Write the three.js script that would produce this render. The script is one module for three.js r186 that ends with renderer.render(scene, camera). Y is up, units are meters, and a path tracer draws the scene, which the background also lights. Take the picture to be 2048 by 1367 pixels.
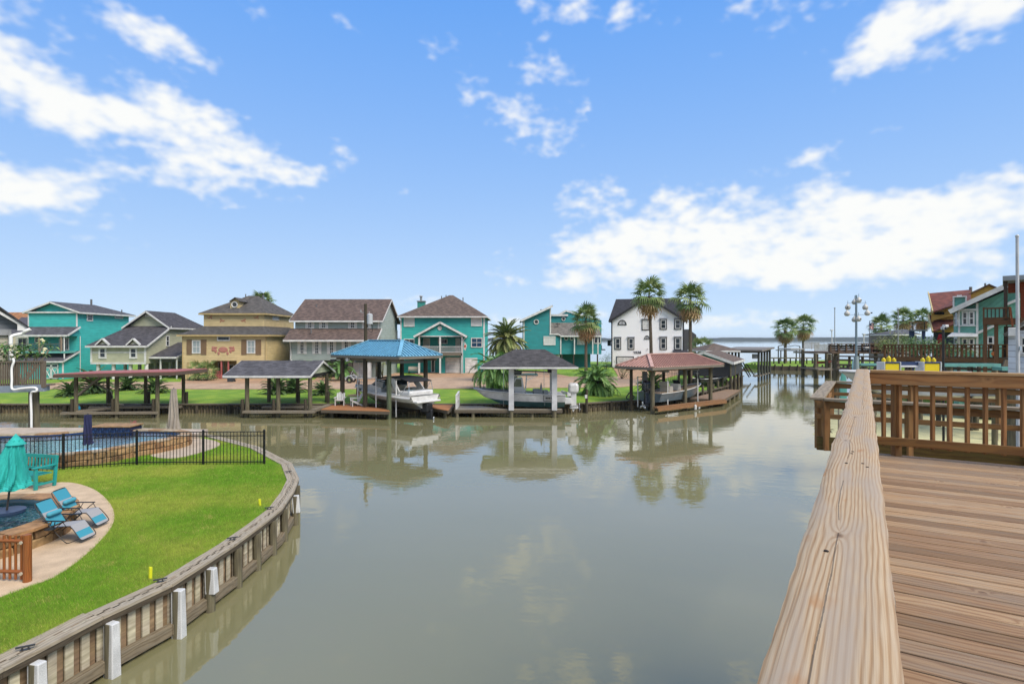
import * as THREE from 'three';
import { mergeGeometries } from 'three/addons/utils/BufferGeometryUtils.js';
import { RoundedBoxGeometry } from 'three/addons/geometries/RoundedBoxGeometry.js';
import { TextGeometry } from 'three/addons/geometries/TextGeometry.js';
import { FontLoader } from 'three/addons/loaders/FontLoader.js';

// ------------------------------------------------------------------ camera
const W = 2048, H = 1367, F = 1140, CX = 1024, HY = 678, EYE = 5.4;   // photo pixels; horizon row; eye above the water
const scene = new THREE.Scene();
const camera = new THREE.PerspectiveCamera(2 * Math.atan(H / 2 / F) * 180 / Math.PI, W / H, 0.08, 12000);
camera.position.set(0, EYE, 0);
camera.lookAt(0, EYE, -10);
camera.setViewOffset(W, H, 0, H / 2 - HY, W, H);
const renderer = new THREE.WebGLRenderer({ antialias: true });
renderer.toneMapping = THREE.LinearToneMapping;
renderer.toneMappingExposure = 1.32;
renderer.shadowMap.enabled = true;

// ------------------------------------------------------------------ random and noise
function rng(seed) { let s = seed >>> 0; return () => { s = (s + 0x6D2B79F5) | 0; let t = Math.imul(s ^ (s >>> 15), 1 | s); t = (t + Math.imul(t ^ (t >>> 7), 61 | t)) ^ t; return ((t ^ (t >>> 14)) >>> 0) / 4294967296; }; }
const R0 = rng(71);
const PERM = new Uint8Array(512); { const r = rng(5), p = [...Array(256).keys()]; for (let i = 255; i > 0; i--) { const j = Math.floor(r() * (i + 1)); [p[i], p[j]] = [p[j], p[i]]; } for (let i = 0; i < 512; i++) PERM[i] = p[i & 255]; }
const GX = [], GY = []; for (let i = 0; i < 16; i++) { GX.push(Math.cos(i * Math.PI / 8)); GY.push(Math.sin(i * Math.PI / 8)); }
const fade = (t) => t * t * t * (t * (t * 6 - 15) + 10), lerp = (a, b, t) => a + (b - a) * t;
const clamp = (x, a = 0, b = 1) => x < a ? a : x > b ? b : x, sstep = (a, b, x) => { const t = clamp((x - a) / (b - a)); return t * t * (3 - 2 * t); };
const mod = (a, n) => ((a % n) + n) % n;
const G2X = Float32Array.from(GX), G2Y = Float32Array.from(GY);
function noise2(x, y, px = 256, py = 256, s = 0) {   // tileable gradient noise, about -0.7..0.7
  const xi = Math.floor(x), yi = Math.floor(y), fx = x - xi, fy = y - yi, u = fx * fx * fx * (fx * (fx * 6 - 15) + 10), v = fy * fy * fy * (fy * (fy * 6 - 15) + 10);
  const x0 = ((xi % px) + px) % px, x1 = (x0 + 1) % px, y0 = ((yi % py) + py) % py + s * 17, y1 = (((yi + 1) % py) + py) % py + s * 17;
  const p0 = PERM[(x0 + s * 31) & 255], p1 = PERM[(x1 + s * 31) & 255], h00 = PERM[(p0 + y0) & 255] & 15, h10 = PERM[(p1 + y0) & 255] & 15, h01 = PERM[(p0 + y1) & 255] & 15, h11 = PERM[(p1 + y1) & 255] & 15;
  const a = G2X[h00] * fx + G2Y[h00] * fy, b = G2X[h10] * (fx - 1) + G2Y[h10] * fy, c = G2X[h01] * fx + G2Y[h01] * (fy - 1), d = G2X[h11] * (fx - 1) + G2Y[h11] * (fy - 1), e = a + (b - a) * u, f = c + (d - c) * u;
  return e + (f - e) * v;
}
function fbm2(x, y, p, o = 4, s = 0, py = p) { let a = 0, k = 0.5, f = 1; for (let i = 0; i < o; i++) { a += k * noise2(x * f, y * f, p * f, py * f, s + i); k *= 0.5; f *= 2; } return a; }
const G3 = [[1, 1, 0], [-1, 1, 0], [1, -1, 0], [-1, -1, 0], [1, 0, 1], [-1, 0, 1], [1, 0, -1], [-1, 0, -1], [0, 1, 1], [0, -1, 1], [0, 1, -1], [0, -1, -1], [1, 1, 0], [0, -1, 1], [-1, 1, 0], [0, -1, -1]];
const G3F = new Float32Array(48); G3.forEach((g, i) => G3F.set(g, i * 3));
const P3 = new Uint8Array(1024); for (let i = 0; i < 1024; i++) P3[i] = PERM[i & 255];
function gd(h, x, y, z) { h = (h & 15) * 3; return G3F[h] * x + G3F[h + 1] * y + G3F[h + 2] * z; }
function noise3(x, y, z) {
  const xf = Math.floor(x), yf = Math.floor(y), zf = Math.floor(z), fx = x - xf, fy = y - yf, fz = z - zf, u = fx * fx * fx * (fx * (fx * 6 - 15) + 10), v = fy * fy * fy * (fy * (fy * 6 - 15) + 10), w = fz * fz * fz * (fz * (fz * 6 - 15) + 10);
  const xi = xf & 255, yi = yf & 255, zi = zf & 255, A = P3[xi] + yi, B = P3[xi + 1] + yi, AA = P3[A] + zi, AB = P3[A + 1] + zi, BA = P3[B] + zi, BB = P3[B + 1] + zi;
  const a0 = gd(P3[AA], fx, fy, fz), a1 = gd(P3[BA], fx - 1, fy, fz), b0 = gd(P3[AB], fx, fy - 1, fz), b1 = gd(P3[BB], fx - 1, fy - 1, fz);
  const c0 = gd(P3[AA + 1], fx, fy, fz - 1), c1 = gd(P3[BA + 1], fx - 1, fy, fz - 1), d0 = gd(P3[AB + 1], fx, fy - 1, fz - 1), d1 = gd(P3[BB + 1], fx - 1, fy - 1, fz - 1);
  const a = a0 + (a1 - a0) * u, b = b0 + (b1 - b0) * u, c = c0 + (c1 - c0) * u, d = d0 + (d1 - d0) * u, e = a + (b - a) * v, f = c + (d - c) * v;
  return e + (f - e) * w;
}
function fbm3(x, y, z, o = 5) { let a = 0, k = 0.5; for (let i = 0; i < o; i++) { a += k * noise3(x, y, z); x = x * 2.03 + 7.1; y = y * 2.03 + 3.7; z = z * 2.03 + 1.3; k *= 0.5; } return a; }

// ------------------------------------------------------------------ sky: blue air with broken cumulus all round
{
  const SW = 2816, SH = 1408, DN = new Float32Array(SW * SH), data = new Float32Array(SW * SH * 4);
  const blobs = [];                                                    // azimuth, elevation, two radii, tilt, weight
  const put = (px, py, rx, ry, w = 1, tilt = 0) => { const az = Math.atan((px - CX) / F), el = Math.atan((HY - py) / F * Math.cos(az)); blobs.push([az, el, rx / F * Math.cos(az), ry / F * Math.cos(az), tilt, w]); };
  // clouds read off the photograph
  for (const b of [[40, 60, 100, 76, 1.0], [40, 150, 110, 54, 0.95], [150, 215, 140, 52, 1.05], [290, 235, 170, 60, 1.1], [420, 290, 150, 56, 1.05, 0.15], [380, 352, 100, 36, 1.0, 0.1], [520, 338, 80, 36, 0.85, 0.2], [610, 352, 60, 32, 0.72], [672, 318, 34, 26, 0.85],
    [300, 75, 100, 38, 1, 0.35], [365, 100, 50, 24, 0.9, 0.3], [500, 15, 36, 22, 0.7, 0.6], [690, 45, 36, 14, 0.5, 0.3], [170, 476, 20, 11, 0.6], [812, 395, 26, 14, 0.5],
    [1050, 110, 62, 46, 0.85, 0.5], [1070, 252, 72, 46, 1.05, 0.15], [975, 205, 76, 32, 0.75, 0.3], [1145, 170, 50, 24, 0.55, 0.5], [895, 105, 50, 28, 0.55, 0.3], [1140, 12, 90, 44, 1], [1242, 36, 20, 40, 0.8], [1535, 16, 56, 34, 0.9], [1650, 14, 70, 26, 0.8], [1450, 100, 24, 30, 0.4],
    [1850, 50, 150, 60, 1.15, -0.15], [1745, 110, 90, 46, 0.95, -0.2], [1960, 15, 80, 26, 0.9], [1955, 245, 60, 20, 0.35], [1640, 305, 100, 22, 0.75, -0.15], [1560, 330, 50, 18, 0.5],
    [1240, 450, 130, 66, 1.0], [1400, 460, 150, 66, 1.1], [1560, 455, 170, 80, 1.15], [1720, 470, 150, 60, 1.15], [1850, 440, 140, 66, 1.2, -0.15], [1990, 410, 130, 66, 1.15, -0.25], [1280, 530, 210, 50, 1.0], [1500, 540, 250, 46, 0.95], [1800, 530, 260, 50, 0.9], [1630, 390, 70, 44, 0.85], [1190, 395, 90, 26, 0.6, -0.2], [1055, 570, 44, 26, 0.85], [1130, 556, 36, 22, 0.7], [1480, 640, 130, 22, 0.95], [1280, 645, 130, 22, 0.8], [1020, 640, 90, 24, 0.7], [820, 610, 60, 20, 0.75], [1980, 640, 160, 40, 0.6]]) put(...b);
  const r = rng(19);                                                   // the same kind of sky goes on round the rest of the horizon and overhead
  for (let i = 0; i < 150; i++) {
    const az = (r() * 2 - 1) * Math.PI, el = Math.asin(r() ** 1.25) * 0.96 + 0.03, k = 0.05 + r() * 0.1;
    if (Math.abs(az) < 0.82 && el < 0.62) continue;
    const n = 3 + Math.floor(r() * 4);
    for (let j = 0; j < n; j++) blobs.push([az + (r() - 0.5) * k * 3 / Math.max(0.3, Math.cos(el)), el + (r() - 0.5) * k * 0.9, k * (0.6 + r() * 0.7) / Math.max(0.3, Math.cos(el)), k * (0.35 + r() * 0.3), (r() - 0.5) * 0.5, 0.7 + r() * 0.5]);
  }
  const bins = [...Array(64)].map(() => []);
  for (const b of blobs) { const reach = Math.max(b[2], b[3]) * 2.2; for (let k = 0; k < 64; k++) { let d = Math.abs((k + 0.5) / 64 * 2 * Math.PI - Math.PI - b[0]); d = Math.min(d, 2 * Math.PI - d); if (d < reach + 0.06) bins[k].push(b); } }
  const field = (az, el) => {
    let s = 0; const list = bins[mod(Math.floor((az + Math.PI) / (2 * Math.PI) * 64), 64)];
    for (const [a, e, rx, ry, t, w] of list) {
      let dx = az - a; if (dx > Math.PI) dx -= 2 * Math.PI; if (dx < -Math.PI) dx += 2 * Math.PI;
      const dy = e - el, c = Math.cos(t), q = Math.sin(t), x = (dx * c + dy * q) / rx, y = (dy * c - dx * q) / ry, d = x * x + y * y;
      if (d < 2.6) { const f = w * (1 - d / 2.6) ** 1.6; s = s + f - s * f * 0.5; }
    }
    return s;
  };
  const dens = (az, el, o) => {
    const f = field(az, el); if (f < 0.03) return -1;
    const c = Math.cos(el), x = Math.sin(az) * c, y = Math.sin(el) * 1.7, z = Math.cos(az) * c;
    const n = fbm3(x * 13 + 2, y * 13, z * 13, o) * 1.3 + fbm3(x * 46, y * 46 + 5, z * 46, 3) * 0.75;
    return f * 1.0 + n * 1.25 - 0.5;
  };
  for (let j = SH / 2; j < SH; j++) { const el = ((j + 0.5) / SH - 0.5) * Math.PI; for (let i = 0; i < SW; i++) { const u = ((i + 0.5) / SW) * 2 * Math.PI - Math.PI; DN[j * SW + i] = dens(Math.atan2(Math.cos(u), -Math.sin(u)), el, 5); } }
  const below = [0.30, 0.34, 0.36];
  for (let j = 0; j < SH; j++) {
    const el = ((j + 0.5) / SH - 0.5) * Math.PI;
    const a = clamp(el / 0.56), hz = Math.exp(-Math.max(0, el) * 7);
    for (let i = 0; i < SW; i++) {
      const k = (j * SW + i) * 4; let c = below;
      if (el > 0) {
        const u = ((i + 0.5) / SW) * 2 * Math.PI - Math.PI;               // atan2(z, x)
        const az = Math.atan2(Math.cos(u), -Math.sin(u));                 // from -z, towards +x
        const t = Math.pow(a, 0.62);
        let cr = lerp(0.40, 0.112, t), cg = lerp(0.60, 0.315, t), cb = lerp(0.90, 0.80, t);
        cr = lerp(cr, 0.64, hz * 0.75); cg = lerp(cg, 0.76, hz * 0.75); cb = lerp(cb, 0.90, hz * 0.75);
        const deep = sstep(0.55, 1.4, el); cr *= 1 - 0.35 * deep; cg *= 1 - 0.25 * deep; cb *= 1 - 0.12 * deep;
        const d = DN[j * SW + i];
        if (d > -0.02) {
          const cover = Math.pow(sstep(-0.04, 1.25, d), 0.9);
          const kr = 0.85, kg = 0.85, kb = 0.86;
          const o = cover * 0.95;
          cr = lerp(cr, kr, o); cg = lerp(cg, kg, o); cb = lerp(cb, kb, o);
        }
        data[k] = cr * 0.9; data[k + 1] = cg * 0.9; data[k + 2] = cb * 0.86;
      } else { data[k] = c[0]; data[k + 1] = c[1]; data[k + 2] = c[2]; }
      data[k + 3] = 1;
    }
  }
  const sky = new THREE.DataTexture(data, SW, SH, THREE.RGBAFormat, THREE.FloatType);
  sky.mapping = THREE.EquirectangularReflectionMapping; sky.magFilter = THREE.LinearFilter; sky.needsUpdate = true;
  scene.background = sky; scene.environment = sky;
}
console.log('sky done', Math.round(performance.now()));

// ------------------------------------------------------------------ sun, softened by thin cloud, high on the right
const sun = new THREE.DirectionalLight(0xfff4e6, 3.6);
sun.position.set(46, 72, 7); sun.target.position.set(0, 0, -35);
sun.castShadow = true; sun.shadow.radius = 60; sun.shadow.mapSize.set(2048, 2048);
Object.assign(sun.shadow.camera, { left: -110, right: 110, top: 110, bottom: -110, near: 1, far: 300 });
scene.add(sun, sun.target);

// ------------------------------------------------------------------ pixels to places
const V = (x, y, z) => new THREE.Vector3(x, y, z);
// a house may be turned about the eye's vertical axis: its own frame then looks along photo column c
let turned = null;
const turnTo = (c) => { const a = c == null ? 0 : Math.atan((c - CX) / F); turned = c == null ? null : { a, s: Math.sin(a), c: Math.cos(a) }; };
const X = (px, Z) => { const x = (px - CX) / F; return turned ? Z * (x * turned.c - turned.s) / (x * turned.s + turned.c) : x * Z; }, Y = (py, Z) => EYE - (py - HY) / F * Z * (turned ? turned.c : 1);
const P = (px, py, Z) => V(X(px, Z), Y(py, Z), -Z);                    // at a distance known from what it touches
const ZG = (py, y = 0.95) => F * (EYE - y) / (py - HY);
const G = (px, py, y = 0.95) => P(px, py, ZG(py, y));                  // on level ground of height y

// ------------------------------------------------------------------ textures
function tex(w, h, fn, { srgb = true, rep = [1, 1] } = {}) {
  const d = new Uint8Array(w * h * 4);
  for (let j = 0; j < h; j++) for (let i = 0; i < w; i++) { const c = fn((i + 0.5) / w, (j + 0.5) / h, i, j), k = (j * w + i) * 4, a = Array.isArray(c) ? c : [c, c, c]; d[k] = clamp(a[0]) * 255; d[k + 1] = clamp(a[1]) * 255; d[k + 2] = clamp(a[2]) * 255; d[k + 3] = 255; }
  const t = new THREE.DataTexture(d, w, h); t.wrapS = t.wrapT = THREE.RepeatWrapping; t.magFilter = THREE.LinearFilter; t.minFilter = THREE.LinearMipmapLinearFilter; t.generateMipmaps = true;
  if (srgb) t.colorSpace = THREE.SRGBColorSpace; t.repeat.set(...rep); t.needsUpdate = true; return t;
}
const mix3 = (a, b, t) => [lerp(a[0], b[0], t), lerp(a[1], b[1], t), lerp(a[2], b[2], t)];
const per = (m) => [1 / m, 1 / m];
// lap siding: boards 0.2 m high, uv in metres
const T = {};
T.sidingB = tex(64, 256, (u, v) => { const f = (v * 5) % 1; return f < 0.06 ? 0.1 : 0.95 - f * 0.55; }, { srgb: false });
T.sidingC = tex(512, 512, (u, v) => { const b = Math.floor(v * 15), f = (v * 15) % 1; return 0.92 + 0.07 * noise2(u * 2 + b * 3.3, b * 1.7, 2) + 0.09 * fbm2(u * 5, v * 5, 5, 5, 3) - (f < 0.1 ? 0.13 : 0); }, { rep: per(3) });
T.shingleC = tex(1024, 1024, (u, v) => {
  const row = Math.floor(v * 24), off = (row % 2) * 0.5 + 0.2 * noise2(row * 1.3, 2.2), col = Math.floor(u * 10 + off), hsh = PERM[(PERM[mod(col, 10) + 3] + row * 7) & 255] / 255;
  const f = (v * 24) % 1, g = mod(u * 10 + off, 1);
  return clamp(0.83 + 0.3 * (hsh - 0.5) + 0.22 * fbm2(u * 5, v * 5, 5, 4, 2) + 0.16 * noise2(u * 220, v * 220, 220, 220, 6) - (f < 0.1 ? 0.2 : 0) - (g < 0.04 ? 0.12 : 0));
}, { rep: per(3.4) });
T.shingleB = tex(512, 512, (u, v) => { const row = Math.floor(v * 24), f = (v * 24) % 1; return clamp(0.9 - f * 0.6 + 0.2 * noise2(u * 40, row * 3, 40, 72, 3)); }, { srgb: false, rep: per(3.4) });
// sawn, weathered wood: grain along u; u one unit = 2.4 m, v one unit = 0.6 m
function woodTex(w, h, seed, light, dark, grey, rings, knots = 3, splits = 0) {
  const r = rng(seed), ks = [...Array(knots)].map(() => [r(), r(), 0.02 + r() * 0.03]);
  return (u, v) => {
    let y = v * rings + fbm2(u * 3, v * 4, 3, 3, seed, 4) * 2.2 + 0.25 * fbm2(u * 12, v * 8, 12, 2, seed + 3, 8), kn = 0;
    for (const [ku, kv, kr] of ks) { let du = Math.abs(u - ku); du = Math.min(du, 1 - du) * 4; let dv = Math.abs(v - kv); dv = Math.min(dv, 1 - dv); const d = Math.hypot(du, dv * 1.6) / kr; y += 2.4 / (1 + d * d * 0.5) * (v > kv ? 1 : -1); if (d < 1) kn = Math.max(kn, 1 - d); }
    const g = 0.5 + 0.5 * Math.sin(y * 6.283), fine = noise2(u * 24, v * 220, 24, 220, seed + 5), gr = sstep(-0.15, 0.3, fbm2(u * 5 + 3, v * 7, 5, 4, seed + 7, 7));
    let c = mix3(light, dark, clamp(Math.pow(g, 2.2) * 0.75 + fine * 0.45 + 0.1)); c = mix3(c, grey, gr * 0.7);
    const crack = noise2(u * 6, v * 60, 6, 60, seed + 9) > 0.62 ? 0.82 : 1;
    let split = 1; for (let i = 0; i < splits; i++) { const c0 = (0.13 + i * 0.31) % 1, wob = 0.012 * Math.sin(u * 12.566 + i * 2) + 0.02 * noise2(u * 10, i * 3.3, 10, 64, seed), on = noise2(u * 4 + 0.5, i * 7.1, 4, 64, seed + 2) > -0.12; let dv = Math.abs(v - c0 - wob); dv = Math.min(dv, 1 - dv); if (on && dv < 0.0035) split = 0.68; }
    if (splits) c = mix3(c, [0.72, 0.50, 0.30], sstep(0.16, 0.4, fbm2(u * 9 + 1, v * 5, 9, 4, seed + 13, 5)) * 0.6);
    return mix3(c, [0.3, 0.2, 0.13], kn * 0.7).map((x) => x * crack * split);
  };
}
function woodSet(seed, light, dark, grey, rings, w = 1024, h = 256, rep = [1 / 2.4, 1 / 0.6], knots = 3, splits = 0) {
  const f = woodTex(w, h, seed, light, dark, grey, rings, knots, splits), keep = new Float32Array(w * h);
  const set = { map: tex(w, h, (u, v, i, j) => { const c = f(u, v); keep[j * w + i] = (c[0] + c[1] + c[2]) / 3; return c; }, { rep }), bump: tex(w, h, (u, v, i, j) => keep[j * w + i], { srgb: false, rep }) };
  return set;
}
const deckW = woodSet(11, [0.79, 0.71, 0.61], [0.62, 0.51, 0.41], [0.70, 0.67, 0.64], 15);
const greyW = woodSet(23, [0.70, 0.67, 0.61], [0.50, 0.46, 0.40], [0.64, 0.63, 0.60], 9);
const brownW = woodSet(37, [0.70, 0.55, 0.40], [0.54, 0.39, 0.26], [0.60, 0.51, 0.41], 8);
const capW = woodSet(53, [0.83, 0.78, 0.70], [0.67, 0.56, 0.43], [0.72, 0.70, 0.69], 34, 2048, 512, [1 / 2.0, 1 / 0.3], 7, 2);
T.grain = tex(512, 512, (u, v) => 0.86 + 0.22 * fbm2(u * 5, v * 5, 5, 5, 4) + 0.1 * noise2(u * 128, v * 128, 128, 128, 2), { rep: per(2.3) });
T.grainB = tex(512, 512, (u, v) => 0.5 + 0.5 * fbm2(u * 24, v * 24, 24, 4, 8) + 0.15 * noise2(u * 128, v * 128, 128, 128, 2), { srgb: false, rep: per(1.7) });
T.lawn = tex(1024, 1024, (u, v) => { const a = fbm2(u * 5, v * 5, 5, 5, 12), b = noise2(u * 200, v * 200, 200, 200, 5), c = fbm2(u * 16 + 2, v * 16, 16, 3, 21); let k = mix3([0.42, 0.58, 0.13], [0.58, 0.68, 0.20], sstep(-0.2, 0.35, a)); k = mix3(k, [0.60, 0.57, 0.27], sstep(0.14, 0.42, c) * 0.5); return k.map((x) => x * (0.92 + 0.3 * b)); }, { rep: per(9) });
T.lawnB = tex(512, 512, (u, v) => 0.5 + 0.6 * noise2(u * 120, v * 120, 120, 120, 5) + 0.4 * fbm2(u * 30, v * 30, 30, 3, 6), { srgb: false, rep: per(2) });
T.conc = tex(1024, 1024, (u, v) => { const a = fbm2(u * 6, v * 6, 6, 5, 30), b = noise2(u * 256, v * 256, 256, 256, 3), c = noise2(u * 90, v * 90, 90, 90, 8); return [0.90 + 0.2 * a + 0.12 * b + 0.06 * c, 0.89 + 0.2 * a + 0.12 * b + 0.05 * c, 0.87 + 0.2 * a + 0.12 * b + 0.04 * c]; }, { rep: per(2.6) });
T.paver = tex(1024, 1024, (u, v) => { const a = fbm2(u * 4, v * 4, 4, 5, 41), n = 30, col = Math.floor(u * n), row = Math.floor(v * n * 2), h = PERM[(PERM[col] + row) & 255] / 255; return [0.80 + 0.16 * a + 0.14 * (h - 0.5), 0.72 + 0.16 * a + 0.12 * (h - 0.5), 0.65 + 0.15 * a + 0.1 * (h - 0.5)]; }, { rep: per(6) });
T.bark = tex(256, 512, (u, v) => 0.65 + 0.25 * Math.sin(v * 6.283 * 26 + 2.2 * noise2(u * 5, v * 10, 5, 10, 3)) + 0.4 * fbm2(u * 8, v * 16, 8, 3, 5, 16), { rep: [0.7, 0.55] });
T.pile = tex(256, 512, (u, v) => { const a = fbm2(u * 14, v * 3, 14, 4, 9, 3), b = fbm2(u * 4 + 1, v * 4, 4, 3, 14); return [0.80 + 0.5 * a + 0.2 * b, 0.79 + 0.5 * a + 0.24 * b, 0.72 + 0.5 * a + 0.16 * b]; }, { rep: [0.8, 0.4] });
T.stone = tex(512, 512, (u, v) => { const a = fbm2(u * 6, v * 6, 6, 5, 61), b = fbm2(u * 20, v * 20, 20, 3, 66); return [0.80 + 0.35 * a + 0.2 * b, 0.78 + 0.34 * a + 0.2 * b, 0.74 + 0.34 * a + 0.2 * b]; }, { rep: per(1.4) });
T.waterB = tex(1024, 1024, (u, v) => { const w = fbm2(u * 4, v * 4, 4, 3, 70); return 0.5 + 0.42 * noise2(u * 7 + w, v * 13, 7, 13, 71) + 0.24 * noise2(u * 19 + w * 2, v * 31, 19, 31, 72) + 0.12 * noise2(u * 47, v * 70, 47, 70, 73) + 0.05 * noise2(u * 130, v * 150, 130, 150, 74); }, { srgb: false, rep: per(11) });
T.murk = tex(512, 512, (u, v) => { const a = fbm2(u * 4, v * 4, 4, 5, 80); return [0.94 + 0.10 * a, 0.94 + 0.08 * a, 0.92 + 0.14 * a]; }, { rep: per(60) });
T.poolB = tex(512, 512, (u, v) => 0.5 + 0.5 * noise2(u * 9, v * 9, 9, 9, 75) + 0.4 * noise2(u * 22, v * 22, 22, 22, 76), { srgb: false, rep: per(2.2) });
T.mesh = tex(64, 64, (u, v) => 0.9 + 0.1 * Math.sin(u * 100.5) * Math.sin(v * 100.5), { rep: per(0.12) });
console.log('textures done', Math.round(performance.now()));

// ------------------------------------------------------------------ materials
const mats = new Map();
function M(color, o = {}) {
  const key = JSON.stringify([color, Object.keys(o).map((k) => [k, o[k]?.uuid ?? o[k]])]);
  if (!mats.has(key)) { const { phys, ...rest } = o; mats.set(key, new (phys ? THREE.MeshPhysicalMaterial : THREE.MeshStandardMaterial)({ color, roughness: 0.8, metalness: 0, ...rest })); }
  return mats.get(key);
}
const siding = (c) => M(c, { map: T.sidingC, bumpMap: T.sidingB, bumpScale: 0.028, roughness: 0.62 });
const shingle = (c) => M(c, { map: T.shingleC, bumpMap: T.shingleB, bumpScale: 0.012, roughness: 0.92 });
const paint = (c, r = 0.55) => M(c, { map: T.grain, roughness: r });
const wood = (s, c = '#ffffff', b = 0.003, r = 0.8) => M(c, { map: s.map, bumpMap: s.bump, bumpScale: b, roughness: r });
const metal = (c, r = 0.4, m = 0.0) => M(c, { map: T.grain, roughness: r, metalness: m });
const trim = paint('#e2e3e1'), white = paint('#e4e4e1'), glass = M('#232c33', { roughness: 0.06 }), blind = M('#b9bdbb', { roughness: 0.2 }), dark = M('#1d1d1e', { roughness: 0.9, map: T.grain });
const pileM = M('#6f6a5c', { map: T.pile, bumpMap: T.pile, bumpScale: 0.01, roughness: 0.9 }), pileD = M('#4b453b', { map: T.pile, bumpMap: T.pile, bumpScale: 0.01, roughness: 0.9 });
const dockG = wood(greyW, '#b9b5ac'), dockB = wood(brownW, '#c3b7a6'), blackM = M('#151616', { roughness: 0.45 }), chrome = M('#c8ccd0', { roughness: 0.25, metalness: 0.9 });

// ------------------------------------------------------------------ geometry helpers (all non-indexed, uv in metres)
const clean = (g) => { if (g.index) g = g.toNonIndexed(); for (const k of Object.keys(g.attributes)) if (!['position', 'normal', 'uv'].includes(k)) g.deleteAttribute(k); if (!g.attributes.uv) g.setAttribute('uv', new THREE.BufferAttribute(new Float32Array(g.attributes.position.count * 2), 2)); g.morphAttributes = {}; return g; };
const merge = (l) => l.length === 1 ? clean(l[0]) : mergeGeometries(l.map(clean));
function wuv(g) {                                                     // u level, v up the face
  g = clean(g); const p = g.attributes.position, n = g.attributes.normal, uv = new Float32Array(p.count * 2), N = V(), t = V(), b = V(), q = V();
  for (let i = 0; i < p.count; i++) {
    N.fromBufferAttribute(n, i); q.fromBufferAttribute(p, i);
    if (Math.abs(N.y) > 0.97) { uv[i * 2] = q.x; uv[i * 2 + 1] = q.z; continue; }
    t.set(N.z, 0, -N.x).normalize(); b.crossVectors(N, t); uv[i * 2] = q.dot(t); uv[i * 2 + 1] = q.dot(b);
  }
  g.setAttribute('uv', new THREE.BufferAttribute(uv, 2)); return g;
}
function guv(g, off = 0) {                                            // grain along the longest side, for boxes in their own axes
  g = clean(g); g.computeBoundingBox(); const s = g.boundingBox.getSize(V()), a = [s.x, s.y, s.z], L = a.indexOf(Math.max(...a)), p = g.attributes.position, n = g.attributes.normal, uv = new Float32Array(p.count * 2);
  for (let i = 0; i < p.count; i++) {
    const c = [p.getX(i), p.getY(i), p.getZ(i)], k = [Math.abs(n.getX(i)), Math.abs(n.getY(i)), Math.abs(n.getZ(i))], f = k.indexOf(Math.max(...k));
    const rest = [0, 1, 2].filter((q) => q !== f && q !== L), u = f === L ? rest[0] : L, v = f === L ? rest[1] : rest[0];
    uv[i * 2] = c[u] + off; uv[i * 2 + 1] = c[v] + off * 0.73;
  }
  g.setAttribute('uv', new THREE.BufferAttribute(uv, 2)); return g;
}
const box = (x0, y0, z0, x1, y1, z1) => guv(new THREE.BoxGeometry(Math.abs(x1 - x0), Math.abs(y1 - y0), Math.abs(z1 - z0)), R0() * 9).translate((x0 + x1) / 2, (y0 + y1) / 2, (z0 + z1) / 2);
const rbox = (x0, y0, z0, x1, y1, z1, r = 0.02, n = 2) => guv(new RoundedBoxGeometry(Math.abs(x1 - x0), Math.abs(y1 - y0), Math.abs(z1 - z0), n, r), R0() * 9).translate((x0 + x1) / 2, (y0 + y1) / 2, (z0 + z1) / 2);
const wbox = (...a) => wuv(new THREE.BoxGeometry(Math.abs(a[3] - a[0]), Math.abs(a[4] - a[1]), Math.abs(a[5] - a[2])).translate((a[0] + a[3]) / 2, (a[1] + a[4]) / 2, (a[2] + a[5]) / 2));
const bx = (Z, px0, py0, px1, py1, d0, d1) => box(X(px0, Z), Y(py0, Z), -(Z + d0), X(px1, Z), Y(py1, Z), -(Z + d1));
const wx = (Z, px0, py0, px1, py1, d0, d1) => wbox(X(px0, Z), Y(py0, Z), -(Z + d0), X(px1, Z), Y(py1, Z), -(Z + d1));
const UPV = V(0, 1, 0);
function bar(a, b, w, h = w, r = 0) {                                  // w across, h up
  const d = b.clone().sub(a), L = d.length(), g = guv(r ? new RoundedBoxGeometry(w, h, L, 2, r) : new THREE.BoxGeometry(w, h, L), R0() * 9);
  const z = d.normalize(), up = Math.abs(z.y) > 0.99 ? V(0, 0, 1) : UPV, x = V().crossVectors(up, z).normalize(), y = V().crossVectors(z, x);
  return g.applyMatrix4(new THREE.Matrix4().makeBasis(x, y, z).setPosition(a.clone().add(b).multiplyScalar(0.5)));
}
function cyl(a, b, r0, r1 = r0, n = 10, open = false) {
  const d = b.clone().sub(a), L = d.length(), g = clean(new THREE.CylinderGeometry(r1, r0, L, n, 1, open)), uv = g.attributes.uv;
  for (let i = 0; i < uv.count; i++) uv.setXY(i, uv.getX(i) * 6.283 * Math.max(r0, r1), uv.getY(i) * L);
  return g.applyQuaternion(new THREE.Quaternion().setFromUnitVectors(UPV, d.normalize())).translate((a.x + b.x) / 2, (a.y + b.y) / 2, (a.z + b.z) / 2);
}
const tube = (pts, r, n = 6, seg = 0, closed = false) => clean(new THREE.TubeGeometry(new THREE.CatmullRomCurve3(pts, closed, 'centripetal'), seg || pts.length * 6, r, n, closed));
const ball = (c, rx, ry = rx, rz = rx, n = 12) => clean(new THREE.SphereGeometry(1, n, Math.max(6, n * 0.7 | 0)).scale(rx, ry, rz).translate(c.x, c.y, c.z));
function prism(pts, z0, z1) {                                         // polygon of world x, y pushed from z0 to z1
  const s = new THREE.Shape(pts.map(([x, y]) => new THREE.Vector2(x, y))), g = new THREE.ExtrudeGeometry(s, { depth: Math.abs(z1 - z0), bevelEnabled: false });
  return wuv(g.translate(0, 0, Math.min(z0, z1)));
}
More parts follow.
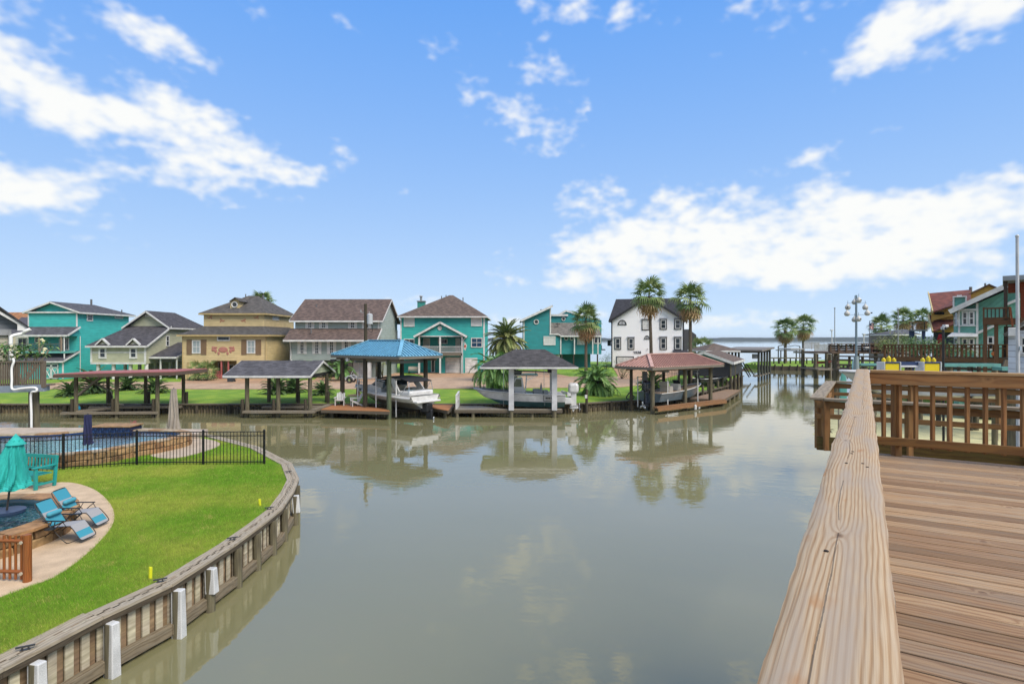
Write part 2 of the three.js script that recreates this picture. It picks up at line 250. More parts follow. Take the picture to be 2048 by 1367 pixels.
const prx = (Z, pts, d0, d1) => prism(pts.map(([a, b]) => [X(a, Z), Y(b, Z)]), -(Z + d0), -(Z + d1));
function plan(pts, y0, y1, holes = []) {                              // polygon of world x, z from y0 up to y1
  const f = (l) => l.map(([x, z]) => new THREE.Vector2(x, -z)), s = new THREE.Shape(f(pts)); for (const h of holes) s.holes.push(new THREE.Path(f(h)));
  return wuv(new THREE.ExtrudeGeometry(s, { depth: y1 - y0, bevelEnabled: false }).rotateX(-Math.PI / 2).translate(0, y0, 0));
}
function slab(pts, t) {                                               // flat polygon given by its upper corners, thickened downwards along its normal
  const n = V().crossVectors(pts[1].clone().sub(pts[0]), pts[2].clone().sub(pts[0])).normalize(); if (n.y < 0) { n.negate(); pts = pts.slice().reverse(); }
  const lo = pts.map((p) => p.clone().addScaledVector(n, -t)), v = [], q = (...a) => a.forEach((p) => v.push(p.x, p.y, p.z));
  for (let i = 1; i + 1 < pts.length; i++) { q(pts[0], pts[i], pts[i + 1]); q(lo[0], lo[i + 1], lo[i]); }
  for (let i = 0; i < pts.length; i++) { const j = (i + 1) % pts.length; q(pts[i], lo[i], lo[j]); q(pts[i], lo[j], pts[j]); }
  const g = new THREE.BufferGeometry(); g.setAttribute('position', new THREE.Float32BufferAttribute(v, 3)); g.computeVertexNormals(); return wuv(g);
}
const spline = (pts, n, closed = true) => new THREE.CatmullRomCurve3(pts.map(([x, z]) => V(x, 0, z)), closed, 'centripetal').getPoints(n).slice(0, closed ? -1 : undefined).map((p) => [p.x, p.z]);
const gp = (px, py, y = 0.95) => { const g = G(px, py, y); return [g.x, g.z]; };

// ------------------------------------------------------------------ things and parts
const taken = new Map();
function numbered(n) { const k = taken.get(n) ?? 0; taken.set(n, k + 1); return k ? n + '_' + String(k).padStart(3, '0') : n; }
function tag(o, label, category, group) { o.userData.label = label; o.userData.category = category; if (group) o.userData.group = group; return o; }
function thing(name, label, category, at = V(0, 0, 0), group) { const o = new THREE.Group(); o.name = numbered(name); o.position.copy(at); o.B = at.clone(); if (turned) { o.rotation.y = -turned.a; o.position.applyAxisAngle(V(0, 1, 0), -turned.a); } scene.add(o); return tag(o, label, category, group); }
const SPLIT = /trim$|fascia$|bargeboard$|header$|^band$|^stair$|_board$|upper_band/;
function part(parent, name, geos, m, label) {
  if (Array.isArray(geos) && geos.length > 1 && SPLIT.test(name)) return geos.map((g) => part(parent, name, g, m, label))[0];
  const g = merge(Array.isArray(geos) ? geos : [geos]), o = new THREE.Mesh(g, m); o.name = name; o.B = parent.B; g.translate(-parent.B.x, -parent.B.y, -parent.B.z);
  if (label) o.userData.label = label; parent.add(o); return o;
}
function share(parent, name, geo, m, at, turn) { const o = new THREE.Mesh(geo, m); o.name = name; o.position.copy(at); if (turn) o.rotation.copy(turn); parent.add(o); return o; }
function struct(name, geos, m) { const o = new THREE.Mesh(merge(Array.isArray(geos) ? geos : [geos]), m); o.name = numbered(name); o.B = V(0, 0, 0); o.userData.kind = 'structure'; scene.add(o); return o; }
function copyOf(t, at, turn, label, group, s = 1) { const c = t.clone(); c.name = numbered(t.name.replace(/_\d{3}$/, '')); c.position.copy(at); c.rotation.y = turn; c.scale.multiplyScalar(s); c.userData = { ...t.userData, label: label ?? t.userData.label }; if (group) c.userData.group = group; scene.add(c); return c; }
// ================================================================== the setting: water, banks, roads
const waterM = M('#7e7b5c', { phys: true, map: T.murk, bumpMap: T.waterB, bumpScale: 0.0045, roughness: 0.025, ior: 1.8, specularIntensity: 1 });
struct('water', wuv(new THREE.PlaneGeometry(14000, 9000).rotateX(-Math.PI / 2).translate(0, 0, -4300)), waterM);
const lawnM = M('#ffffff', { map: T.lawn, bumpMap: T.lawnB, bumpScale: 0.03, roughness: 0.95 }), soil = M('#5b5241', { map: T.grain, roughness: 0.95 });
// far bank: level lawn behind the bulkhead, gently rising to the road
const BANK = 0.66, ROAD = 0.85;
const shore = [[-170, -41.9], [4.4, -41.9], [7.4, -43.6], [10.9, -45], [16.6, -51], [21.6, -58], [25.6, -67], [29.6, -74], [30.5, -92], [26, -118], [-20, -128], [-170, -132]];
struct('far_bank_ground', plan(shore, -1.5, BANK - 0.3), soil);
{
  // lawn and verge as a height field clipped to the bank outline
  const inside = (x, z) => { let c = false; for (let i = 0, j = shore.length - 1; i < shore.length; j = i++) { const [a, b] = shore[i], [p, q] = shore[j]; if ((b > z) !== (q > z) && x < (p - a) * (z - b) / (q - b) + a) c = !c; } return c; };
  const top = plan(shore, BANK - 0.3, BANK), rise = plan([[-170, -46], [7, -46.4], [13, -50.5], [18, -57], [21.5, -66], [24, -75], [25, -92], [22, -116], [-20, -126], [-170, -130]], BANK, ROAD - 0.07);
  const slope = []; const e0 = [[-170, -42.6], [4, -42.6], [10.5, -45.8], [16, -51.8], [20.6, -58.4], [24.4, -67.2], [27, -75], [28, -92]], e1 = [[-170, -46.05], [7, -46.45], [13, -50.55], [18, -57.05], [21.5, -66.05], [22.5, -70], [24, -75], [25, -92]];
  for (let i = 0; i + 1 < e0.length; i++) slope.push(slab([V(e0[i][0], BANK + 0.004, e0[i][1]), V(e0[i + 1][0], BANK + 0.004, e0[i + 1][1]), V(e1[i + 1][0], ROAD - 0.066, e1[i + 1][1]), V(e1[i][0], ROAD - 0.066, e1[i][1])], 0.01));
  struct('far_lawn', [top, rise, ...slope], lawnM);
}
const roadM = M('#cbbfae', { map: T.paver, roughness: 0.9 }), driveM = M('#c6b199', { map: T.paver, roughness: 0.92 });
{
  const rd = (l) => l.map(([px, py]) => gp(px, py, ROAD));
  const main = rd([[-900, 776], [600, 777], [900, 776], [1120, 774], [1240, 773], [1312, 766], [1318, 757], [1240, 752], [1120, 752], [860, 752], [480, 763], [300, 763], [150, 763], [85, 769], [-900, 771]]);
  struct('road', plan(main, ROAD - 0.06, ROAD - 0.02), roadM);
  const dr = (l) => plan(rd(l), ROAD - 0.05, ROAD - 0.012);
  struct('driveway', dr([[860, 754], [1150, 754], [1080, 741], [990, 741], [985, 745], [880, 745], [870, 743], [820, 745]]), driveM);
  struct('driveway', dr([[360, 766], [560, 766], [560, 757], [470, 756], [362, 758]]), driveM);
  struct('driveway', dr([[1240, 757], [1320, 759], [1380, 742], [1360, 735], [1226, 734]]), driveM);
  struct('driveway', dr([[620, 764], [800, 760], [800, 745], [640, 750]]), driveM);
  struct('driveway', dr([[86, 769], [150, 764], [156, 760], [100, 766]]), driveM);
}
// the low wooded shore across the bay
{
  const v = [], r = rng(8), N = 420, Z0 = 2600; let q = (...a) => v.push(...a);
  const hgt = (i) => 7 + 7 * Math.abs(fbm2(i * 0.09, 1, 64, 4, 3)) * 2 + r() * 3.2 + (i > 250 ? Math.min(9, (i - 250) * 0.12) : 0);
  let prev = null;
  for (let i = 0; i <= N; i++) { const x = -3600 + i * 18, h = hgt(i), p = [x, h, -(Z0 + 90 * Math.sin(i * 0.03))]; if (prev) { for (const [a, b, k] of [[prev, p, 0], [prev, p, 1]]) { const z1 = k ? -160 : 0; if (!k) { q(a[0], -1, a[2], b[0], -1, b[2], b[0], b[1], b[2]); q(a[0], -1, a[2], b[0], b[1], b[2], a[0], a[1], a[2]); } else { q(a[0], a[1], a[2], b[0], b[1], b[2], b[0], b[1] * 1.05, b[2] + z1); q(a[0], a[1], a[2], b[0], b[1] * 1.05, b[2] + z1, a[0], a[1] * 1.05, a[2] + z1); } } } prev = p; }
  const g = new THREE.BufferGeometry(); g.setAttribute('position', new THREE.Float32BufferAttribute(v, 3)); g.computeVertexNormals();
  struct('far_shore', wuv(g), M('#3d4a40', { map: T.grain, roughness: 1 }));
}

scene.fog = new THREE.FogExp2(0xcfdcea, 0.00011);
// ================================================================== building kit
function win(t, Z, px0, py0, px1, py1, { cols = 1, rows = 2, fm = trim, w = 0.11, pane = glass, name = 'window' } = {}) {
  const x0 = X(px0, Z), x1 = X(px1, Z), y1 = Y(py0, Z), y0 = Y(py1, Z), zf = -Z + 0.07, zb = -Z - 0.03, f = [box(x0, y0, zb, x0 + w, y1, zf), box(x1 - w, y0, zb, x1, y1, zf), box(x0 + w, y1 - w, zb, x1 - w, y1, zf + 0.01), box(x0 + w, y0, zb, x1 - w, y0 + w, zf + 0.02)];
  for (let i = 1; i < cols; i++) { const x = lerp(x0, x1, i / cols); f.push(box(x - 0.025, y0 + w, zb, x + 0.025, y1 - w, zf - 0.02)); }
  for (let i = 1; i < rows; i++) { const y = lerp(y0, y1, i / rows); f.push(box(x0 + w, y - 0.03, zb, x1 - w, y + 0.03, zf - 0.015)); }
  const o = part(t, name, f, fm); part(o, 'pane', box(x0 + w * 0.6, y0 + w * 0.6, -Z - 0.02, x1 - w * 0.6, y1 - w * 0.6, -Z + 0.025), pane); return o;
}
function winSide(t, xs, za, zb, ya, yb, { w = 0.11, rows = 2, fm = trim, pane = glass } = {}) {   // in a wall that faces +x
  const f = [box(xs - 0.03, ya, -za, xs + 0.07, yb, -za - w), box(xs - 0.03, ya, -zb + w, xs + 0.07, yb, -zb), box(xs - 0.03, yb - w, -za - w, xs + 0.08, yb, -zb + w), box(xs - 0.03, ya, -za - w, xs + 0.08, ya + w, -zb + w)];
  for (let i = 1; i < rows; i++) { const y = lerp(ya, yb, i / rows); f.push(box(xs - 0.02, y - 0.03, -za - w, xs + 0.05, y + 0.03, -zb + w)); }
  const o = part(t, 'window', f, fm); part(o, 'pane', box(xs - 0.02, ya + 0.05, -za - 0.05, xs + 0.03, yb - 0.05, -zb + 0.05), pane); return o;
}
function disc(t, Z, px, py, rpx, m, { ring = trim, name = 'round_window' } = {}) {
  const c = P(px, py, Z), r = rpx / F * Z, g = clean(new THREE.TorusGeometry(r, r * 0.22, 8, 24).translate(c.x, c.y, c.z + 0.05)); const o = part(t, name, g, ring);
  part(o, 'pane', cyl(V(c.x, c.y, c.z - 0.02), V(c.x, c.y, c.z + 0.03), r, r, 20), m); return o;
}
function halfRound(t, Z, px0, px1, pyTop, pyBot, fm, pane = glass) {
  const x0 = X(px0, Z), x1 = X(px1, Z), y0 = Y(pyBot, Z), c = (x0 + x1) / 2, r = (x1 - x0) / 2, sy = (Y(pyTop, Z) - y0) / r, arc = (k, n = 16) => [...Array(n + 1)].map((_, i) => [c + Math.cos(i / n * Math.PI) * r * k, y0 + Math.sin(i / n * Math.PI) * r * k * sy]);
  const s = new THREE.Shape(arc(1).map((p) => new THREE.Vector2(...p))); s.holes.push(new THREE.Path(arc(0.72).map(([x, y]) => new THREE.Vector2(x, y + r * 0.14 * sy))));
  const o = part(t, 'arched_window', [clean(new THREE.ExtrudeGeometry(s, { depth: 0.1, bevelEnabled: false }).translate(0, 0, -Z - 0.02)), box(c - 0.03, y0 + 0.1, -Z, c + 0.03, y0 + r * sy * 0.8, -Z + 0.05)], fm);
  part(o, 'pane', prism(arc(0.85), -Z - 0.015, -Z + 0.025), pane); return o;
}
// four-sided roof: eave rectangle, ridge from a to b; ends that come out upright are left to the gable walls
function roof4(t, m, [x0, x1, zf, zb], ye, [ax, az, bx_, bz], yr, { th = 0.16, fascia = trim, alongX = Math.abs(ax - bx_) > Math.abs(az - bz), name = 'roof' } = {}) {
  const A = V(x0, ye, -zf), B = V(x1, ye, -zf), C = V(x1, ye, -zb), D = V(x0, ye, -zb), a = V(ax, yr, -az), b = V(bx_, yr, -bz), fl = [];
  const same = (p, q) => p.distanceTo(q) < 0.01, faces = alongX ? [[A, B, b, a], [C, D, a, b], [D, A, a], [B, C, b]] : [[A, B, a], [B, C, b, a], [C, D, b], [D, A, a, b]];
  for (let f of faces) { f = f.filter((p, i) => !f.some((q, j) => j < i && same(p, q))); if (f.length < 3) continue; const n = V().crossVectors(f[1].clone().sub(f[0]), f[2].clone().sub(f[0])).normalize(); if (Math.abs(n.y) > 0.08) fl.push(slab(f, th)); }
  const o = part(t, name, fl, m), ed = [];
  const edge = (p, q) => ed.push(bar(p.clone().add(V(0, -th * 0.72, 0)), q.clone().add(V(0, -th * 0.72, 0)), 0.07, th * 1.15));
  const up = (f) => Math.abs(V().crossVectors(f[1].clone().sub(f[0]), f[2].clone().sub(f[0])).normalize().y) < 0.08;
  if (alongX) { edge(A, B); edge(C, D); if (up([B, C, b])) { edge(B, b); edge(C, b); } else edge(B, C); if (up([D, A, a])) { edge(A, a); edge(D, a); } else edge(D, A); }
  else { edge(B, C); edge(D, A); if (up([A, B, a])) { edge(A, a); edge(B, a); } else edge(A, B); if (up([C, D, b])) { edge(C, b); edge(D, b); } else edge(C, D); }
  if (fascia) part(o, 'fascia', ed, fascia); return o;
}
const shutter = (t, Z, px0, py0, px1, py1, m) => part(t, 'shutter', [bx(Z, px0, py0, px1, py1, -0.05, 0.02), ...[0.25, 0.5, 0.75].map((k) => box(lerp(X(px0, Z), X(px1, Z), k) - 0.008, Y(py1, Z) + 0.02, -Z + 0.05, lerp(X(px0, Z), X(px1, Z), k) + 0.008, Y(py0, Z) - 0.02, -Z + 0.056))], m);
function garage(t, Z, px0, py0, px1, py1, m = white, fm = trim) {
  const x0 = X(px0, Z), x1 = X(px1, Z), y1 = Y(py0, Z), y0 = Y(py1, Z), fr = part(t, 'garage_door', [box(x0 - 0.12, y0, -Z - 0.02, x0, y1 + 0.12, -Z + 0.06), box(x1, y0, -Z - 0.02, x1 + 0.12, y1 + 0.12, -Z + 0.06), box(x0, y1, -Z - 0.02, x1, y1 + 0.12, -Z + 0.05)], fm);
  for (let i = 0; i < 4; i++) part(fr, 'panel', rbox(x0 + 0.01, lerp(y0, y1, i / 4) + 0.012, -Z - 0.03, x1 - 0.01, lerp(y0, y1, (i + 1) / 4) - 0.012, -Z + 0.03, 0.012, 1), m);
  return fr;
}
function railing(t, a, b, h, n, m, { top = 0.06, pk = 0.035, low = 0.1, name = 'baluster', posts = [] } = {}) {   // a, b at floor level
  part(t, 'handrail', bar(a.clone().add(V(0, h, 0)), b.clone().add(V(0, h, 0)), top * 1.5, top), m); part(t, 'bottom_rail', bar(a.clone().add(V(0, low, 0)), b.clone().add(V(0, low, 0)), top, top), m);
  for (let i = 0; i <= n; i++) { const p = a.clone().lerp(b, i / n); part(t, name, box(p.x - pk / 2, p.y + low, p.z - pk / 2, p.x + pk / 2, p.y + h - top / 2, p.z + pk / 2), m); }
  for (const k of posts) { const p = a.clone().lerp(b, k); part(t, 'post', box(p.x - 0.05, p.y, p.z - 0.05, p.x + 0.05, p.y + h + 0.08, p.z + 0.05), m); }
}
const post = (t, Z, px, py0, py1, wpx, m = trim, name = 'post', d = 0) => part(t, name, bx(Z, px - wpx / 2, py0, px + wpx / 2, py1, d, d + wpx / F * Z), m);
const vent = (t, px, py, Z, h = 0.5, r = 0.07) => part(t, 'vent_pipe', cyl(P(px, py, Z).add(V(0, -0.3, 0)), P(px, py, Z).add(V(0, h, 0)), r, r, 8), M('#5a5c5e', { roughness: 0.6 }));
const YB = ROAD - 0.2;                                                   // foot of the house walls, just in the ground

// ------------------------------------------------------------------ 1: bright teal house with garage and porch
{
  const Zg = 65.7, Z0 = 67.9, Zb = 77, xs = -51.8, xl = X(56, Z0), t = thing('teal_house', 'bright teal three storey house with balcony and barn style garage doors', 'house', V(-54.7, ROAD, -70)), teal = siding('#3db6b1'), rf = shingle('#56565c');
  part(t, 'wall', prism([[xl, YB], [xs, YB], [xs, Y(624, Z0)], [xl, Y(624, Z0)]], -Z0, -Zb), teal);
  part(t, 'gable_wall', prism([[xl, Y(624.5, Z0)], [xs, Y(624.5, Z0)], [X(103, Z0), Y(604, Z0)]], -Z0 - 0.3, -Z0 - 1), teal);
  roof4(t, rf, [xl - 0.45, xs + 0.5, Z0 - 0.3, Zb + 0.7], Y(623.5, Z0), [X(103, Z0), Z0 - 0.3, X(103, Z0), Zb - 2.2], Y(602.5, Z0));
  part(t, 'eave_band', [bx(Z0, 52, 623, 156, 626, -0.25, 0), box(xs, Y(627, Z0), -Z0, xs + 0.06, Y(624, Z0), -Zb)], trim);
  part(t, 'corner_trim', [bx(Z0, 152, 626, 154.8, 653, -0.06, 0), bx(Z0, 55.5, 626, 57.5, 654, -0.06, 0)], trim);
  const py = (p) => Y(p, Zg + 0.4), zP = Zg + 0.2;
  part(t, 'porch_roof', slab([V(X(18, zP), Y(670, zP), -zP), V(xs + 0.35, Y(670, zP), -zP), V(xs + 0.35, Y(653, Z0), -Z0), V(X(10, Z0), Y(653, Z0), -Z0)], 0.14), rf);
  part(t, 'porch_fascia', [bar(V(X(18, zP), Y(671, zP), -zP + 0.04), V(xs + 0.35, Y(671, zP), -zP + 0.04), 0.06, 0.2), bar(V(xs + 0.38, Y(671, zP), -zP), V(xs + 0.38, Y(654, Z0), -Z0), 0.06, 0.2)], trim);
  part(t, 'porch_cheek', prism([[0, 0], [2.0, 0], [2.0, 1.1], [0, 0.08]], 0, 0.1).rotateY(Math.PI / 2).translate(xs - 0.06, Y(671, zP) - 0.05, -zP), teal);
  part(t, 'balcony_floor', box(X(22, zP), Y(706, zP), -zP, xs, Y(702, zP), -Z0), paint('#6dbab2'));
  railing(t, V(X(26, zP), Y(702, zP), -zP - 0.1), V(xs - 0.1, Y(702, zP), -zP - 0.1), 0.85, 34, M('#5d5d58', { roughness: 0.7 }), { pk: 0.022 });
  part(t, 'porch_post', [cyl(V(xs - 0.08, YB, -zP - 0.1), V(xs - 0.08, Y(671, zP), -zP - 0.1), 0.07)], trim); for (const px of [78, 122]) part(t, 'porch_post', cyl(P(px, 704, zP + 0.1), P(px, 671, zP + 0.1), 0.11), M('#7a6a5c', { roughness: 0.8 }));
  win(t, Z0, 118, 676, 127, 699, { rows: 1, pane: glass, fm: white, name: 'door' }); win(t, Z0, 128, 675, 138, 700, { cols: 2, rows: 1, fm: white, name: 'door' }); win(t, Z0, 69, 674, 78, 685, { fm: white }); win(t, Z0, 36, 675, 54, 700, { cols: 2, rows: 1, fm: white });
  // garage wing
  const x1g = xs, x0g = X(30, Zg), yE = Y(722, Zg), yT = Y(704, Z0);
  part(t, 'garage_wall', [prism([[x0g, YB], [x1g, YB], [x1g, yE], [x0g, yE]], -Zg, -Z0), prism([[0, 0], [Z0 - Zg, 0], [Z0 - Zg, yT - yE - 0.1], [0, 0]], 0, 0.2).rotateY(Math.PI / 2).translate(xs - 0.2, yE, -Zg)], teal);
  part(t, 'garage_roof', slab([V(x0g - 0.3, yE + 0.02, -Zg + 0.3), V(x1g + 0.25, yE + 0.02, -Zg + 0.3), V(x1g + 0.25, yT + 0.15, -Z0), V(x0g - 0.3, yT + 0.15, -Z0)], 0.12), rf);
  part(t, 'garage_fascia', [bar(V(x0g - 0.3, yE - 0.06, -Zg + 0.33), V(x1g + 0.25, yE - 0.06, -Zg + 0.33), 0.05, 0.17), bar(V(x1g + 0.27, yE - 0.04, -Zg + 0.3), V(x1g + 0.27, yT + 0.06, -Z0), 0.05, 0.18)], trim);
  part(t, 'corner_trim', [bx(Zg, 124, 723, 127, 757, -0.05, 0)], trim);
  for (const [a, b] of [[89, 102.5], [103, 117]]) {
    const d = part(t, 'barn_door', bx(Zg, a, 727, b, 757, -0.06, 0), paint('#5cbdb5')), q = (px, py2) => P(px, py2, Zg).add(V(0, 0, 0.09));
    part(d, 'brace', [bar(q(a + 1, 735), q(b - 1, 756), 0.1, 0.04), bar(q(a + 1, 756), q(b - 1, 735), 0.1, 0.04), bx(Zg, a, 727, a + 1.6, 757, -0.1, -0.05), bx(Zg, b - 1.6, 727, b, 757, -0.1, -0.05), bx(Zg, a, 734, b, 735.6, -0.1, -0.05), bx(Zg, a, 755.6, b, 757, -0.1, -0.05), bx(Zg, a, 726, b, 728, -0.1, -0.05)], white); part(d, 'pane', bx(Zg, a + 2, 729, b - 2, 733, -0.075, 0), glass);
  }
  const sz = (px) => xs * F / (px - CX);
  winSide(t, xs, sz(172.5), sz(184.5), Y(642, sz(178)), Y(628, sz(178)), { w: 0.14 }); winSide(t, xs, sz(228.5), sz(245), Y(637, sz(236)), Y(631, sz(236)), { rows: 1 });
  part(t, 'downspout', tube([V(xs + 0.1, YB, -Z0 - 0.3), V(xs + 0.1, 2.2, -Z0 - 0.3), V(xs + 0.1, Y(672, Z0), -Z0 - 0.3)], 0.05), trim);
  vent(t, 182, 606, 75, 0.5, 0.12); vent(t, 163, 619, 70, 0.25); vent(t, 243, 622, 76, 0.2);
}
// ------------------------------------------------------------------ 2: pale green stilt house
{
  const Zf = 65.7, Z1 = 69.8, Zb = 78, xr = -42.2, xl = X(182, Zf), t = thing('pale_green_house', 'pale green house on stilts with two arched dormer windows and dark roof', 'house', V(-45, ROAD, -70)), gr = siding('#b3b59a'), rf = shingle('#4e4c50');
  const yb = Y(727, Zf), ye = Y(690, Zf), yT = (z) => 0.5 * (z - 65.3) + ye - 0.05, yu = Y(654.5, Z1), ax = X(295, Z1), ay = Y(621, Z1);
  part(t, 'wall', [prism([[xl, yb], [xr, yb], [xr, ye], [xl, ye]], -Zf, -Z1), prism([[xl, yb], [xr, yb], [xr, yu], [xl + 1.7, yu], [xl, ye]], -Z1 + 0.001, -Zb), prism([[0, 0], [Z1 - Zf, 0], [Z1 - Zf, yu - ye - 0.1], [0, 0.0]], 0, 0.2).rotateY(Math.PI / 2).translate(xr - 0.2, ye, -Zf)], gr);
  part(t, 'gable_wall', prism([[2 * ax - xr - 0.1, yu], [xr + 0.1, yu], [ax, ay - 0.15]], -Z1 - 0.2, -Z1 - 1), gr);
  roof4(t, rf, [2 * ax - xr - 0.5, xr + 0.45, Z1 - 0.4, Zb + 0.6], yu, [ax, Z1 - 0.4, ax, Zb - 2.6], ay);
  part(t, 'front_roof', slab([V(xl - 0.4, ye - 0.05, -65.3), V(xr + 0.35, ye - 0.05, -65.3), V(xr + 0.35, yT(70.2), -70.2), V(X(262, 70.2), yT(70.2), -70.2)], 0.15), rf);
  part(t, 'front_fascia', [bar(V(xl - 0.4, ye - 0.16, -65.27), V(xr + 0.35, ye - 0.16, -65.27), 0.06, 0.2), bar(V(xr + 0.38, ye - 0.14, -65.3), V(xr + 0.38, yT(70) - 0.1, -70), 0.06, 0.2)], trim);
  halfRound(t, Z1 + 0.2, 290, 304, 625, 633, trim, paint('#cfd2c4'));
  for (const [c, d] of [[205, 0], [266.5, 0]]) {
    const w = win(t, Zf, c - 8, 694, c + 8, 717, { w: 0.2, name: 'dormer_window' }); part(w, 'arch', prx(Zf, [[c - 6, 695], [c + 6, 695], [c + 5, 689], [c, 686], [c - 5, 689]], -0.06, 0), trim);
    part(t, 'dormer_gable', prx(Zf, [[c - 13, 689], [c + 13, 689], [c, 677.5]], -0.05, 0.7), gr);
    part(t, 'dormer_trim', [bar(P(c - 14, 690, Zf - 0.2), P(c, 677, Zf - 0.2), 0.3, 0.14), bar(P(c + 14, 690, Zf - 0.2), P(c, 677, Zf - 0.2), 0.3, 0.14)], trim);
    part(t, 'dormer_roof', [slab([P(c - 14, 689, Zf - 0.3), P(c, 676.5, Zf - 0.3), V(X(c, Zf), Y(676.5, Zf), -Zf - 2), V(X(c - 14, Zf), Y(689, Zf), -Zf - 0.2)], 0.08), slab([P(c + 14, 689, Zf - 0.3), P(c, 676.5, Zf - 0.3), V(X(c, Zf), Y(676.5, Zf), -Zf - 2), V(X(c + 14, Zf), Y(689, Zf), -Zf - 0.2)], 0.08)], rf);
  }
  part(t, 'band', [bx(Zf, 182, 703.5, 197, 705.5, -0.05, 0), bx(Zf, 213.5, 703.5, 258, 705.5, -0.05, 0), bx(Zf, 275, 703.5, 291, 705.5, -0.05, 0), bx(Zf, 181, 724.5, 291.5, 728, -0.06, 0), bx(Zf, 180.5, 692, 184, 724, -0.06, 0), bx(Zf, 288, 692, 292, 724, -0.06, 0)], trim);
  for (const px of [191, 222, 256, 288]) { part(t, 'stilt', cyl(V(X(px, Zf), YB, -Zf - 0.4), V(X(px, Zf), yb, -Zf - 0.4), 0.2, 0.2, 12), white); part(t, 'stilt', cyl(V(X(px, Zf), YB, -Zf - 5), V(X(px, Zf), yb, -Zf - 5), 0.2, 0.2, 12), white); }
  part(t, 'lower_room', wbox(xl + 2.4, YB, -Zf - 6, xr - 0.3, yb, -Zb + 0.4), gr);
  const sz = (px) => xr * F / (px - CX); winSide(t, xr, sz(331), sz(337.5), Y(692, 70), Y(671, 70), { w: 0.1 }); winSide(t, xr, sz(377), sz(386), Y(663, 74), Y(657, 74), { rows: 1 });
  const zs = 69.5;
  part(t, 'stair_roof', [slab([V(xr, Y(713, 67), -66.2), V(xr + 3.2, Y(713, 67), -66.2), V(xr + 3.2, Y(684, 73), -72), V(xr, Y(684, 73), -72)], 0.12)], rf); part(t, 'stair_fascia', [bar(V(xr, Y(714.5, 67), -66.17), V(xr + 3.2, Y(714.5, 67), -66.17), 0.06, 0.2), bar(V(xr + 3.22, Y(714.5, 67), -66.2), V(xr + 3.22, Y(685.5, 73), -72), 0.06, 0.2)], trim);
  for (const [dx, z] of [[1.2, 66.4], [3.1, 66.4], [3.1, 70]]) part(t, 'porch_post', box(xr + dx - 0.07, YB, -z, xr + dx + 0.07, Y(714, 67) + (z - 66.2) * 0.5, -z - 0.14), trim);
  part(t, 'stair', [...Array(9)].map((_, i) => box(xr + 0.3, 0.9 + i * 0.27, -70 - i * 0.25, xr + 2.4, 1.0 + i * 0.27, -70.3 - i * 0.25)), wood(greyW, '#7d7a74'));
}
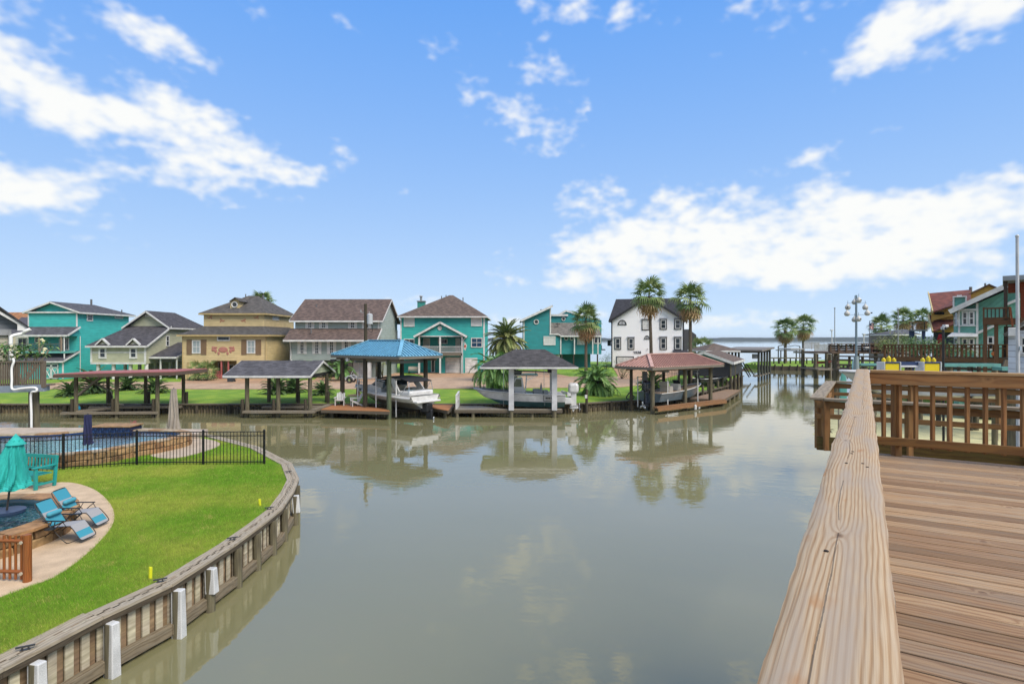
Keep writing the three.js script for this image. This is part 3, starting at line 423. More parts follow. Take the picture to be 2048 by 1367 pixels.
// ------------------------------------------------------------------ 3: tan-yellow house with shutters
{
  const Zf = 65.7, Z1 = 68.5, Zb = 78.3, t = thing('yellow_house', 'tan yellow house with shutters, pink crab emblem and round dormer window', 'house', V(-33, ROAD, -70)), ye = siding('#ccb787'), rf = shingle('#5c5853'), ys = paint('#c2ac78'), pink = paint('#c4706a'), sh = wood(greyW, '#b59b80');
  const x0 = X(364, Zf), x1 = X(533, Zf), u0 = X(407, Z1), u1 = X(528, Z1), yl = Y(669, Zf), yu = Y(626, Z1), rimY = Y(652, Z1);
  const op = [[X(422, Zf), X(473, Zf)], Y(721, Zf)];
  part(t, 'wall', [prism([[x0, YB], [op[0][0], YB], [op[0][0], op[1]], [op[0][1], op[1]], [op[0][1], YB], [x1, YB], [x1, yl], [x0, yl]], -Zf, -Zf - 0.3), wbox(x0, YB, -Zf - 2.5, x1, yl, -Zb), wbox(x1 - 0.3, YB, -Zf - 0.3, x1, yl, -Zf - 2.5), wbox(x0, YB, -Zf - 0.3, x0 + 0.3, yl, -Zf - 2.5), wbox(x0 + 0.3, op[1], -Zf - 0.3, x1 - 0.3, op[1] + 0.2, -Zf - 2.5)], ye);
  part(t, 'upper_wall', wbox(u0, yl, -Z1, u1, yu, -Zb + 0.5), ye);
  win(t, Zf + 2.49, 436, 724, 448, 754, { rows: 1, name: 'door', pane: wood(brownW, '#a08060') }); win(t, Zf + 2.49, 456, 728, 468, 746, { rows: 1 });
  const ring = part(t, 'lower_roof', [slab([V(x0 - 0.4, yl, -Zf + 0.4), V(x1 + 0.4, yl, -Zf + 0.4), V(u1, rimY, -Z1), V(u0, rimY, -Z1)], 0.14), slab([V(x1 + 0.4, yl, -Zf + 0.4), V(x1 + 0.4, yl, -Zb), V(u1, rimY, -Zb + 2), V(u1, rimY, -Z1)], 0.14), slab([V(x0 - 0.4, yl, -Zf + 0.4), V(x0 - 0.4, yl, -Zb), V(u0, rimY, -Zb + 2), V(u0, rimY, -Z1)], 0.14)], shingle('#55524e'));
  part(ring, 'fascia', [bar(V(x0 - 0.4, yl - 0.1, -Zf + 0.43), V(x1 + 0.4, yl - 0.1, -Zf + 0.43), 0.06, 0.18), bar(V(x1 + 0.43, yl - 0.1, -Zf + 0.4), V(x1 + 0.43, yl - 0.1, -Zb), 0.06, 0.18)], ys);
  roof4(t, rf, [u0 - 0.4, u1 + 0.4, Z1 - 0.4, Zb + 0.3], yu, [X(497, 73), 73, X(512, 73), 73.6], Y(591, 73), { fascia: ys, alongX: true });
  const Zd = 69.6; part(t, 'dormer', [prx(Zd, [[460, 621], [478, 621], [478, 600], [469, 595], [460, 600]], 0, 3)], ye); part(t, 'dormer_roof', [slab([P(457.5, 602, Zd - 0.3), P(469, 594, Zd - 0.3), P(469, 594, Zd - 0.3).add(V(0, 0, -4)), P(457.5, 602, Zd - 0.3).add(V(0, 0, -4))], 0.1), slab([P(480.5, 602, Zd - 0.3), P(469, 594, Zd - 0.3), P(469, 594, Zd - 0.3).add(V(0, 0, -4)), P(480.5, 602, Zd - 0.3).add(V(0, 0, -4))], 0.1)], rf); disc(t, Zd, 469, 609, 5.4, glass);
  for (const c of [392.5, 502]) { win(t, Zf, c - 8.5, 680, c + 8.5, 706.5, { rows: 2, cols: 2, pane: M('#8b9799', { roughness: 0.12 }) }); shutter(t, Zf, c - 19.5, 679, c - 9, 709, sh); shutter(t, Zf, c + 9, 679, c + 20, 709, sh); }
  win(t, Zf, 434, 671.5, 460, 681.5, { rows: 1, w: 0.12 });
  const zs = (px) => x1 * F / (px - CX), zu = (px) => u1 * F / (px - CX); winSide(t, u1, zu(544), zu(557), Y(640, zu(550)), Y(632.5, zu(550)), { rows: 1 });
  garage(t, Zf, 376.5, 726, 410, 757, ye, ys); garage(t, Zf, 486, 726, 524, 757, ye, ys);
  for (const px of [441, 455]) post(t, Zf, px, 721, 757, 2.4, pink, 'porch_post', 0.1);
  { const c = P(440, 757, Zf).add(V(0, 0, -0.15)), l = []; for (let i = 0; i < 7; i++) { const a = i / 6 * Math.PI / 2 + Math.PI / 2; l.push(bar(c, c.clone().add(V(Math.cos(a) * 0.92, Math.sin(a) * 0.84 + 0.02, 0)), 0.05, 0.06)); } l.push(bx(Zf, 424, 742, 441, 743.5, 0.1, 0.2)); part(t, 'sunburst_rail', l, pink); }
  { const z = -Zf + 0.02, e = [], C = (px, py, rx, ry) => e.push(ball(V(X(px, Zf), Y(py, Zf), z), rx, ry, 0.03, 14)); C(446, 699, 0.55, 0.33); for (const s of [-1, 1]) { C(446 + s * 15, 701, 0.16, 0.26); C(446 + s * 20, 699, 0.2, 0.2); C(446 + s * 16, 694.5, 0.3, 0.1); C(446 + s * 9, 706, 0.14, 0.2); C(446 + s * 21, 695, 0.1, 0.17); } part(t, 'crab_emblem', e, paint('#bd7f70')); }
  for (const [px, py, s] of [[420, 634, 1], [443.5, 640.5, -1], [487, 640.5, 1], [513, 634, 1]]) part(t, 'leaf_emblem', [[0, 0, 0.3, 0.09, 0.5], [-3, 1, 0.22, 0.07, -0.3], [2, -1.5, 0.2, 0.07, 1.1], [2.5, 2, 0.18, 0.06, -0.9]].map(([a, b, rx, ry, q]) => clean(new THREE.SphereGeometry(1, 10, 6).scale(rx, ry, 0.03).rotateZ(q * s).translate(X(px + a * s, Z1), Y(py + b, Z1), -Z1 + 0.01))), paint('#bf8767'));
  part(t, 'side_stair', [wbox(x1, 2.6, -72, x1 + 1.2, 2.75, -74), wbox(x1 + 0.2, 2.75, -73, x1 + 0.9, 4.1, -73.6)], dark);
  vent(t, 491, 594, 73, 0.4); vent(t, 526, 598, 74, 0.55, 0.13); part(t, 'gutter', tube([P(362, 670, Zf - 0.4), P(364, 672, Zf - 0.1), V(x0 + 0.05, 3.5, -Zf + 0.05), V(x0 + 0.05, YB, -Zf + 0.05)], 0.045), ys); part(t, 'gutter', tube([V(x1 - 0.1, yl - 0.2, -Zf + 0.06), V(x1 - 0.1, 3, -Zf + 0.06), V(x1 - 0.1, YB, -Zf + 0.06)], 0.045), ys);
}
// ------------------------------------------------------------------ 4: grey-green house with brown roof
{
  const Zf = 67, Zr = 73, Zb = 78.4, t = thing('grey_green_house', 'grey green house with brown shingle roof and rows of narrow white framed windows', 'house', V(-21, ROAD, -72)), g = siding('#a1aea8'), rf = shingle('#6a5951');
  const x0 = X(581, Zf), x1 = -15.8, ye = Y(679, 66), yu = Y(640.5, 68), yr = Y(598, Zr), yb = Y(720, Zf), Zu = 68.4;
  part(t, 'wall', wbox(x0, yb, -Zf, x1, ye, -Zb), g); part(t, 'upper_wall', prism([[0, 0], [Zb - Zu, 0], [Zb - Zu, yu - ye + 0.2], [(Zb - Zu) / 2 - 0.2, yr - ye - 0.25], [0, yu - ye]], 0, x1 - x0).rotateY(Math.PI / 2).translate(x0, ye, -Zu), g);
  roof4(t, rf, [x0 - 0.5, x1 + 0.4, Zu - 0.6, Zb + 0.4], yu, [x0 - 0.5, Zr, x1 + 0.4, Zr], yr);
  part(t, 'lower_roof', slab([V(x0 - 0.5, ye, -66), V(x1 + 0.15, ye, -66), V(x1 + 0.15, Y(656.5, Zu), -Zu), V(x0 - 0.5, Y(656.5, Zu), -Zu)], 0.14), rf);
  part(t, 'lower_fascia', [bar(V(x0 - 0.5, ye - 0.12, -65.97), V(x1 + 0.15, ye - 0.12, -65.97), 0.06, 0.2), bar(V(x1 + 0.18, ye - 0.1, -66), V(x1 + 0.18, Y(657.5, Zu), -Zu), 0.06, 0.22)], trim);
  for (const c of [604, 633.5, 663, 692.5, 722]) { win(t, Zf, c - 4, 682, c + 4, 707, { rows: 4, cols: 2, w: 0.07 }); shutter(t, Zf, c - 9.2, 681, c - 4.1, 707.5, white); shutter(t, Zf, c + 4.1, 681, c + 9.2, 707.5, white); }
  for (const c of [619.5, 647, 705, 733]) { win(t, Zu, c - 4, 644, c + 4, 656, { rows: 2, cols: 2, w: 0.07 }); part(t, 'window_panel', bx(Zu, c - 9, 643.5, c - 4.1, 656.5, -0.05, 0), white); part(t, 'window_panel', bx(Zu, c + 4.1, 643.5, c + 9, 656.5, -0.05, 0), white); }
  part(t, 'corner_trim', [bx(Zf, 580, 680, 582, 720, -0.05, 0), bx(Zu, 755.5, 642, 758.5, 657, -0.05, 0)], trim); part(t, 'skylight', [ball(P(682, 627, 70.6), 0.5, 0.18, 0.4)], M('#c9c6bd', { roughness: 0.4 }));
  part(t, 'lower_room', [wbox(x0 + 0.8, YB, -Zf - 5, x1 - 5.5, yb, -Zb), wbox(X(715, Zf), YB, -Zf - 1.5, x1, yb, -Zb)], g);
  part(t, 'white_door', bx(Zf + 1.4, 704, 722, 728, 753, -0.06, 0.02), white); for (const [px, w] of [[585, 4], [640, 4], [699, 8], [735, 10], [752, 4]]) post(t, Zf, px, 719, 757, w, px === 735 ? white : wood(greyW, '#6d6a64'), 'stilt', 0.2);
  part(t, 'gutter', tube([P(576, 681, 66), P(579, 684, 66.6), V(x0 + 0.1, 3.6, -Zf + 0.06), V(x0 + 0.1, yb, -Zf + 0.06), P(592, 722, Zf - 0.1)], 0.05), trim);
  vent(t, 633, 614, 71, 0.35); vent(t, 622, 661, 67, 0.3); vent(t, 757, 609, 72.5, 0.3); winSide(t, x1, 77.5, 78.3, 5.2, 6.6);
}
// ------------------------------------------------------------------ 5: teal house with central gabled balcony
{
  const Z = 76.7, Zb = 89, t = thing('teal_balcony_house', 'teal two storey house with gabled white balcony and white garage doors', 'house', V(-9, ROAD, -80)), teal = siding('#2caca6'), rf = shingle('#6b5c52');
  const x0 = X(802, Z), x1 = X(968, Z), yu = Y(632, Z), xo0 = X(845, Z), xo1 = X(922, Z), yf = Y(711, Z), op1 = X(880, Z), op0 = X(815, Z);
  part(t, 'wall', [wbox(x0, YB, -Z - 1.8, x1, yu, -Zb), wbox(x0, Y(713, Z), -Z, X(840, Z), yu, -Z - 1.8), wbox(X(922, Z), YB, -Z, x1, yu, -Z - 1.8), wbox(X(840, Z), Y(672, Z), -Z, X(922, Z), yu, -Z - 1.8), wbox(X(882, Z), YB, -Z, X(890, Z), yf, -Z - 1.8), wbox(X(890, Z), YB, -Z - 0.3, X(922, Z), yf, -Z - 1.8)], teal);
  part(t, 'lower_entry', wbox(op0, YB, -Z - 1.6, op1, yf - 0.1, -Z - 1.78), teal);
  roof4(t, rf, [X(796, Z), X(975, Z), Z - 0.6, Zb + 0.6], yu, [X(899, 83), 83, X(906, 83), 83], Y(590, 83), { alongX: true });
  win(t, Z, 807.5, 634, 829, 653, { rows: 3, cols: 1, w: 0.13, pane: blind }); win(t, Z, 942, 633.5, 964, 652, { rows: 3, w: 0.13, pane: blind }); win(t, Z, 942, 675, 965, 694.5, { cols: 2, rows: 2, w: 0.12, pane: M('#1e3a52', { roughness: 0.06 }) }); win(t, Z, 807.5, 677, 829, 696, { cols: 2 });
  const Zp = Z - 1.6;
  part(t, 'porch_gable', prx(Zp, [[839, 672], [922, 672], [880, 647]], 0, 0.25), teal); disc(t, Zp, 879.5, 656, 3.6, white);
  part(t, 'porch_roof', [slab([P(827, 672, Zp - 0.4), P(880, 643, Zp - 0.4), V(X(880, Zp), Y(643, Zp), -Z - 0.5), V(X(827, Zp), Y(672, Zp), -Z - 0.5)], 0.14), slab([P(934, 672, Zp - 0.4), P(880, 643, Zp - 0.4), V(X(880, Zp), Y(643, Zp), -Z - 0.5), V(X(934, Zp), Y(672, Zp), -Z - 0.5)], 0.14)], rf);
  part(t, 'porch_fascia', [bar(P(827, 673.4, Zp - 0.42), P(880, 644.6, Zp - 0.42), 0.06, 0.26), bar(P(934, 673.4, Zp - 0.42), P(880, 644.6, Zp - 0.42), 0.06, 0.26), bx(Zp, 838, 671, 924, 673, -0.04, 0.2)], trim);
  for (const px of [838, 880, 924]) post(t, Zp, px, 672, 746, 3.2, trim, 'porch_post', 0);
  part(t, 'balcony_floor', box(X(838, Zp), Y(711, Zp), -Zp, X(924, Zp), Y(705.5, Zp), -Z - 1.8), wood(greyW, '#a5a29b')); railing(t, P(840, 705.5, Zp + 0.1), P(923, 705.5, Zp + 0.1), 0.85, 40, white, { pk: 0.03 });
  win(t, Z + 1.8, 846, 676, 860, 703, { rows: 1, fm: white, pane: paint('#cfcac2'), name: 'door' }); win(t, Z + 1.8, 876, 677.5, 895, 687.5, { rows: 1, fm: white }); win(t, Z + 1.8, 911, 676, 921, 704, { rows: 1, fm: white, pane: white, name: 'door' });
  garage(t, Z + 0.3, 891, 716, 923, 745.5); garage(t, Z, 932, 717, 953, 745.5); win(t, Z + 1.58, 862, 717, 870, 745, { rows: 1, name: 'door', w: 0.12 });
  part(t, 'corner_trim', [bx(Z, 800.5, 632, 803, 713, -0.05, 0), bx(Z, 966.5, 633, 969.5, 746, -0.05, 0)], trim);
  const ch = part(t, 'chimney', wx(82, 834.5, 602, 849, 624, 0, 1), siding('#2f8f83')); part(ch, 'chimney_cap', [bx(82, 833.5, 601, 850, 603, -0.1, 1.1), cyl(P(842, 602, 82.5), P(842, 592, 82.5), 0.16), cyl(P(842, 593, 82.5), P(842, 591, 82.5), 0.3, 0.2)], M('#7c8081', { roughness: 0.5 }));
  for (const [a, b] of [[883, 595], [892, 593], [926, 598]]) vent(t, a, b, 84, 0.25);
  const fg = part(t, 'banner', slab([P(929, 683, Zp), P(934, 690, Zp), P(931, 701, Zp), P(927, 697, Zp)], 0.01), paint('#d9cfcb')); part(fg, 'banner_mark', [ball(P(930, 692, Zp - 0.02), 0.14, 0.2, 0.01)], paint('#b8543c')); part(fg, 'banner_pole', bar(P(924, 690, Zp), P(929, 682.5, Zp), 0.03), white);
  part(t, 'gutter', tube([P(933, 674, Zp - 0.4), P(927, 679, Zp - 0.1), P(925.5, 690, Zp - 0.05), P(925.5, 746, Zp - 0.05)], 0.05), trim);
}
// ------------------------------------------------------------------ 6: deep teal modern house with shed roof
{
  const Z = 88, t = thing('shed_roof_house', 'deep teal house with steep shed roof and small round windows', 'house', V(8, ROAD, -94)), teal = siding('#1b898d'), rf = shingle('#7b766f');
  const yb = Y(708, Z);
  part(t, 'wall', [prx(Z, [[1047.5, 708], [1121, 708], [1121, 671], [1101, 668], [1101, 614], [1047.5, 637]], 0, 11)], teal);
  part(t, 'entry_wall', [wx(Z, 1121.5, 671, 1150, 708, 0.4, 9), wx(Z, 1150, 671, 1186, 708, 0.9, 9)], teal); part(t, 'side_wing', wx(Z + 3, 1184, 640, 1203, 708, 0, 9), teal);
  part(t, 'upper_wall', [wx(Z + 5, 1101, 631, 1152, 655, 0, 5), prx(Z + 6, [[1116, 655], [1200, 655], [1200, 640], [1132, 621], [1116, 630]], 0, 4)], teal);
  part(t, 'shed_roof', [slab([V(X(1041, Z), Y(640, Z), -Z + 0.6), V(X(1104.5, Z), Y(610.5, Z), -Z + 0.6), V(X(1104.5, Z), Y(610.5, Z), -Z - 11.6), V(X(1041, Z), Y(640, Z), -Z - 11.6)], 0.18)], rf);
  part(t, 'roof_trim', [bar(V(X(1041, Z), Y(641.5, Z), -Z + 0.63), V(X(1104.5, Z), Y(612, Z), -Z + 0.63), 0.06, 0.32), bx(Z, 1099.6, 616, 1102, 668, -0.08, 0.1), bar(P(1099, 668, Z - 0.08), P(1117, 668, Z - 0.08), 0.1, 0.2), bar(P(1117, 668, Z - 0.08), P(1122, 672, Z - 0.08), 0.1, 0.2), bar(P(1121, 672, Z - 0.3), P(1204, 672, Z - 0.3), 0.1, 0.22), bx(Z + 4.9, 1101, 628, 1136, 632, -0.2, 0.3), bar(P(1116, 630, Z + 5.9), P(1132, 621, Z + 5.9), 0.1, 0.3), bar(P(1132, 621, Z + 5.9), P(1200, 640, Z + 5.9), 0.1, 0.3)], trim);
  part(t, 'lower_roof', slab([P(1121, 671.5, Z - 0.3), P(1204, 671.5, Z - 0.3), V(X(1204, Z), Y(645, Z + 5), -Z - 5), V(X(1101.5, Z + 5), Y(645, Z + 5), -Z - 5), V(X(1102, Z), Y(667, Z), -Z)], 0.15), rf);
  disc(t, Z, 1072.5, 643.5, 4.4, glass); disc(t, Z + 5, 1127, 637.5, 3.4, glass); disc(t, Z + 0.4, 1132.5, 676.5, 3.4, glass); disc(t, Z + 0.4, 1143.5, 676.5, 3.4, glass);
  win(t, Z, 1087, 672, 1111, 690, { cols: 2, rows: 1, pane: blind, w: 0.14 }); win(t, Z + 0.9, 1154, 672, 1175, 689, { cols: 2, rows: 1, pane: blind, w: 0.14 }); win(t, Z + 3, 1188, 672, 1202, 687, { cols: 2, rows: 1, w: 0.12 });
  for (const px of [1047.8, 1121.5, 1149, 1185.5, 1196]) part(t, 'corner_trim', bx(Z, px - 1.1, px < 1050 ? 637 : 672, px + 1.1, 708, -0.1, 0.2), trim);
  part(t, 'lower_room', wbox(X(1060, Z), YB, -Z - 5, X(1190, Z), yb, -Z - 10), teal); for (const px of [1052, 1082, 1118, 1124, 1148, 1172, 1196]) post(t, Z, px, 708, 737, 2.6, px === 1118 ? white : wood(greyW, '#57534d'), 'stilt', 0.4);
  part(t, 'garage_panel', wx(Z + 1, 1098, 709, 1120, 736, 0, 0.3), white); part(t, 'balcony', [bx(Z + 4, 1203, 698, 1211, 700, 0, 2), bx(Z + 4, 1203, 690, 1204, 698, 0, 0.1)], dark); part(t, 'weather_vane', [bar(P(1115, 652, Z + 3), P(1115, 645, Z + 3), 0.05), bar(P(1112, 648, Z + 3), P(1120, 648, Z + 3), 0.3, 0.1)], dark);
  vent(t, 1082, 622, Z + 4, 0.3, 0.12);
}
// ------------------------------------------------------------------ 7: white house with black trim
const font = await new FontLoader().loadAsync('fonts/droid/droid_sans_bold.typeface.json');
{
  turnTo(1292); const Z = 94.6, t = thing('white_house', 'white gabled house with black trimmed windows and charcoal roof', 'house', V(0, ROAD, -99)), w = M('#e3e4e5', { bumpMap: T.sidingB, bumpScale: 0.028, roughness: 0.6 }), rf = shingle('#35363d'), bt = paint('#232427');
  const x0 = X(1224, Z), x1 = X(1367.5, Z), yu = Y(637, Z), ax = (x0 + x1) / 2, ar = Y(593, Z), Zr = 99.6;
  part(t, 'wall', [wbox(x0, YB, -Z - 0.3, x1, yu, -104.6), prism([[x0, YB], [x1, YB], [x1, yu], [ax, ar - 0.2], [x0, yu]], -Z, -Z - 0.3)], w);
  part(t, 'front_roof', [slab([V(x0 - 0.5, yu - 0.35, -Z + 0.5), V(ax, ar, -Z + 0.5), V(ax, ar, -Zr - 2), V(x0 - 0.5, yu - 0.35, -Zr - 2)], 0.2), slab([V(x1 + 0.5, yu - 0.35, -Z + 0.5), V(ax, ar, -Z + 0.5), V(ax, ar, -Zr - 2), V(x1 + 0.5, yu - 0.35, -Zr - 2)], 0.2)], rf);
  part(t, 'rake_trim', [bar(V(x0 - 0.5, yu - 0.5, -Z + 0.53), V(ax, ar - 0.16, -Z + 0.53), 0.06, 0.34), bar(V(x1 + 0.5, yu - 0.5, -Z + 0.53), V(ax, ar - 0.16, -Z + 0.53), 0.06, 0.34)], bt);
  roof4(t, rf, [x0 - 0.5, x1 + 0.7, Z + 0.4, 105], yu, [X(1232, Zr), Zr, X(1360, Zr), Zr], Y(597, Zr), { fascia: bt, name: 'main_roof', alongX: true });
  const bw = (a, b, c, d, pane = glass) => { win(t, Z, a, b + 2, c, d, { fm: bt, w: 0.2, rows: 1, pane: bt }); win(t, Z - 0.05, a + 1.8, b + 3.5, c - 1.8, d - 1.6, { rows: 2, w: 0.12, pane }); part(t, 'window_hood', bx(Z, a - 0.6, b, c + 0.6, b + 2.4, -0.22, 0), M('#85878c', { roughness: 0.5 })); };
  bw(1283.5, 636.5, 1299, 660, white); for (const a of [1319.5, 1348.5]) { bw(a, 636, a + 14.5, 659); bw(a, 672, a + 14.5, 699); } for (const a of [1229, 1255.5]) bw(a, 673, a + 13.5, 699);
  halfRound(t, Z, 1235.5, 1253.5, 639, 649.5, bt, paint('#c9cacc')); halfRound(t, Z, 1288.5, 1299.5, 670.5, 678, bt, paint('#c9cacc'));
  garage(t, Z, 1234, 714, 1266.5, 735, white, bt); garage(t, Z, 1277, 714, 1309, 735, white, bt); garage(t, Z, 1320, 714, 1352, 735, white, bt);
  part(t, 'corner_trim', [bx(Z, 1222.5, 637, 1225, 735, -0.06, 0), bx(Z, 1366, 637, 1368.5, 702, -0.06, 0)], bt);
  const num = new TextGeometry('1038', { font, size: 0.42, depth: 0.04, curveSegments: 3 }); num.translate(X(1266.5, Z), Y(707, Z), -Z + 0.01); part(t, 'house_number', num, bt);
  part(t, 'lean_to', [prism([[x1, YB], [X(1396, Z), YB], [X(1396, Z), Y(669, Z)], [X(1381, Z), Y(658, Z)], [x1, Y(658, Z)]], -Z - 3, -Z - 9)], siding('#3a3b40')); part(t, 'lean_to_roof', [slab([V(X(1346, Z), Y(706, Z), -Z + 1.4), V(X(1392, Z), Y(706, Z), -Z + 1.4), V(X(1392, Z), Y(699, Z), -Z), V(X(1346, Z), Y(699, Z), -Z)], 0.15)], rf);
  part(t, 'balcony', [bx(Z + 5, 1215, 690, 1222.5, 691.5, 0, 3), bx(Z + 5, 1215, 680, 1222, 690, 0, 0.1)], bt); win(t, Z, 1372, 638, 1375, 647, { fm: white, rows: 1, w: 0.06 });
  part(t, 'wall_lamp', ball(P(1296, 697, Z - 0.1), 0.1), white); turnTo(null);
}
// ------------------------------------------------------------------ roofs that show over and between the row
{
  const Z = 98, t = thing('orange_roof_house', 'distant house with orange and grey roofs behind the bright teal house', 'house', V(-84, ROAD, -100)), w = siding('#c9bda4');
  part(t, 'wall', wbox(X(0, Z), YB, -Z, X(56, Z), Y(640, Z), -Z - 9), w); roof4(t, shingle('#b07a4c'), [X(-30, Z), X(56, Z), Z - 0.5, Z + 9.5], Y(643, Z), [X(0, Z + 4), Z + 4.5, X(42, Z + 4), Z + 4.5], Y(624, Z + 4), { alongX: true });
  const u = thing('grey_roof_house', 'distant house with dark grey roof showing left of the bright teal house', 'house', V(-74, ROAD, -86)); part(u, 'wall', wbox(X(30, 86), YB, -86, X(75, 86), Y(652, 86), -93), siding('#b9b6ad')); roof4(u, shingle('#54525a'), [X(26, 86), X(78, 86), 85.6, 93.5], Y(652, 86), [X(42, 89), 89, X(70, 89), 89], Y(634, 89), { alongX: true });
}
// ================================================================== palms
function fanLeafGeo(seed, petiole = 0.8, R = 0.95, droop = 0.35, n = 17) {
  const r = rng(seed), v = [], push = (...p) => p.forEach((q) => v.push(q.x, q.y, q.z));
  for (const s of [-1, 1]) push(V(-0.025 * s, 0, 0), V(0.025 * s, 0.01, 0), V(0, 0.03, petiole));
  push(V(-0.03, 0, 0), V(0, -0.04, petiole), V(0.03, 0, 0));
  const hub = V(0, 0, petiole);
  for (let i = 0; i < n; i++) {
    const a = lerp(-1.85, 1.85, i / (n - 1)) + (r() - 0.5) * 0.06, L = R * (1 - 0.16 * Math.abs(a) / 1.85) * (0.9 + r() * 0.2), w = 0.06 * R / 0.95, f = V(Math.sin(a), 0, Math.cos(a)), sd = V(Math.cos(a), 0, -Math.sin(a)), d = droop * (0.7 + r() * 0.6);
    const m1 = hub.clone().addScaledVector(f, L * 0.42).add(V(0, -d * 0.1 + 0.03, 0)), m2 = hub.clone().addScaledVector(f, L * 0.8).add(V(0, -d * 0.38, 0)), tip = hub.clone().addScaledVector(f, L * 0.94).add(V(0, -d * 0.95, 0));
    const a1 = m1.clone().addScaledVector(sd, w).add(V(0, -0.03, 0)), b1 = m1.clone().addScaledVector(sd, -w).add(V(0, -0.03, 0)), a2 = m2.clone().addScaledVector(sd, w * 0.55), b2 = m2.clone().addScaledVector(sd, -w * 0.55);
    push(hub, b1, m1, hub, m1, a1, b1, b2, m1, m1, b2, a2, m1, a2, a1, b2, tip, a2);
  }
  const g = new THREE.BufferGeometry(); g.setAttribute('position', new THREE.Float32BufferAttribute(v, 3)); g.computeVertexNormals(); return clean(g);
}
function featherGeo(seed, L, bend, n, leaf, { vee = 0.45, fwd = 0.9, w = 0.03, rad = 0.02 } = {}) {
  const r = rng(seed), v = [], push = (...p) => p.forEach((q) => v.push(q.x, q.y, q.z)), N = 12, pts = [V(0, 0, 0)]; let a = 0;
  for (let i = 1; i <= N; i++) { a += bend / N * (0.5 + i / N); const q = pts[i - 1].clone().add(V(0, -Math.sin(a), Math.cos(a)).multiplyScalar(L / N)); pts.push(q); }
  const at = (s) => { const k = Math.min(N - 1, Math.floor(s * N)), f = s * N - k; return pts[k].clone().lerp(pts[k + 1], f); }, dir = (s) => { const k = Math.min(N - 1, Math.floor(s * N)); return pts[k + 1].clone().sub(pts[k]).normalize(); };
  for (let i = 0; i < N; i++) { const t0 = rad * (1 - i / N * 0.85), t1 = rad * (1 - (i + 1) / N * 0.85), A = pts[i], B = pts[i + 1]; push(A.clone().add(V(-t0, 0, 0)), A.clone().add(V(t0, 0, 0)), B.clone().add(V(t1, 0, 0)), A.clone().add(V(-t0, 0, 0)), B.clone().add(V(t1, 0, 0)), B.clone().add(V(-t1, 0, 0))); }
  for (let i = 0; i < n; i++) for (const s of [-1, 1]) {
    const k = 0.1 + 0.9 * (i + 0.3 * r()) / n, p = at(k), f = dir(k), up = V(1, 0, 0).cross(f).multiplyScalar(-1), l = leaf * Math.pow(Math.sin(Math.PI * (0.14 + 0.8 * k)), 0.7) * (0.85 + 0.3 * r());
    const o = V(s, 0, 0).addScaledVector(f, fwd).addScaledVector(up, vee * (0.5 + r())).normalize(), tip = p.clone().addScaledVector(o, l).add(V(0, -l * 0.22, 0)), m = p.clone().addScaledVector(o, l * 0.45), sd = V().crossVectors(o, up).normalize().multiplyScalar(w);
    push(p, m.clone().add(sd), tip, p, tip, m.clone().sub(sd));
  }
  const g = new THREE.BufferGeometry(); g.setAttribute('position', new THREE.Float32BufferAttribute(v, 3)); g.computeVertexNormals(); return clean(g);
}
const leafM = (c) => M(c, { phys: true, side: THREE.DoubleSide, roughness: 0.62, transmission: 0.18, thickness: 0 });
const fanG = [leafM('#5f7838'), leafM('#738a46'), leafM('#4e692f'), leafM('#839254')], fanD = [leafM('#a5855a'), leafM('#8f6d45'), leafM('#b39a6a')], dateG = [leafM('#6b7f3c'), leafM('#828f4e'), leafM('#586d31'), leafM('#969c60')], pygG = [leafM('#689048'), leafM('#82a45c'), leafM('#577f3b')], sagoG = [leafM('#3f5c2c'), leafM('#4e6d34'), leafM('#5e7b3e')];
const barkM = M('#8a7a67', { map: T.bark, bumpMap: T.bark, bumpScale: 0.02, roughness: 0.95 }), barkD = M('#4c3b2d', { map: T.bark, bumpMap: T.bark, bumpScale: 0.05, roughness: 0.95 });
const fanL = [1, 2, 3].map((s) => fanLeafGeo(s, 0.8 + s * 0.08, 0.95, 0.3 + s * 0.12, 15)), fanDry = [4, 5].map((s) => fanLeafGeo(s, 0.95, 0.95, 0.75, 10));
const dateL = [featherGeo(11, 3.0, 0.7, 50, 0.5, { w: 0.04 }), featherGeo(12, 2.9, 1.1, 50, 0.5, { w: 0.04 }), featherGeo(13, 2.8, 1.5, 48, 0.48, { w: 0.04 })], pygL = [featherGeo(21, 2.2, 1.1, 38, 0.4, { w: 0.03, rad: 0.016 }), featherGeo(22, 2.2, 1.7, 38, 0.42, { w: 0.03, rad: 0.016 }), featherGeo(23, 2.1, 2.2, 36, 0.4, { w: 0.03, rad: 0.016 })], sagoL = [featherGeo(31, 1.35, 0.8, 40, 0.2, { w: 0.022, vee: 0.6, rad: 0.014 }), featherGeo(32, 1.25, 1.3, 40, 0.2, { w: 0.022, vee: 0.6, rad: 0.014 })];
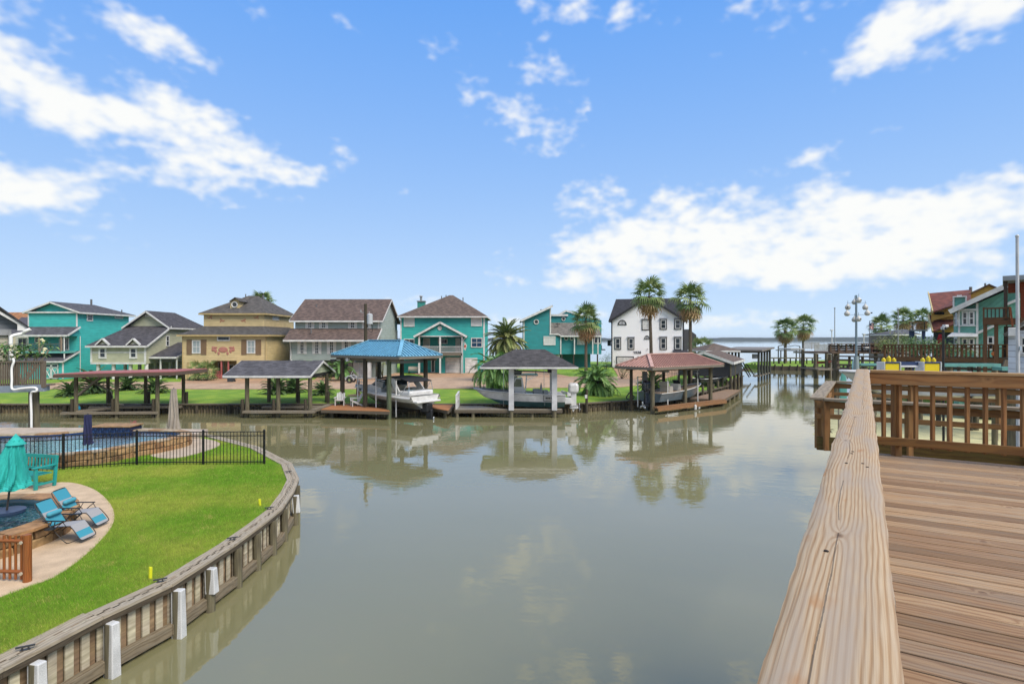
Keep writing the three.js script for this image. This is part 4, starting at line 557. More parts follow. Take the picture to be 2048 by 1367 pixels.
function trunkGeo(h, r0, r1, lean, seed, flare = 0.35) {
  const r = rng(seed), pts = [], N = 14; for (let i = 0; i <= N; i++) { const t = i / N; pts.push([lean * t * t, t * h, (r0 + (r1 - r0) * t) * (1 + flare * Math.exp(-t * 12)) * (0.96 + r() * 0.08)]); }
  const v = [], uv = [], ns = 10, q = (i, j) => { const [x, y, k] = pts[i], a = j / ns * 6.2832; return [x + Math.cos(a) * k, y, Math.sin(a) * k, j / ns * 6.28 * r0, y]; };
  for (let i = 0; i < N; i++) for (let j = 0; j < ns; j++) for (const [a, b] of [[i, j], [i + 1, j], [i + 1, j + 1], [i, j], [i + 1, j + 1], [i, j + 1]]) { const p = q(a, b); v.push(p[0], p[1], p[2]); uv.push(p[3], p[4]); }
  const g = new THREE.BufferGeometry(); g.setAttribute('position', new THREE.Float32BufferAttribute(v, 3)); g.setAttribute('uv', new THREE.Float32BufferAttribute(uv, 2)); g.computeVertexNormals(); return g;
}
function crown(t, top, geos, ms, n, th0, th1, s, seed, name = 'frond') {
  const r = rng(seed);
  for (let i = 0; i < n; i++) { const k = (i + 0.5) / n, th = lerp(th0, th1, Math.pow(k, 0.85)) + (r() - 0.5) * 0.2, o = share(t, name, geos[Math.floor(r() * geos.length)], ms[Math.floor(r() * ms.length)], top.clone().add(V(0, -k * 0.25 * s, 0)), new THREE.Euler(th - Math.PI / 2 * 0 - 1.5708 + 0, i * 2.39996 + (r() - 0.5) * 0.3, (r() - 0.5) * 0.3, 'YXZ')); o.scale.setScalar(s * (0.85 + r() * 0.3)); }
}
function fanPalm(base, h, s, label, seed, group, { dry = 14, lean = 0, n = 30, r0 = 0.2 } = {}) {
  const t = thing('fan_palm', label, 'palm', base, group); share(t, 'trunk', trunkGeo(h, r0, r0 * 0.72, lean, seed), barkM, V(0, 0, 0));
  const top = V(lean, h, 0); crown(t, top.clone().add(V(0, 0.15, 0)), fanL, fanG, n, 0.12, 2.2, s * 1.08, seed); if (dry) crown(t, top.clone().add(V(0, -0.25, 0)), fanDry, fanD, dry, 2.0, 2.75, s * 1.02, seed + 5, 'dry_frond'); return t;
}
function featherPalm(name, base, h, s, label, seed, geos, ms, { n = 44, r0 = 0.3, th = [0.15, 1.9], group, lean = 0, bark = barkD, trunks = 1 } = {}) {
  const t = thing(name, label, 'palm', base, group), per = Math.round(n / trunks);
  for (let k = 0; k < trunks; k++) { const o = trunks > 1 ? V((k - 0.5) * r0 * 2.1, 0, 0) : V(0, 0, 0), tr = share(t, 'trunk', trunkGeo(h, r0, r0 * 0.95, lean + (trunks > 1 ? (k - 0.5) * 0.5 : 0), seed + k, 0.1), bark, o); crown(t, o.clone().add(V(lean + (trunks > 1 ? (k - 0.5) * 0.5 : 0), h, 0)), geos, ms, per, th[0], th[1], s, seed + k * 7); }
  return t;
}
const bankAt = (Z) => Z < 42.6 ? BANK : Z < 46 ? lerp(BANK, ROAD - 0.07, (Z - 42.6) / 3.4) : ROAD - 0.07;
const onBank = (px, Z) => V(X(px, Z), bankAt(Z), -Z);
fanPalm(onBank(1172, 72), 6.9, 1.15, 'fan palm with shaggy brown skirt in front of the deep teal house', 101, undefined, { dry: 20 });
fanPalm(onBank(1303, 62), 9.3, 1.08, 'tall fan palm rising before the white gable wall', 102, undefined, { lean: -0.25 });
fanPalm(onBank(1381, 57), 8.5, 1.0, 'tall fan palm on the lawn at the corner of the white house', 103, undefined, { dry: 22 });
fanPalm(V(X(525, 90), ROAD, -90), 10.2, 1.1, 'fan palm whose crown shows above the tan yellow house roof', 104);
fanPalm(V(X(1404, 80), ROAD, -80), 3.2, 0.95, 'small fan palm beside the charcoal lean-to', 105, undefined, { n: 20, dry: 4, r0: 0.14 });
featherPalm('date_palm', V(X(1013, 62), ROAD - 0.07, -62), 4.7, 0.88, 'date palm with dense round crown between the two teal houses', 111, dateL, dateG, { n: 120, th: [0.1, 2.6] });
featherPalm('pygmy_date_palm', onBank(994, 52.4), 1.9, 1.05, 'twin trunk pygmy date palm behind the white column boathouse', 121, pygL, pygG, { n: 96, r0: 0.24, th: [0.1, 2.0], trunks: 2 });
featherPalm('pygmy_date_palm', onBank(1192, 47.3), 1.15, 0.98, 'pygmy date palm with squat dark trunk beside the red metal boathouse', 131, pygL, pygG, { n: 80, r0: 0.33, th: [0.1, 1.85] });
[[140, 793, 0.95], [186, 787, 1.35], [255, 781, 1.05], [308, 787, 1.1], [553, 789, 1.15], [587, 786, 1.1], [645, 791, 0.9], [1304, 788, 1.15]].forEach(([px, py, s], i) => {
  const Z = ZG(py, 0.72), label = ['sago palm in front of the barn doors of the bright teal house', 'largest sago palm, behind the crossed braces of the red topped dock', 'sago palm behind the middle posts of the red topped dock', 'sago palm in front of the tan garage door', 'sago palm under the grey gabled dock roof, first of a pair', 'sago palm under the grey gabled dock roof, second of a pair', 'low sago palm by the white garden chairs', 'sago palm under the red metal boathouse roof'][i];
  featherPalm('sago_palm', onBank(px, Z), i === 7 ? 0.75 : i === 1 ? 0.7 : 0.32, s, label, 200 + i * 9, sagoL, sagoG, { n: 72, r0: 0.17, th: [0.12, 1.85] });
});
featherPalm('garden_palm', V(X(681, 63), ROAD - 0.06, -63), 1.3, 1.0, 'young palm in the shade below the grey green house', 290, pygL, pygG, { n: 26, r0: 0.1, th: [0.1, 1.7] });
[[396, 'young pale palm by the tan garage door'], [414, 'young pale palm by the pink sunburst rail']].forEach(([px, l], i) => fanPalm(V(X(px, 63.5), ROAD - 0.06, -63.5), 0.85, 0.7, l, 300 + i, undefined, { n: 16, dry: 0, r0: 0.1 }));
// leafy shrubs as clouds of leaf faces on branching stems
function leafGeo(l, w) { const g = new THREE.BufferGeometry(); g.setAttribute('position', new THREE.Float32BufferAttribute([0, 0, 0, -w, 0.1 * l, l * 0.45, 0, 0.06 * l, l * 0.5, 0, 0, 0, 0, 0.06 * l, l * 0.5, w, 0.1 * l, l * 0.45, -w, 0.1 * l, l * 0.45, 0, -0.05 * l, l, 0, 0.06 * l, l * 0.5, 0, 0.06 * l, l * 0.5, 0, -0.05 * l, l, w, 0.1 * l, l * 0.45], 3)); g.computeVertexNormals(); return clean(g); }
function bush(name, base, rx, ry, rz, n, m, label, cat, seed, { l = 0.14, w = 0.05, m2, stem = barkD } = {}) {
  const t = thing(name, label, cat, base), r = rng(seed), L = leafGeo(l, w), sets = [[], []], cl = [...Array(9)].map(() => { const a = r() * 6.28, q = Math.sqrt(r()); return V(Math.cos(a) * rx * q * 0.75, ry * (0.35 + 0.65 * r()) * 1.1, Math.sin(a) * rz * q * 0.75); });
  for (let i = 0; i < n; i++) { const c = cl[i % 9], d = V(r() - 0.5, r() - 0.5, r() - 0.5).normalize().multiplyScalar(Math.pow(r(), 0.5)), p = c.clone().add(V(d.x * rx * 0.5, d.y * ry * 0.45, d.z * rz * 0.5)); if (p.y < 0.03) continue; const g = L.clone().scale(0.7 + r() * 0.6, 1, 0.7 + r() * 0.6); g.applyMatrix4(new THREE.Matrix4().makeRotationFromEuler(new THREE.Euler((r() - 0.4) * 1.6, r() * 6.28, (r() - 0.5) * 1.2, 'YXZ')).setPosition(p)); sets[m2 && r() < 0.3 ? 1 : 0].push(g); }
  const st = cl.map((c) => cyl(V(0, -0.05, 0), c, 0.03, 0.012, 5)); const mk = (name2, l2, m3) => { if (!l2.length) return; const o = new THREE.Mesh(mergeGeometries(l2), m3); o.name = name2; t.add(o); };
  mk('foliage', sets[0], m); mk('flower', sets[1], m2); const s = new THREE.Mesh(mergeGeometries(st.map(clean)), stem); s.name = 'stem'; t.add(s); return t;
}
bush('flower_bed', V(X(405, 62.5), ROAD - 0.07, -62.5), 1.9, 0.4, 0.4, 260, leafM('#3f5a2c'), 'low planting below the tan house wall', 'plant', 400);
bush('shrub', V(X(1243, 66), ROAD - 0.07, -66), 1.2, 1.6, 1.0, 420, leafM('#4d6a30'), 'leafy shrub behind the pygmy date palm by the white house', 'shrub', 401);
bush('shrub', V(X(1212, 84), ROAD - 0.07, -84), 1.3, 2.0, 1.2, 420, leafM('#3c5a2c'), 'dark shrub between the deep teal house and the white house', 'shrub', 402);
bush('yellow_shrub', V(X(612, 66), ROAD - 0.06, -66) , 0.7, 1.0, 0.7, 200, leafM('#6b7b3e'), 'small shrub under the grey green house', 'shrub', 403);
bush('yellow_bamboo', V(X(766, 67), ROAD - 0.06, -66.8), 0.7, 3.0, 0.6, 420, leafM('#8d9a45'), 'yellow green bamboo behind the blue roofed boathouse', 'plant', 404);

// ================================================================== far bulkhead
{
  const t = thing('canal_bulkhead', 'dark weathered timber bulkhead along the far canal bank', 'bulkhead', V(-14, 0, -41.8)), line = [[-60, -41.75], [4.45, -41.75], [7.5, -43.45], [11, -44.85], [16.8, -50.9], [21.8, -57.9], [25.8, -66.9], [29.9, -74]].map(([x, z]) => V(x, 0, z)), bd = M('#6c6353', { map: T.pile, roughness: 0.95 }), bl = M('#8f8571', { map: T.pile, roughness: 0.95 });
  let k = 0;
  for (let i = 0; i + 1 < line.length; i++) {
    const a = line[i], b = line[i + 1], L = a.distanceTo(b), d = b.clone().sub(a).normalize(), n = V(-d.z, 0, d.x), A = [], B = [], up = (p, y) => p.clone().setY(y);
    part(t, 'cap_board', bar(up(a, BANK - 0.01).addScaledVector(n, 0.06), up(b, BANK - 0.01).addScaledVector(n, 0.06), 0.42, 0.07), wood(greyW, '#958e80')); part(t, 'wale', bar(up(a, 0.38).addScaledVector(n, 0.07), up(b, 0.38).addScaledVector(n, 0.07), 0.08, 0.16), pileD);
    for (let s = 0; s < L; s += 0.22) { const p = a.clone().addScaledVector(d, s + 0.1); (k++ % 2 ? A : B).push(cyl(up(p, -0.6).addScaledVector(n, k % 2 ? 0.0 : 0.03), up(p, BANK - 0.05).addScaledVector(n, k % 2 ? 0.0 : 0.03), 0.1, 0.1, 6)); }
    for (const [l, m] of [[A, bd], [B, bl]]) { const o = part(t, 'sheet_boards', l, m); o.userData.kind = 'stuff'; }
    for (let s = 1; s < L; s += 2.4) { const p = a.clone().addScaledVector(d, s); part(t, 'pile', cyl(up(p, -1).addScaledVector(n, 0.2), up(p, 0.56 + 0.16 * ((s * 7.3) % 1)).addScaledVector(n, 0.2), 0.13, 0.12, 8), pileD); }
  }
}
const pile = (t, p, y1, r = 0.13, m = pileM, name = 'pile', y0 = -1.2) => part(t, name, cyl(V(p.x, y0, p.z), V(p.x, y1, p.z), r, r * 0.92, 10), m);
// ------------------------------------------------------------------ dock with red topped flat roof
{
  const t = thing('red_topped_dock', 'weathered boat dock with flat red topped roof and cross braces', 'boat dock', V(-27, 0, -40.8)), xa = -30.0, xb = -24.4, Zf = 39.2, Zr = 42.3, yt = 3.17;
  part(t, 'roof', slab([V(xa - 1, yt - 0.12, -Zf + 0.7), V(xb + 1.6, yt + 0.06, -Zf + 0.7), V(xb + 1.6, yt + 0.06, -Zr - 0.3), V(xa - 1, yt - 0.12, -Zr - 0.3)], 0.07), paint('#ad6660', 0.7));
  part(t, 'fascia', bar(V(xa - 1, yt - 0.28, -Zf + 0.72), V(xb + 1.6, yt - 0.1, -Zf + 0.72), 0.06, 0.22), wood(greyW, '#8d7d74')); part(t, 'fascia', bar(V(xb + 1.62, yt - 0.1, -Zf + 0.7), V(xb + 1.62, yt - 0.1, -Zr - 0.3), 0.06, 0.22), wood(greyW, '#8d7d74'));
  for (let i = 0; i < 8; i++) { const x = lerp(xa - 0.7, xb + 1.3, i / 7); part(t, 'joist', box(x - 0.03, yt - 0.26, -Zr - 0.2, x + 0.03, yt - 0.13, -Zf + 0.65), dockG); }
  for (const x of [xa, -27.2, xb]) { pile(t, V(x, 0, -Zf), yt - 0.15, 0.14); pile(t, V(x - 0.28, 0, -Zf), 1.3, 0.12, pileD, 'stub_pile'); pile(t, V(x, 0, -Zr), yt - 0.15, 0.13); pile(t, V(x + 0.3, 0, -Zr + 0.1), 1.5, 0.11, pileD, 'stub_pile'); }
  part(t, 'brace', bar(V(xa, 1.4, -Zf), V(xa, 3.0, -Zr), 0.07, 0.14), dockG); part(t, 'brace', bar(V(xa + 0.05, 3.0, -Zf), V(xa + 0.05, 1.6, -Zr), 0.07, 0.14), dockG); part(t, 'brace', bar(V(xa, 1.5, -Zf - 0.02), V(xa + 1.9, 3.0, -Zf - 0.02), 0.05, 0.12), dockG);
  for (const [a, b] of [[V(xa - 0.9, 0.32, -Zf + 0.1), V(xb + 0.1, 0.36, -Zf + 0.1)], [V(xa, 0.55, -Zf - 1.2), V(xb + 0.4, 0.5, -Zr + 0.9)], [V(xa, 0.42, -Zf), V(xa + 3, 0.62, -Zr + 0.8)]]) part(t, 'catwalk_beam', bar(a, b, 0.28, 0.16), dockG);
  part(t, 'rope', tube([V(-29.6, 1.6, -42), V(-28.9, 0.9, -41.5), V(-27.6, 0.75, -40.5), V(-27.2, 0.9, -39.4)], 0.02), M('#b7ad97', { roughness: 0.9 }));
  const bu = new THREE.Mesh(ball(V(0, 0, 0), 0.28, 0.27, 0.28, 16), M('#1f8fb0', { roughness: 0.35 })); bu.name = 'blue_buoy'; bu.position.set(-30.25, 0.58, -39.5); scene.add(tag(bu, 'round blue buoy hanging at the red topped dock', 'buoy'));
}
// ------------------------------------------------------------------ grey gabled boathouse
{
  const t = thing('gabled_boathouse', 'open boathouse with grey shingled gable roof and pale green gable end', 'boathouse', V(-16.7, 0, -41)), x0 = -19.7, x1 = -13.75, Zf = 38.8, Zr = 44.3, Zm = 41.5, ye = 2.93, yr = 3.85;
  roof4(t, shingle('#57565a'), [x0, x1, Zf, Zr], ye, [x0, Zm, x1, Zm], yr, { th: 0.12 }); part(t, 'gable_wall', prism([[0, 0], [Zr - Zf - 0.6, 0], [(Zr - Zf) / 2 - 0.3, 0.72]], 0, 0.06).rotateY(Math.PI / 2).translate(x1 - 0.25, ye + 0.02, -Zf - 0.3), siding('#b4bfa6')); part(t, 'header', [bar(V(x0 + 0.2, ye - 0.12, -Zf - 0.5), V(x1 - 0.2, ye - 0.12, -Zf - 0.5), 0.1, 0.2), bar(V(x0 + 0.2, ye - 0.12, -Zr + 0.5), V(x1 - 0.2, ye - 0.12, -Zr + 0.5), 0.1, 0.2), bar(V(x1 - 0.25, ye - 0.1, -Zf - 0.5), V(x1 - 0.25, ye - 0.1, -Zr + 0.5), 0.1, 0.2)], dark);
  [-18.3, -16.15, -13.95].forEach((x, i) => { pile(t, V(x, 0, -39.35), ye - 0.1, 0.15); pile(t, V(x - 0.3, 0, -39.3), 1.25, 0.12, pileD, 'stub_pile'); pile(t, V(x, 0, -42.9), ye - 0.1, 0.14); if (i) pile(t, V(x + 0.3, 0, -42.3), 1.5, 0.12, pileD, 'stub_pile'); });
  for (const [a, b] of [[V(-18.4, 0.42, -39.1), V(-13.5, 0.42, -39.1)], [V(-18, 0.5, -41.2), V(-13.6, 0.5, -41.2)], [V(-13.7, 0.5, -39.2), V(-13.2, 0.6, -41.8)]]) part(t, 'catwalk_beam', bar(a, b, 0.45, 0.16), dockG);
}
// ------------------------------------------------------------------ metal hip roofs on turned docks
function hipDock(t, near, L, S, len, wid, ye, yr, m, mr, nr) {
  const at = (s, u, y) => V(near[0] + L[0] * s + S[0] * u, y, -(near[1] + L[1] * s + S[1] * u)), A = at(0, 0, ye), B = at(len, 0, ye), C = at(len, wid, ye), D = at(0, wid, ye), a = at(wid / 2, wid / 2, yr), b = at(len - wid / 2, wid / 2, yr);
  const roof = part(t, 'roof', [slab([A, B, b, a], 0.05), slab([C, D, a, b], 0.05), slab([D, A, a], 0.05), slab([B, C, b], 0.05)], m);
  const rib = (p, q, w = 0.05) => part(roof, 'roof_rib', bar(p.clone().add(V(0, 0.025, 0)), q.clone().add(V(0, 0.025, 0)), w, 0.075), mr);
  const run = (s, u) => Math.min(1, Math.min(s, len - s, 1e9) / (wid / 2));
  for (let i = 1; i < nr; i++) { const s = len * i / nr, k = Math.min(1, s / (wid / 2), (len - s) / (wid / 2)); for (const u of [0, wid]) { const uu = u ? wid - k * wid / 2 : k * wid / 2; rib(at(s, u, ye), at(s, uu, lerp(ye, yr, k))); } }
  const nw = Math.round(nr * wid / len); for (let i = 1; i < nw; i++) { const u = wid * i / nw, k = Math.min(u, wid - u) / (wid / 2); rib(at(0, u, ye), at(k * wid / 2, u, lerp(ye, yr, k))); rib(at(len, u, ye), at(len - k * wid / 2, u, lerp(ye, yr, k))); }
  for (const [p, q] of [[A, a], [D, a], [B, b], [C, b], [a, b]]) part(roof, 'ridge_cap', bar(p.clone().add(V(0, 0.045, 0)), q.clone().add(V(0, 0.045, 0)), 0.24, 0.07), m);
  part(t, 'fascia', [[A, B], [B, C], [C, D], [D, A]].map(([p, q]) => bar(p.clone().add(V(0, -0.13, 0)), q.clone().add(V(0, -0.13, 0)), 0.05, 0.16)), wood(greyW, '#a7a8a6')); return at;
}
let cAt, eAt;
{
  const t = thing('blue_boathouse', 'open boathouse with bright blue standing seam metal roof', 'boathouse', V(-9.2, 0, -41)); cAt = hipDock(t, [-7.43, 37.5], [-0.78, 0.62], [0.62, 0.78], 7.7, 4.0, 4.27, 5.29, metal('#7dbbd8', 0.5), metal('#4d8aac', 0.55), 26);
  const rows = [[0.3, [1.4, 4, 6.7]], [3.66, [1.4, 4, 6.7]]];
  for (const [u, ss] of rows) { part(t, 'beam', bar(cAt(0.3, u, 4.0), cAt(7.4, u, 4.0), 0.1, 0.24), dockG); for (const s of ss) pile(t, cAt(s, u, 0), 4.0, 0.17, s === 1.4 && u < 1 ? M('#5d6a58', { map: T.pile, roughness: 0.9 }) : pileD); }
  for (const s of [1.7, 5.2]) part(t, 'lift_beam', bar(cAt(s, 0.3, 3.8), cAt(s, 3.66, 3.8), 0.12, 0.2), M('#8c8f90', { roughness: 0.5, metalness: 0.4 })); for (const s of [1.2, 3.3, 5.4]) part(t, 'guide_pole', cyl(cAt(s, s > 3 ? 0.7 : 0.75, 0.1), cAt(s, s > 3 ? 0.7 : 0.75, 2.6), 0.045), white);
  part(t, 'drum', cyl(cAt(5.8, 0.2, 3.95), cAt(5.8, 0.05, 3.95), 0.17, 0.17, 14), white); part(t, 'speaker', rbox(-13.2, 3.75, -41.6, -12.8, 3.95, -41.3, 0.04), blackM);
  for (const s of [1.75, 5.25]) for (const u of [0.75, 3.25]) part(t, 'lift_cable', cyl(cAt(s, u, 0.4), cAt(s, u, 3.75), 0.012, 0.012, 5), chrome);
  for (const s of [1.9, 5.0]) part(t, 'cradle', bar(cAt(s, 0.8, 0.35), cAt(s, 3.2, 0.35), 0.16, 0.18), pileD);
}
function platform(name, label, pts, y, m, th = 0.1, piles = []) {
  const c = pts.reduce((a, p) => [a[0] + p[0] / pts.length, a[1] + p[1] / pts.length], [0, 0]), t = thing(name, label, 'dock', V(c[0], 0, c[1]));
  // boards across the shape, clipped to it
  const xs = pts.map((p) => p[0]), x0 = Math.min(...xs), x1 = Math.max(...xs), w = 0.14;
  for (let x = x0; x < x1; x += w) {
    const cut = (q) => { const z = []; for (let i = 0; i < pts.length; i++) { const [a, b] = pts[i], [e, f] = pts[(i + 1) % pts.length]; if ((a <= q) !== (e <= q)) z.push(b + (f - b) * (q - a) / (e - a)); } return z.sort((p, q2) => p - q2); };
    const z = cut(x + w / 2); for (let i = 0; i + 1 < z.length; i += 2) if (z[i + 1] - z[i] > 0.05) part(t, 'plank', box(x + 0.004, y - 0.04, z[i], x + w - 0.004, y, z[i + 1]), m);
  }
  for (let i = 0; i < pts.length; i++) { const a = pts[i], b = pts[(i + 1) % pts.length]; part(t, 'rim_board', bar(V(a[0], y - 0.04 - th, a[1]), V(b[0], y - 0.04 - th, b[1]), 0.06, th * 2), wood(greyW, '#8c857a')); }
  for (const [x, z] of piles) pile(t, V(x, 0, z), y - 0.05, 0.13, pileM); return t;
}
const warm = wood(deckW, '#d3a272', 0.002), g2 = (l, y) => l.map(([a, b]) => gp(a, b, y));
platform('sun_deck', 'warm brown dock beside the blue roofed boathouse with white chairs on it', g2([[642, 818], [669, 808.5], [700, 808], [738, 813.5], [778, 817.5], [778, 821.5]], 0.62), 0.62, warm, 0.1, [[-12.5, -39.6], [-8.4, -39.3], [-10.6, -39.7], [-12.9, -40.6]]);
platform('brown_dock', 'small warm brown dock between the cruiser and the white column boathouse', g2([[846, 811], [856, 805.5], [912, 805.5], [896, 820]], 0.62), 0.62, warm, 0.1, [[-4.6, -39.2], [-6, -41], [-4.1, -40.6]]);
// ------------------------------------------------------------------ boathouse with white columns
{
  const t = thing('white_column_boathouse', 'boathouse with dark grey hip roof on four white square columns', 'boathouse', V(1.2, 0, -40.5)), Zf = 38.5, Zr = 43, x0 = -2.15, x1 = 4.45, ye = 3.53;
  roof4(t, shingle('#4c4a4b'), [x0, x1, Zf, Zr], ye, [0.2, 40.75, 2.35, 40.75], 4.68, { th: 0.1, alongX: true }); part(t, 'soffit', box(x0 + 0.1, ye - 0.16, -Zr + 0.1, x1 - 0.1, ye - 0.12, -Zf - 0.1), white);
  for (const [x, z] of [[-0.05, 39.3], [2.92, 39.3], [0.15, 42.4], [3.0, 42.4]]) { part(t, 'column', rbox(x - 0.18, 0.5, -z - 0.18, x + 0.18, ye - 0.15, -z + 0.18, 0.015, 1), paint('#cfd1d4')); pile(t, V(x, 0, -z), 0.5, 0.16); }
  for (const y of [3.2, 3.0]) part(t, 'lift_beam', bar(V(0.2, y + 0.1, -41 - y * 0.2), V(3.2, y, -41 - y * 0.2), 0.1, 0.1), M('#83878a', { roughness: 0.5 })); part(t, 'motor_box', rbox(2.6, 2.95, -41.9, 2.95, 3.2, -41.5, 0.03), blackM); for (const [x, z] of [[-0.6, 40.2], [-0.6, 41.8], [2.3, 40.2], [2.3, 41.8]]) part(t, 'lift_cable', cyl(V(x, 0.7, -z), V(x, 3.35, -z), 0.012, 0.012, 5), chrome);
}
platform('grey_dock', 'weathered grey dock under the boathouse with white columns', [[-3.95, -39.3], [3.45, -39.3], [3.45, -39.75], [-0.6, -39.75], [-2.4, -41.6], [-3.95, -41.6]].map(([x, z]) => [x, z]), 0.56, wood(greyW, '#cfcdc8'), 0.1, [[-3.8, -39.4], [-2.7, -39.45], [-3.8, -41.4], [1.4, -39.5]]);
{
  const t = thing('dock_railing', 'short white railing at the end of the weathered grey dock', 'railing', V(-3.8, 0.56, -40.4)), a = V(-3.85, 0.56, -39.4), b = V(-3.85, 0.56, -41.4);
  part(t, 'handrail', bar(a.clone().add(V(0, 0.95, 0)), b.clone().add(V(0, 1.05, 0)), 0.12, 0.06), white); for (const k of [0, 0.33, 0.66, 1]) { const p = a.clone().lerp(b, k); part(t, 'post', box(p.x - 0.05, 0.56, p.z - 0.05, p.x + 0.05, 1.5, p.z + 0.05), white); } part(t, 'rail', bar(a.clone().add(V(0, 0.5, 0)), b.clone().add(V(0, 0.5, 0)), 0.06, 0.1), white);
}
// ------------------------------------------------------------------ red metal boathouse
{
  const t = thing('red_metal_boathouse', 'open boathouse with faded red ribbed metal roof', 'boathouse', V(13, 0, -43.6)); eAt = hipDock(t, [9.93, 40.3], [0.79, 0.61], [-0.61, 0.79], 9.0, 3.5, 3.4, 4.25, metal('#cba598', 0.6), metal('#a3786d', 0.6), 34);
  for (const u of [0.7, 2.7]) { part(t, 'beam', bar(eAt(0.4, u, 3.18), eAt(8.6, u, 3.18), 0.1, 0.22), dockB); for (const s of [0.9, 4.8, 8.2]) pile(t, eAt(s, u, 0), 3.2, u < 1 ? 0.16 : 0.13, u < 1 ? pileM : pileD); }
  for (const s of [2.8, 6.6]) { part(t, 'guide_pole', cyl(eAt(s, 0.8, 0.1), eAt(s, 0.8, 2.3), 0.045), white); part(t, 'lift_beam', bar(eAt(s, 0.7, 3.0), eAt(s, 2.7, 3.0), 0.1, 0.16), M('#85898a', { roughness: 0.5 })); }
  part(t, 'guide_pole', cyl(eAt(1.3, 2.4, 0.3), eAt(1.3, 2.4, 2.6), 0.045), white); part(t, 'walk_beam', bar(eAt(0.5, 0.15, 0.5), eAt(9.2, 0.15, 0.5), 0.34, 0.14), dockB); part(t, 'walk_beam', bar(eAt(0.5, -0.1, 0.38), eAt(9.2, -0.1, 0.38), 0.06, 0.24), dockB); part(t, 'control_box', rbox(9.9, 2.2, -43.4, 10.25, 2.95, -43.1, 0.03), M('#55595c', { roughness: 0.5 }));
  part(t, 'hose', tube([V(9.0, 1.3, -43.7), V(8.8, 0.9, -43.8), V(9.1, 0.75, -43.7), V(9.35, 1.0, -43.6), V(9.1, 1.2, -43.7)], 0.05), M('#3b3d3b', { roughness: 0.7 }));
  for (const s of [2.7, 6.5]) for (const u of [0.75, 2.65]) part(t, 'lift_cable', cyl(eAt(s, u, 0.45), eAt(s, u, 2.95), 0.012, 0.012, 5), chrome);
  for (const s of [2.6, 6.4]) part(t, 'cradle', bar(eAt(s, 0.7, 0.45), eAt(s, 2.7, 0.45), 0.16, 0.16), pileD);
}
platform('corner_dock', 'brown corner dock where the canal bank turns, beyond the red metal boathouse', [[14.6, -46.6], [16.9, -45.6], [21.9, -54.6], [20.9, -55.3], [16.5, -49.4]], 0.55, wood(greyW, '#c9ad94'), 0.1, [[17, -46], [18.6, -48.8], [20, -51.4], [21.4, -54]]);
for (let i = 0; i < 9; i++) { const k = i / 8, p = V(lerp(15.8, 24.2, k), 0, -lerp(48.6, 62, k)); const t = thing('mooring_pile', 'grey mooring pile in the row before the black shed', 'pile', p, 'mooring piles along the turning bank'); part(t, 'shaft', cyl(V(p.x, -1.2, p.z), V(p.x, 1.1 + 0.5 * ((i * 0.37) % 1), p.z), 0.13, 0.11, 8), pileM); part(t, 'cap', cyl(V(p.x, 1.1 + 0.5 * ((i * 0.37) % 1), p.z), V(p.x, 1.16 + 0.5 * ((i * 0.37) % 1), p.z), 0.12, 0.05, 8), pileD); }
// ------------------------------------------------------------------ black boat shed with teal gable
{
  const C = [21.5, 56], A = [0.47, 0.883], B = [-0.883, 0.47], at = (s, u, y) => V(C[0] + A[0] * s + B[0] * u, y, -(C[1] + A[1] * s + B[1] * u)), ye = 3.14, yr = 4.15, t = thing('boat_shed', 'black walled boat shed with brown roof and teal gable', 'shed', V(23, 0, -61));
  part(t, 'roof', [slab([at(-0.3, -0.3, ye), at(9.6, -0.3, ye), at(9.6, 2.5, yr), at(-0.3, 2.5, yr)], 0.1), slab([at(-0.3, 5.3, ye), at(9.6, 5.3, ye), at(9.6, 2.5, yr), at(-0.3, 2.5, yr)], 0.1)], shingle('#6b5b50'));
  part(t, 'fascia', [bar(at(-0.33, -0.3, ye - 0.1), at(-0.33, 2.5, yr - 0.1), 0.05, 0.26), bar(at(-0.33, 5.3, ye - 0.1), at(-0.33, 2.5, yr - 0.1), 0.05, 0.26), bar(at(-0.3, -0.33, ye - 0.1), at(9.6, -0.33, ye - 0.1), 0.05, 0.24)], trim);
  part(t, 'gable_wall', slab([at(0, 0.1, ye), at(0, 4.9, ye), at(0, 2.5, yr - 0.15)], 0.06), siding('#1f7f78')); const bk = siding('#26272a');
  for (const [a, b] of [[at(0, 0, 0), at(0, 5, 0)], [at(0, 0, 0), at(9.2, 0, 0)], [at(0, 5, 0), at(9.2, 5, 0)], [at(9.2, 0, 0), at(9.2, 5, 0)]]) part(t, 'wall', bar(a.clone().setY((ye + 1.72) / 2), b.clone().setY((ye + 1.72) / 2), 0.12, ye - 1.72), bk);
  for (const s of [0, 3, 6, 9.2]) for (const u of [0, 5]) pile(t, at(s, u, 0), 1.75, 0.14, pileD); part(t, 'wall_trim', [bar(at(-0.05, 0, 1.75), at(-0.05, 0, ye), 0.12), bar(at(3, -0.07, 1.75), at(3, -0.07, ye), 0.08)], pileM);
  const u = thing('brown_roof_boathouse', 'brown hip roofed boathouse showing behind the black boat shed', 'boathouse', V(26, 0, -72)); roof4(u, shingle('#6f6055'), [X(1406, 70), X(1462, 72), 69, 76], Y(700, 70), [X(1428, 72), 72, X(1434, 72), 73], Y(686, 72), { alongX: true }); for (const [px, z] of [[1410, 69.6], [1458, 69.6], [1410, 75], [1458, 75]]) pile(u, V(X(px, z), 0, -z), 4.0, 0.14, pileD);
}
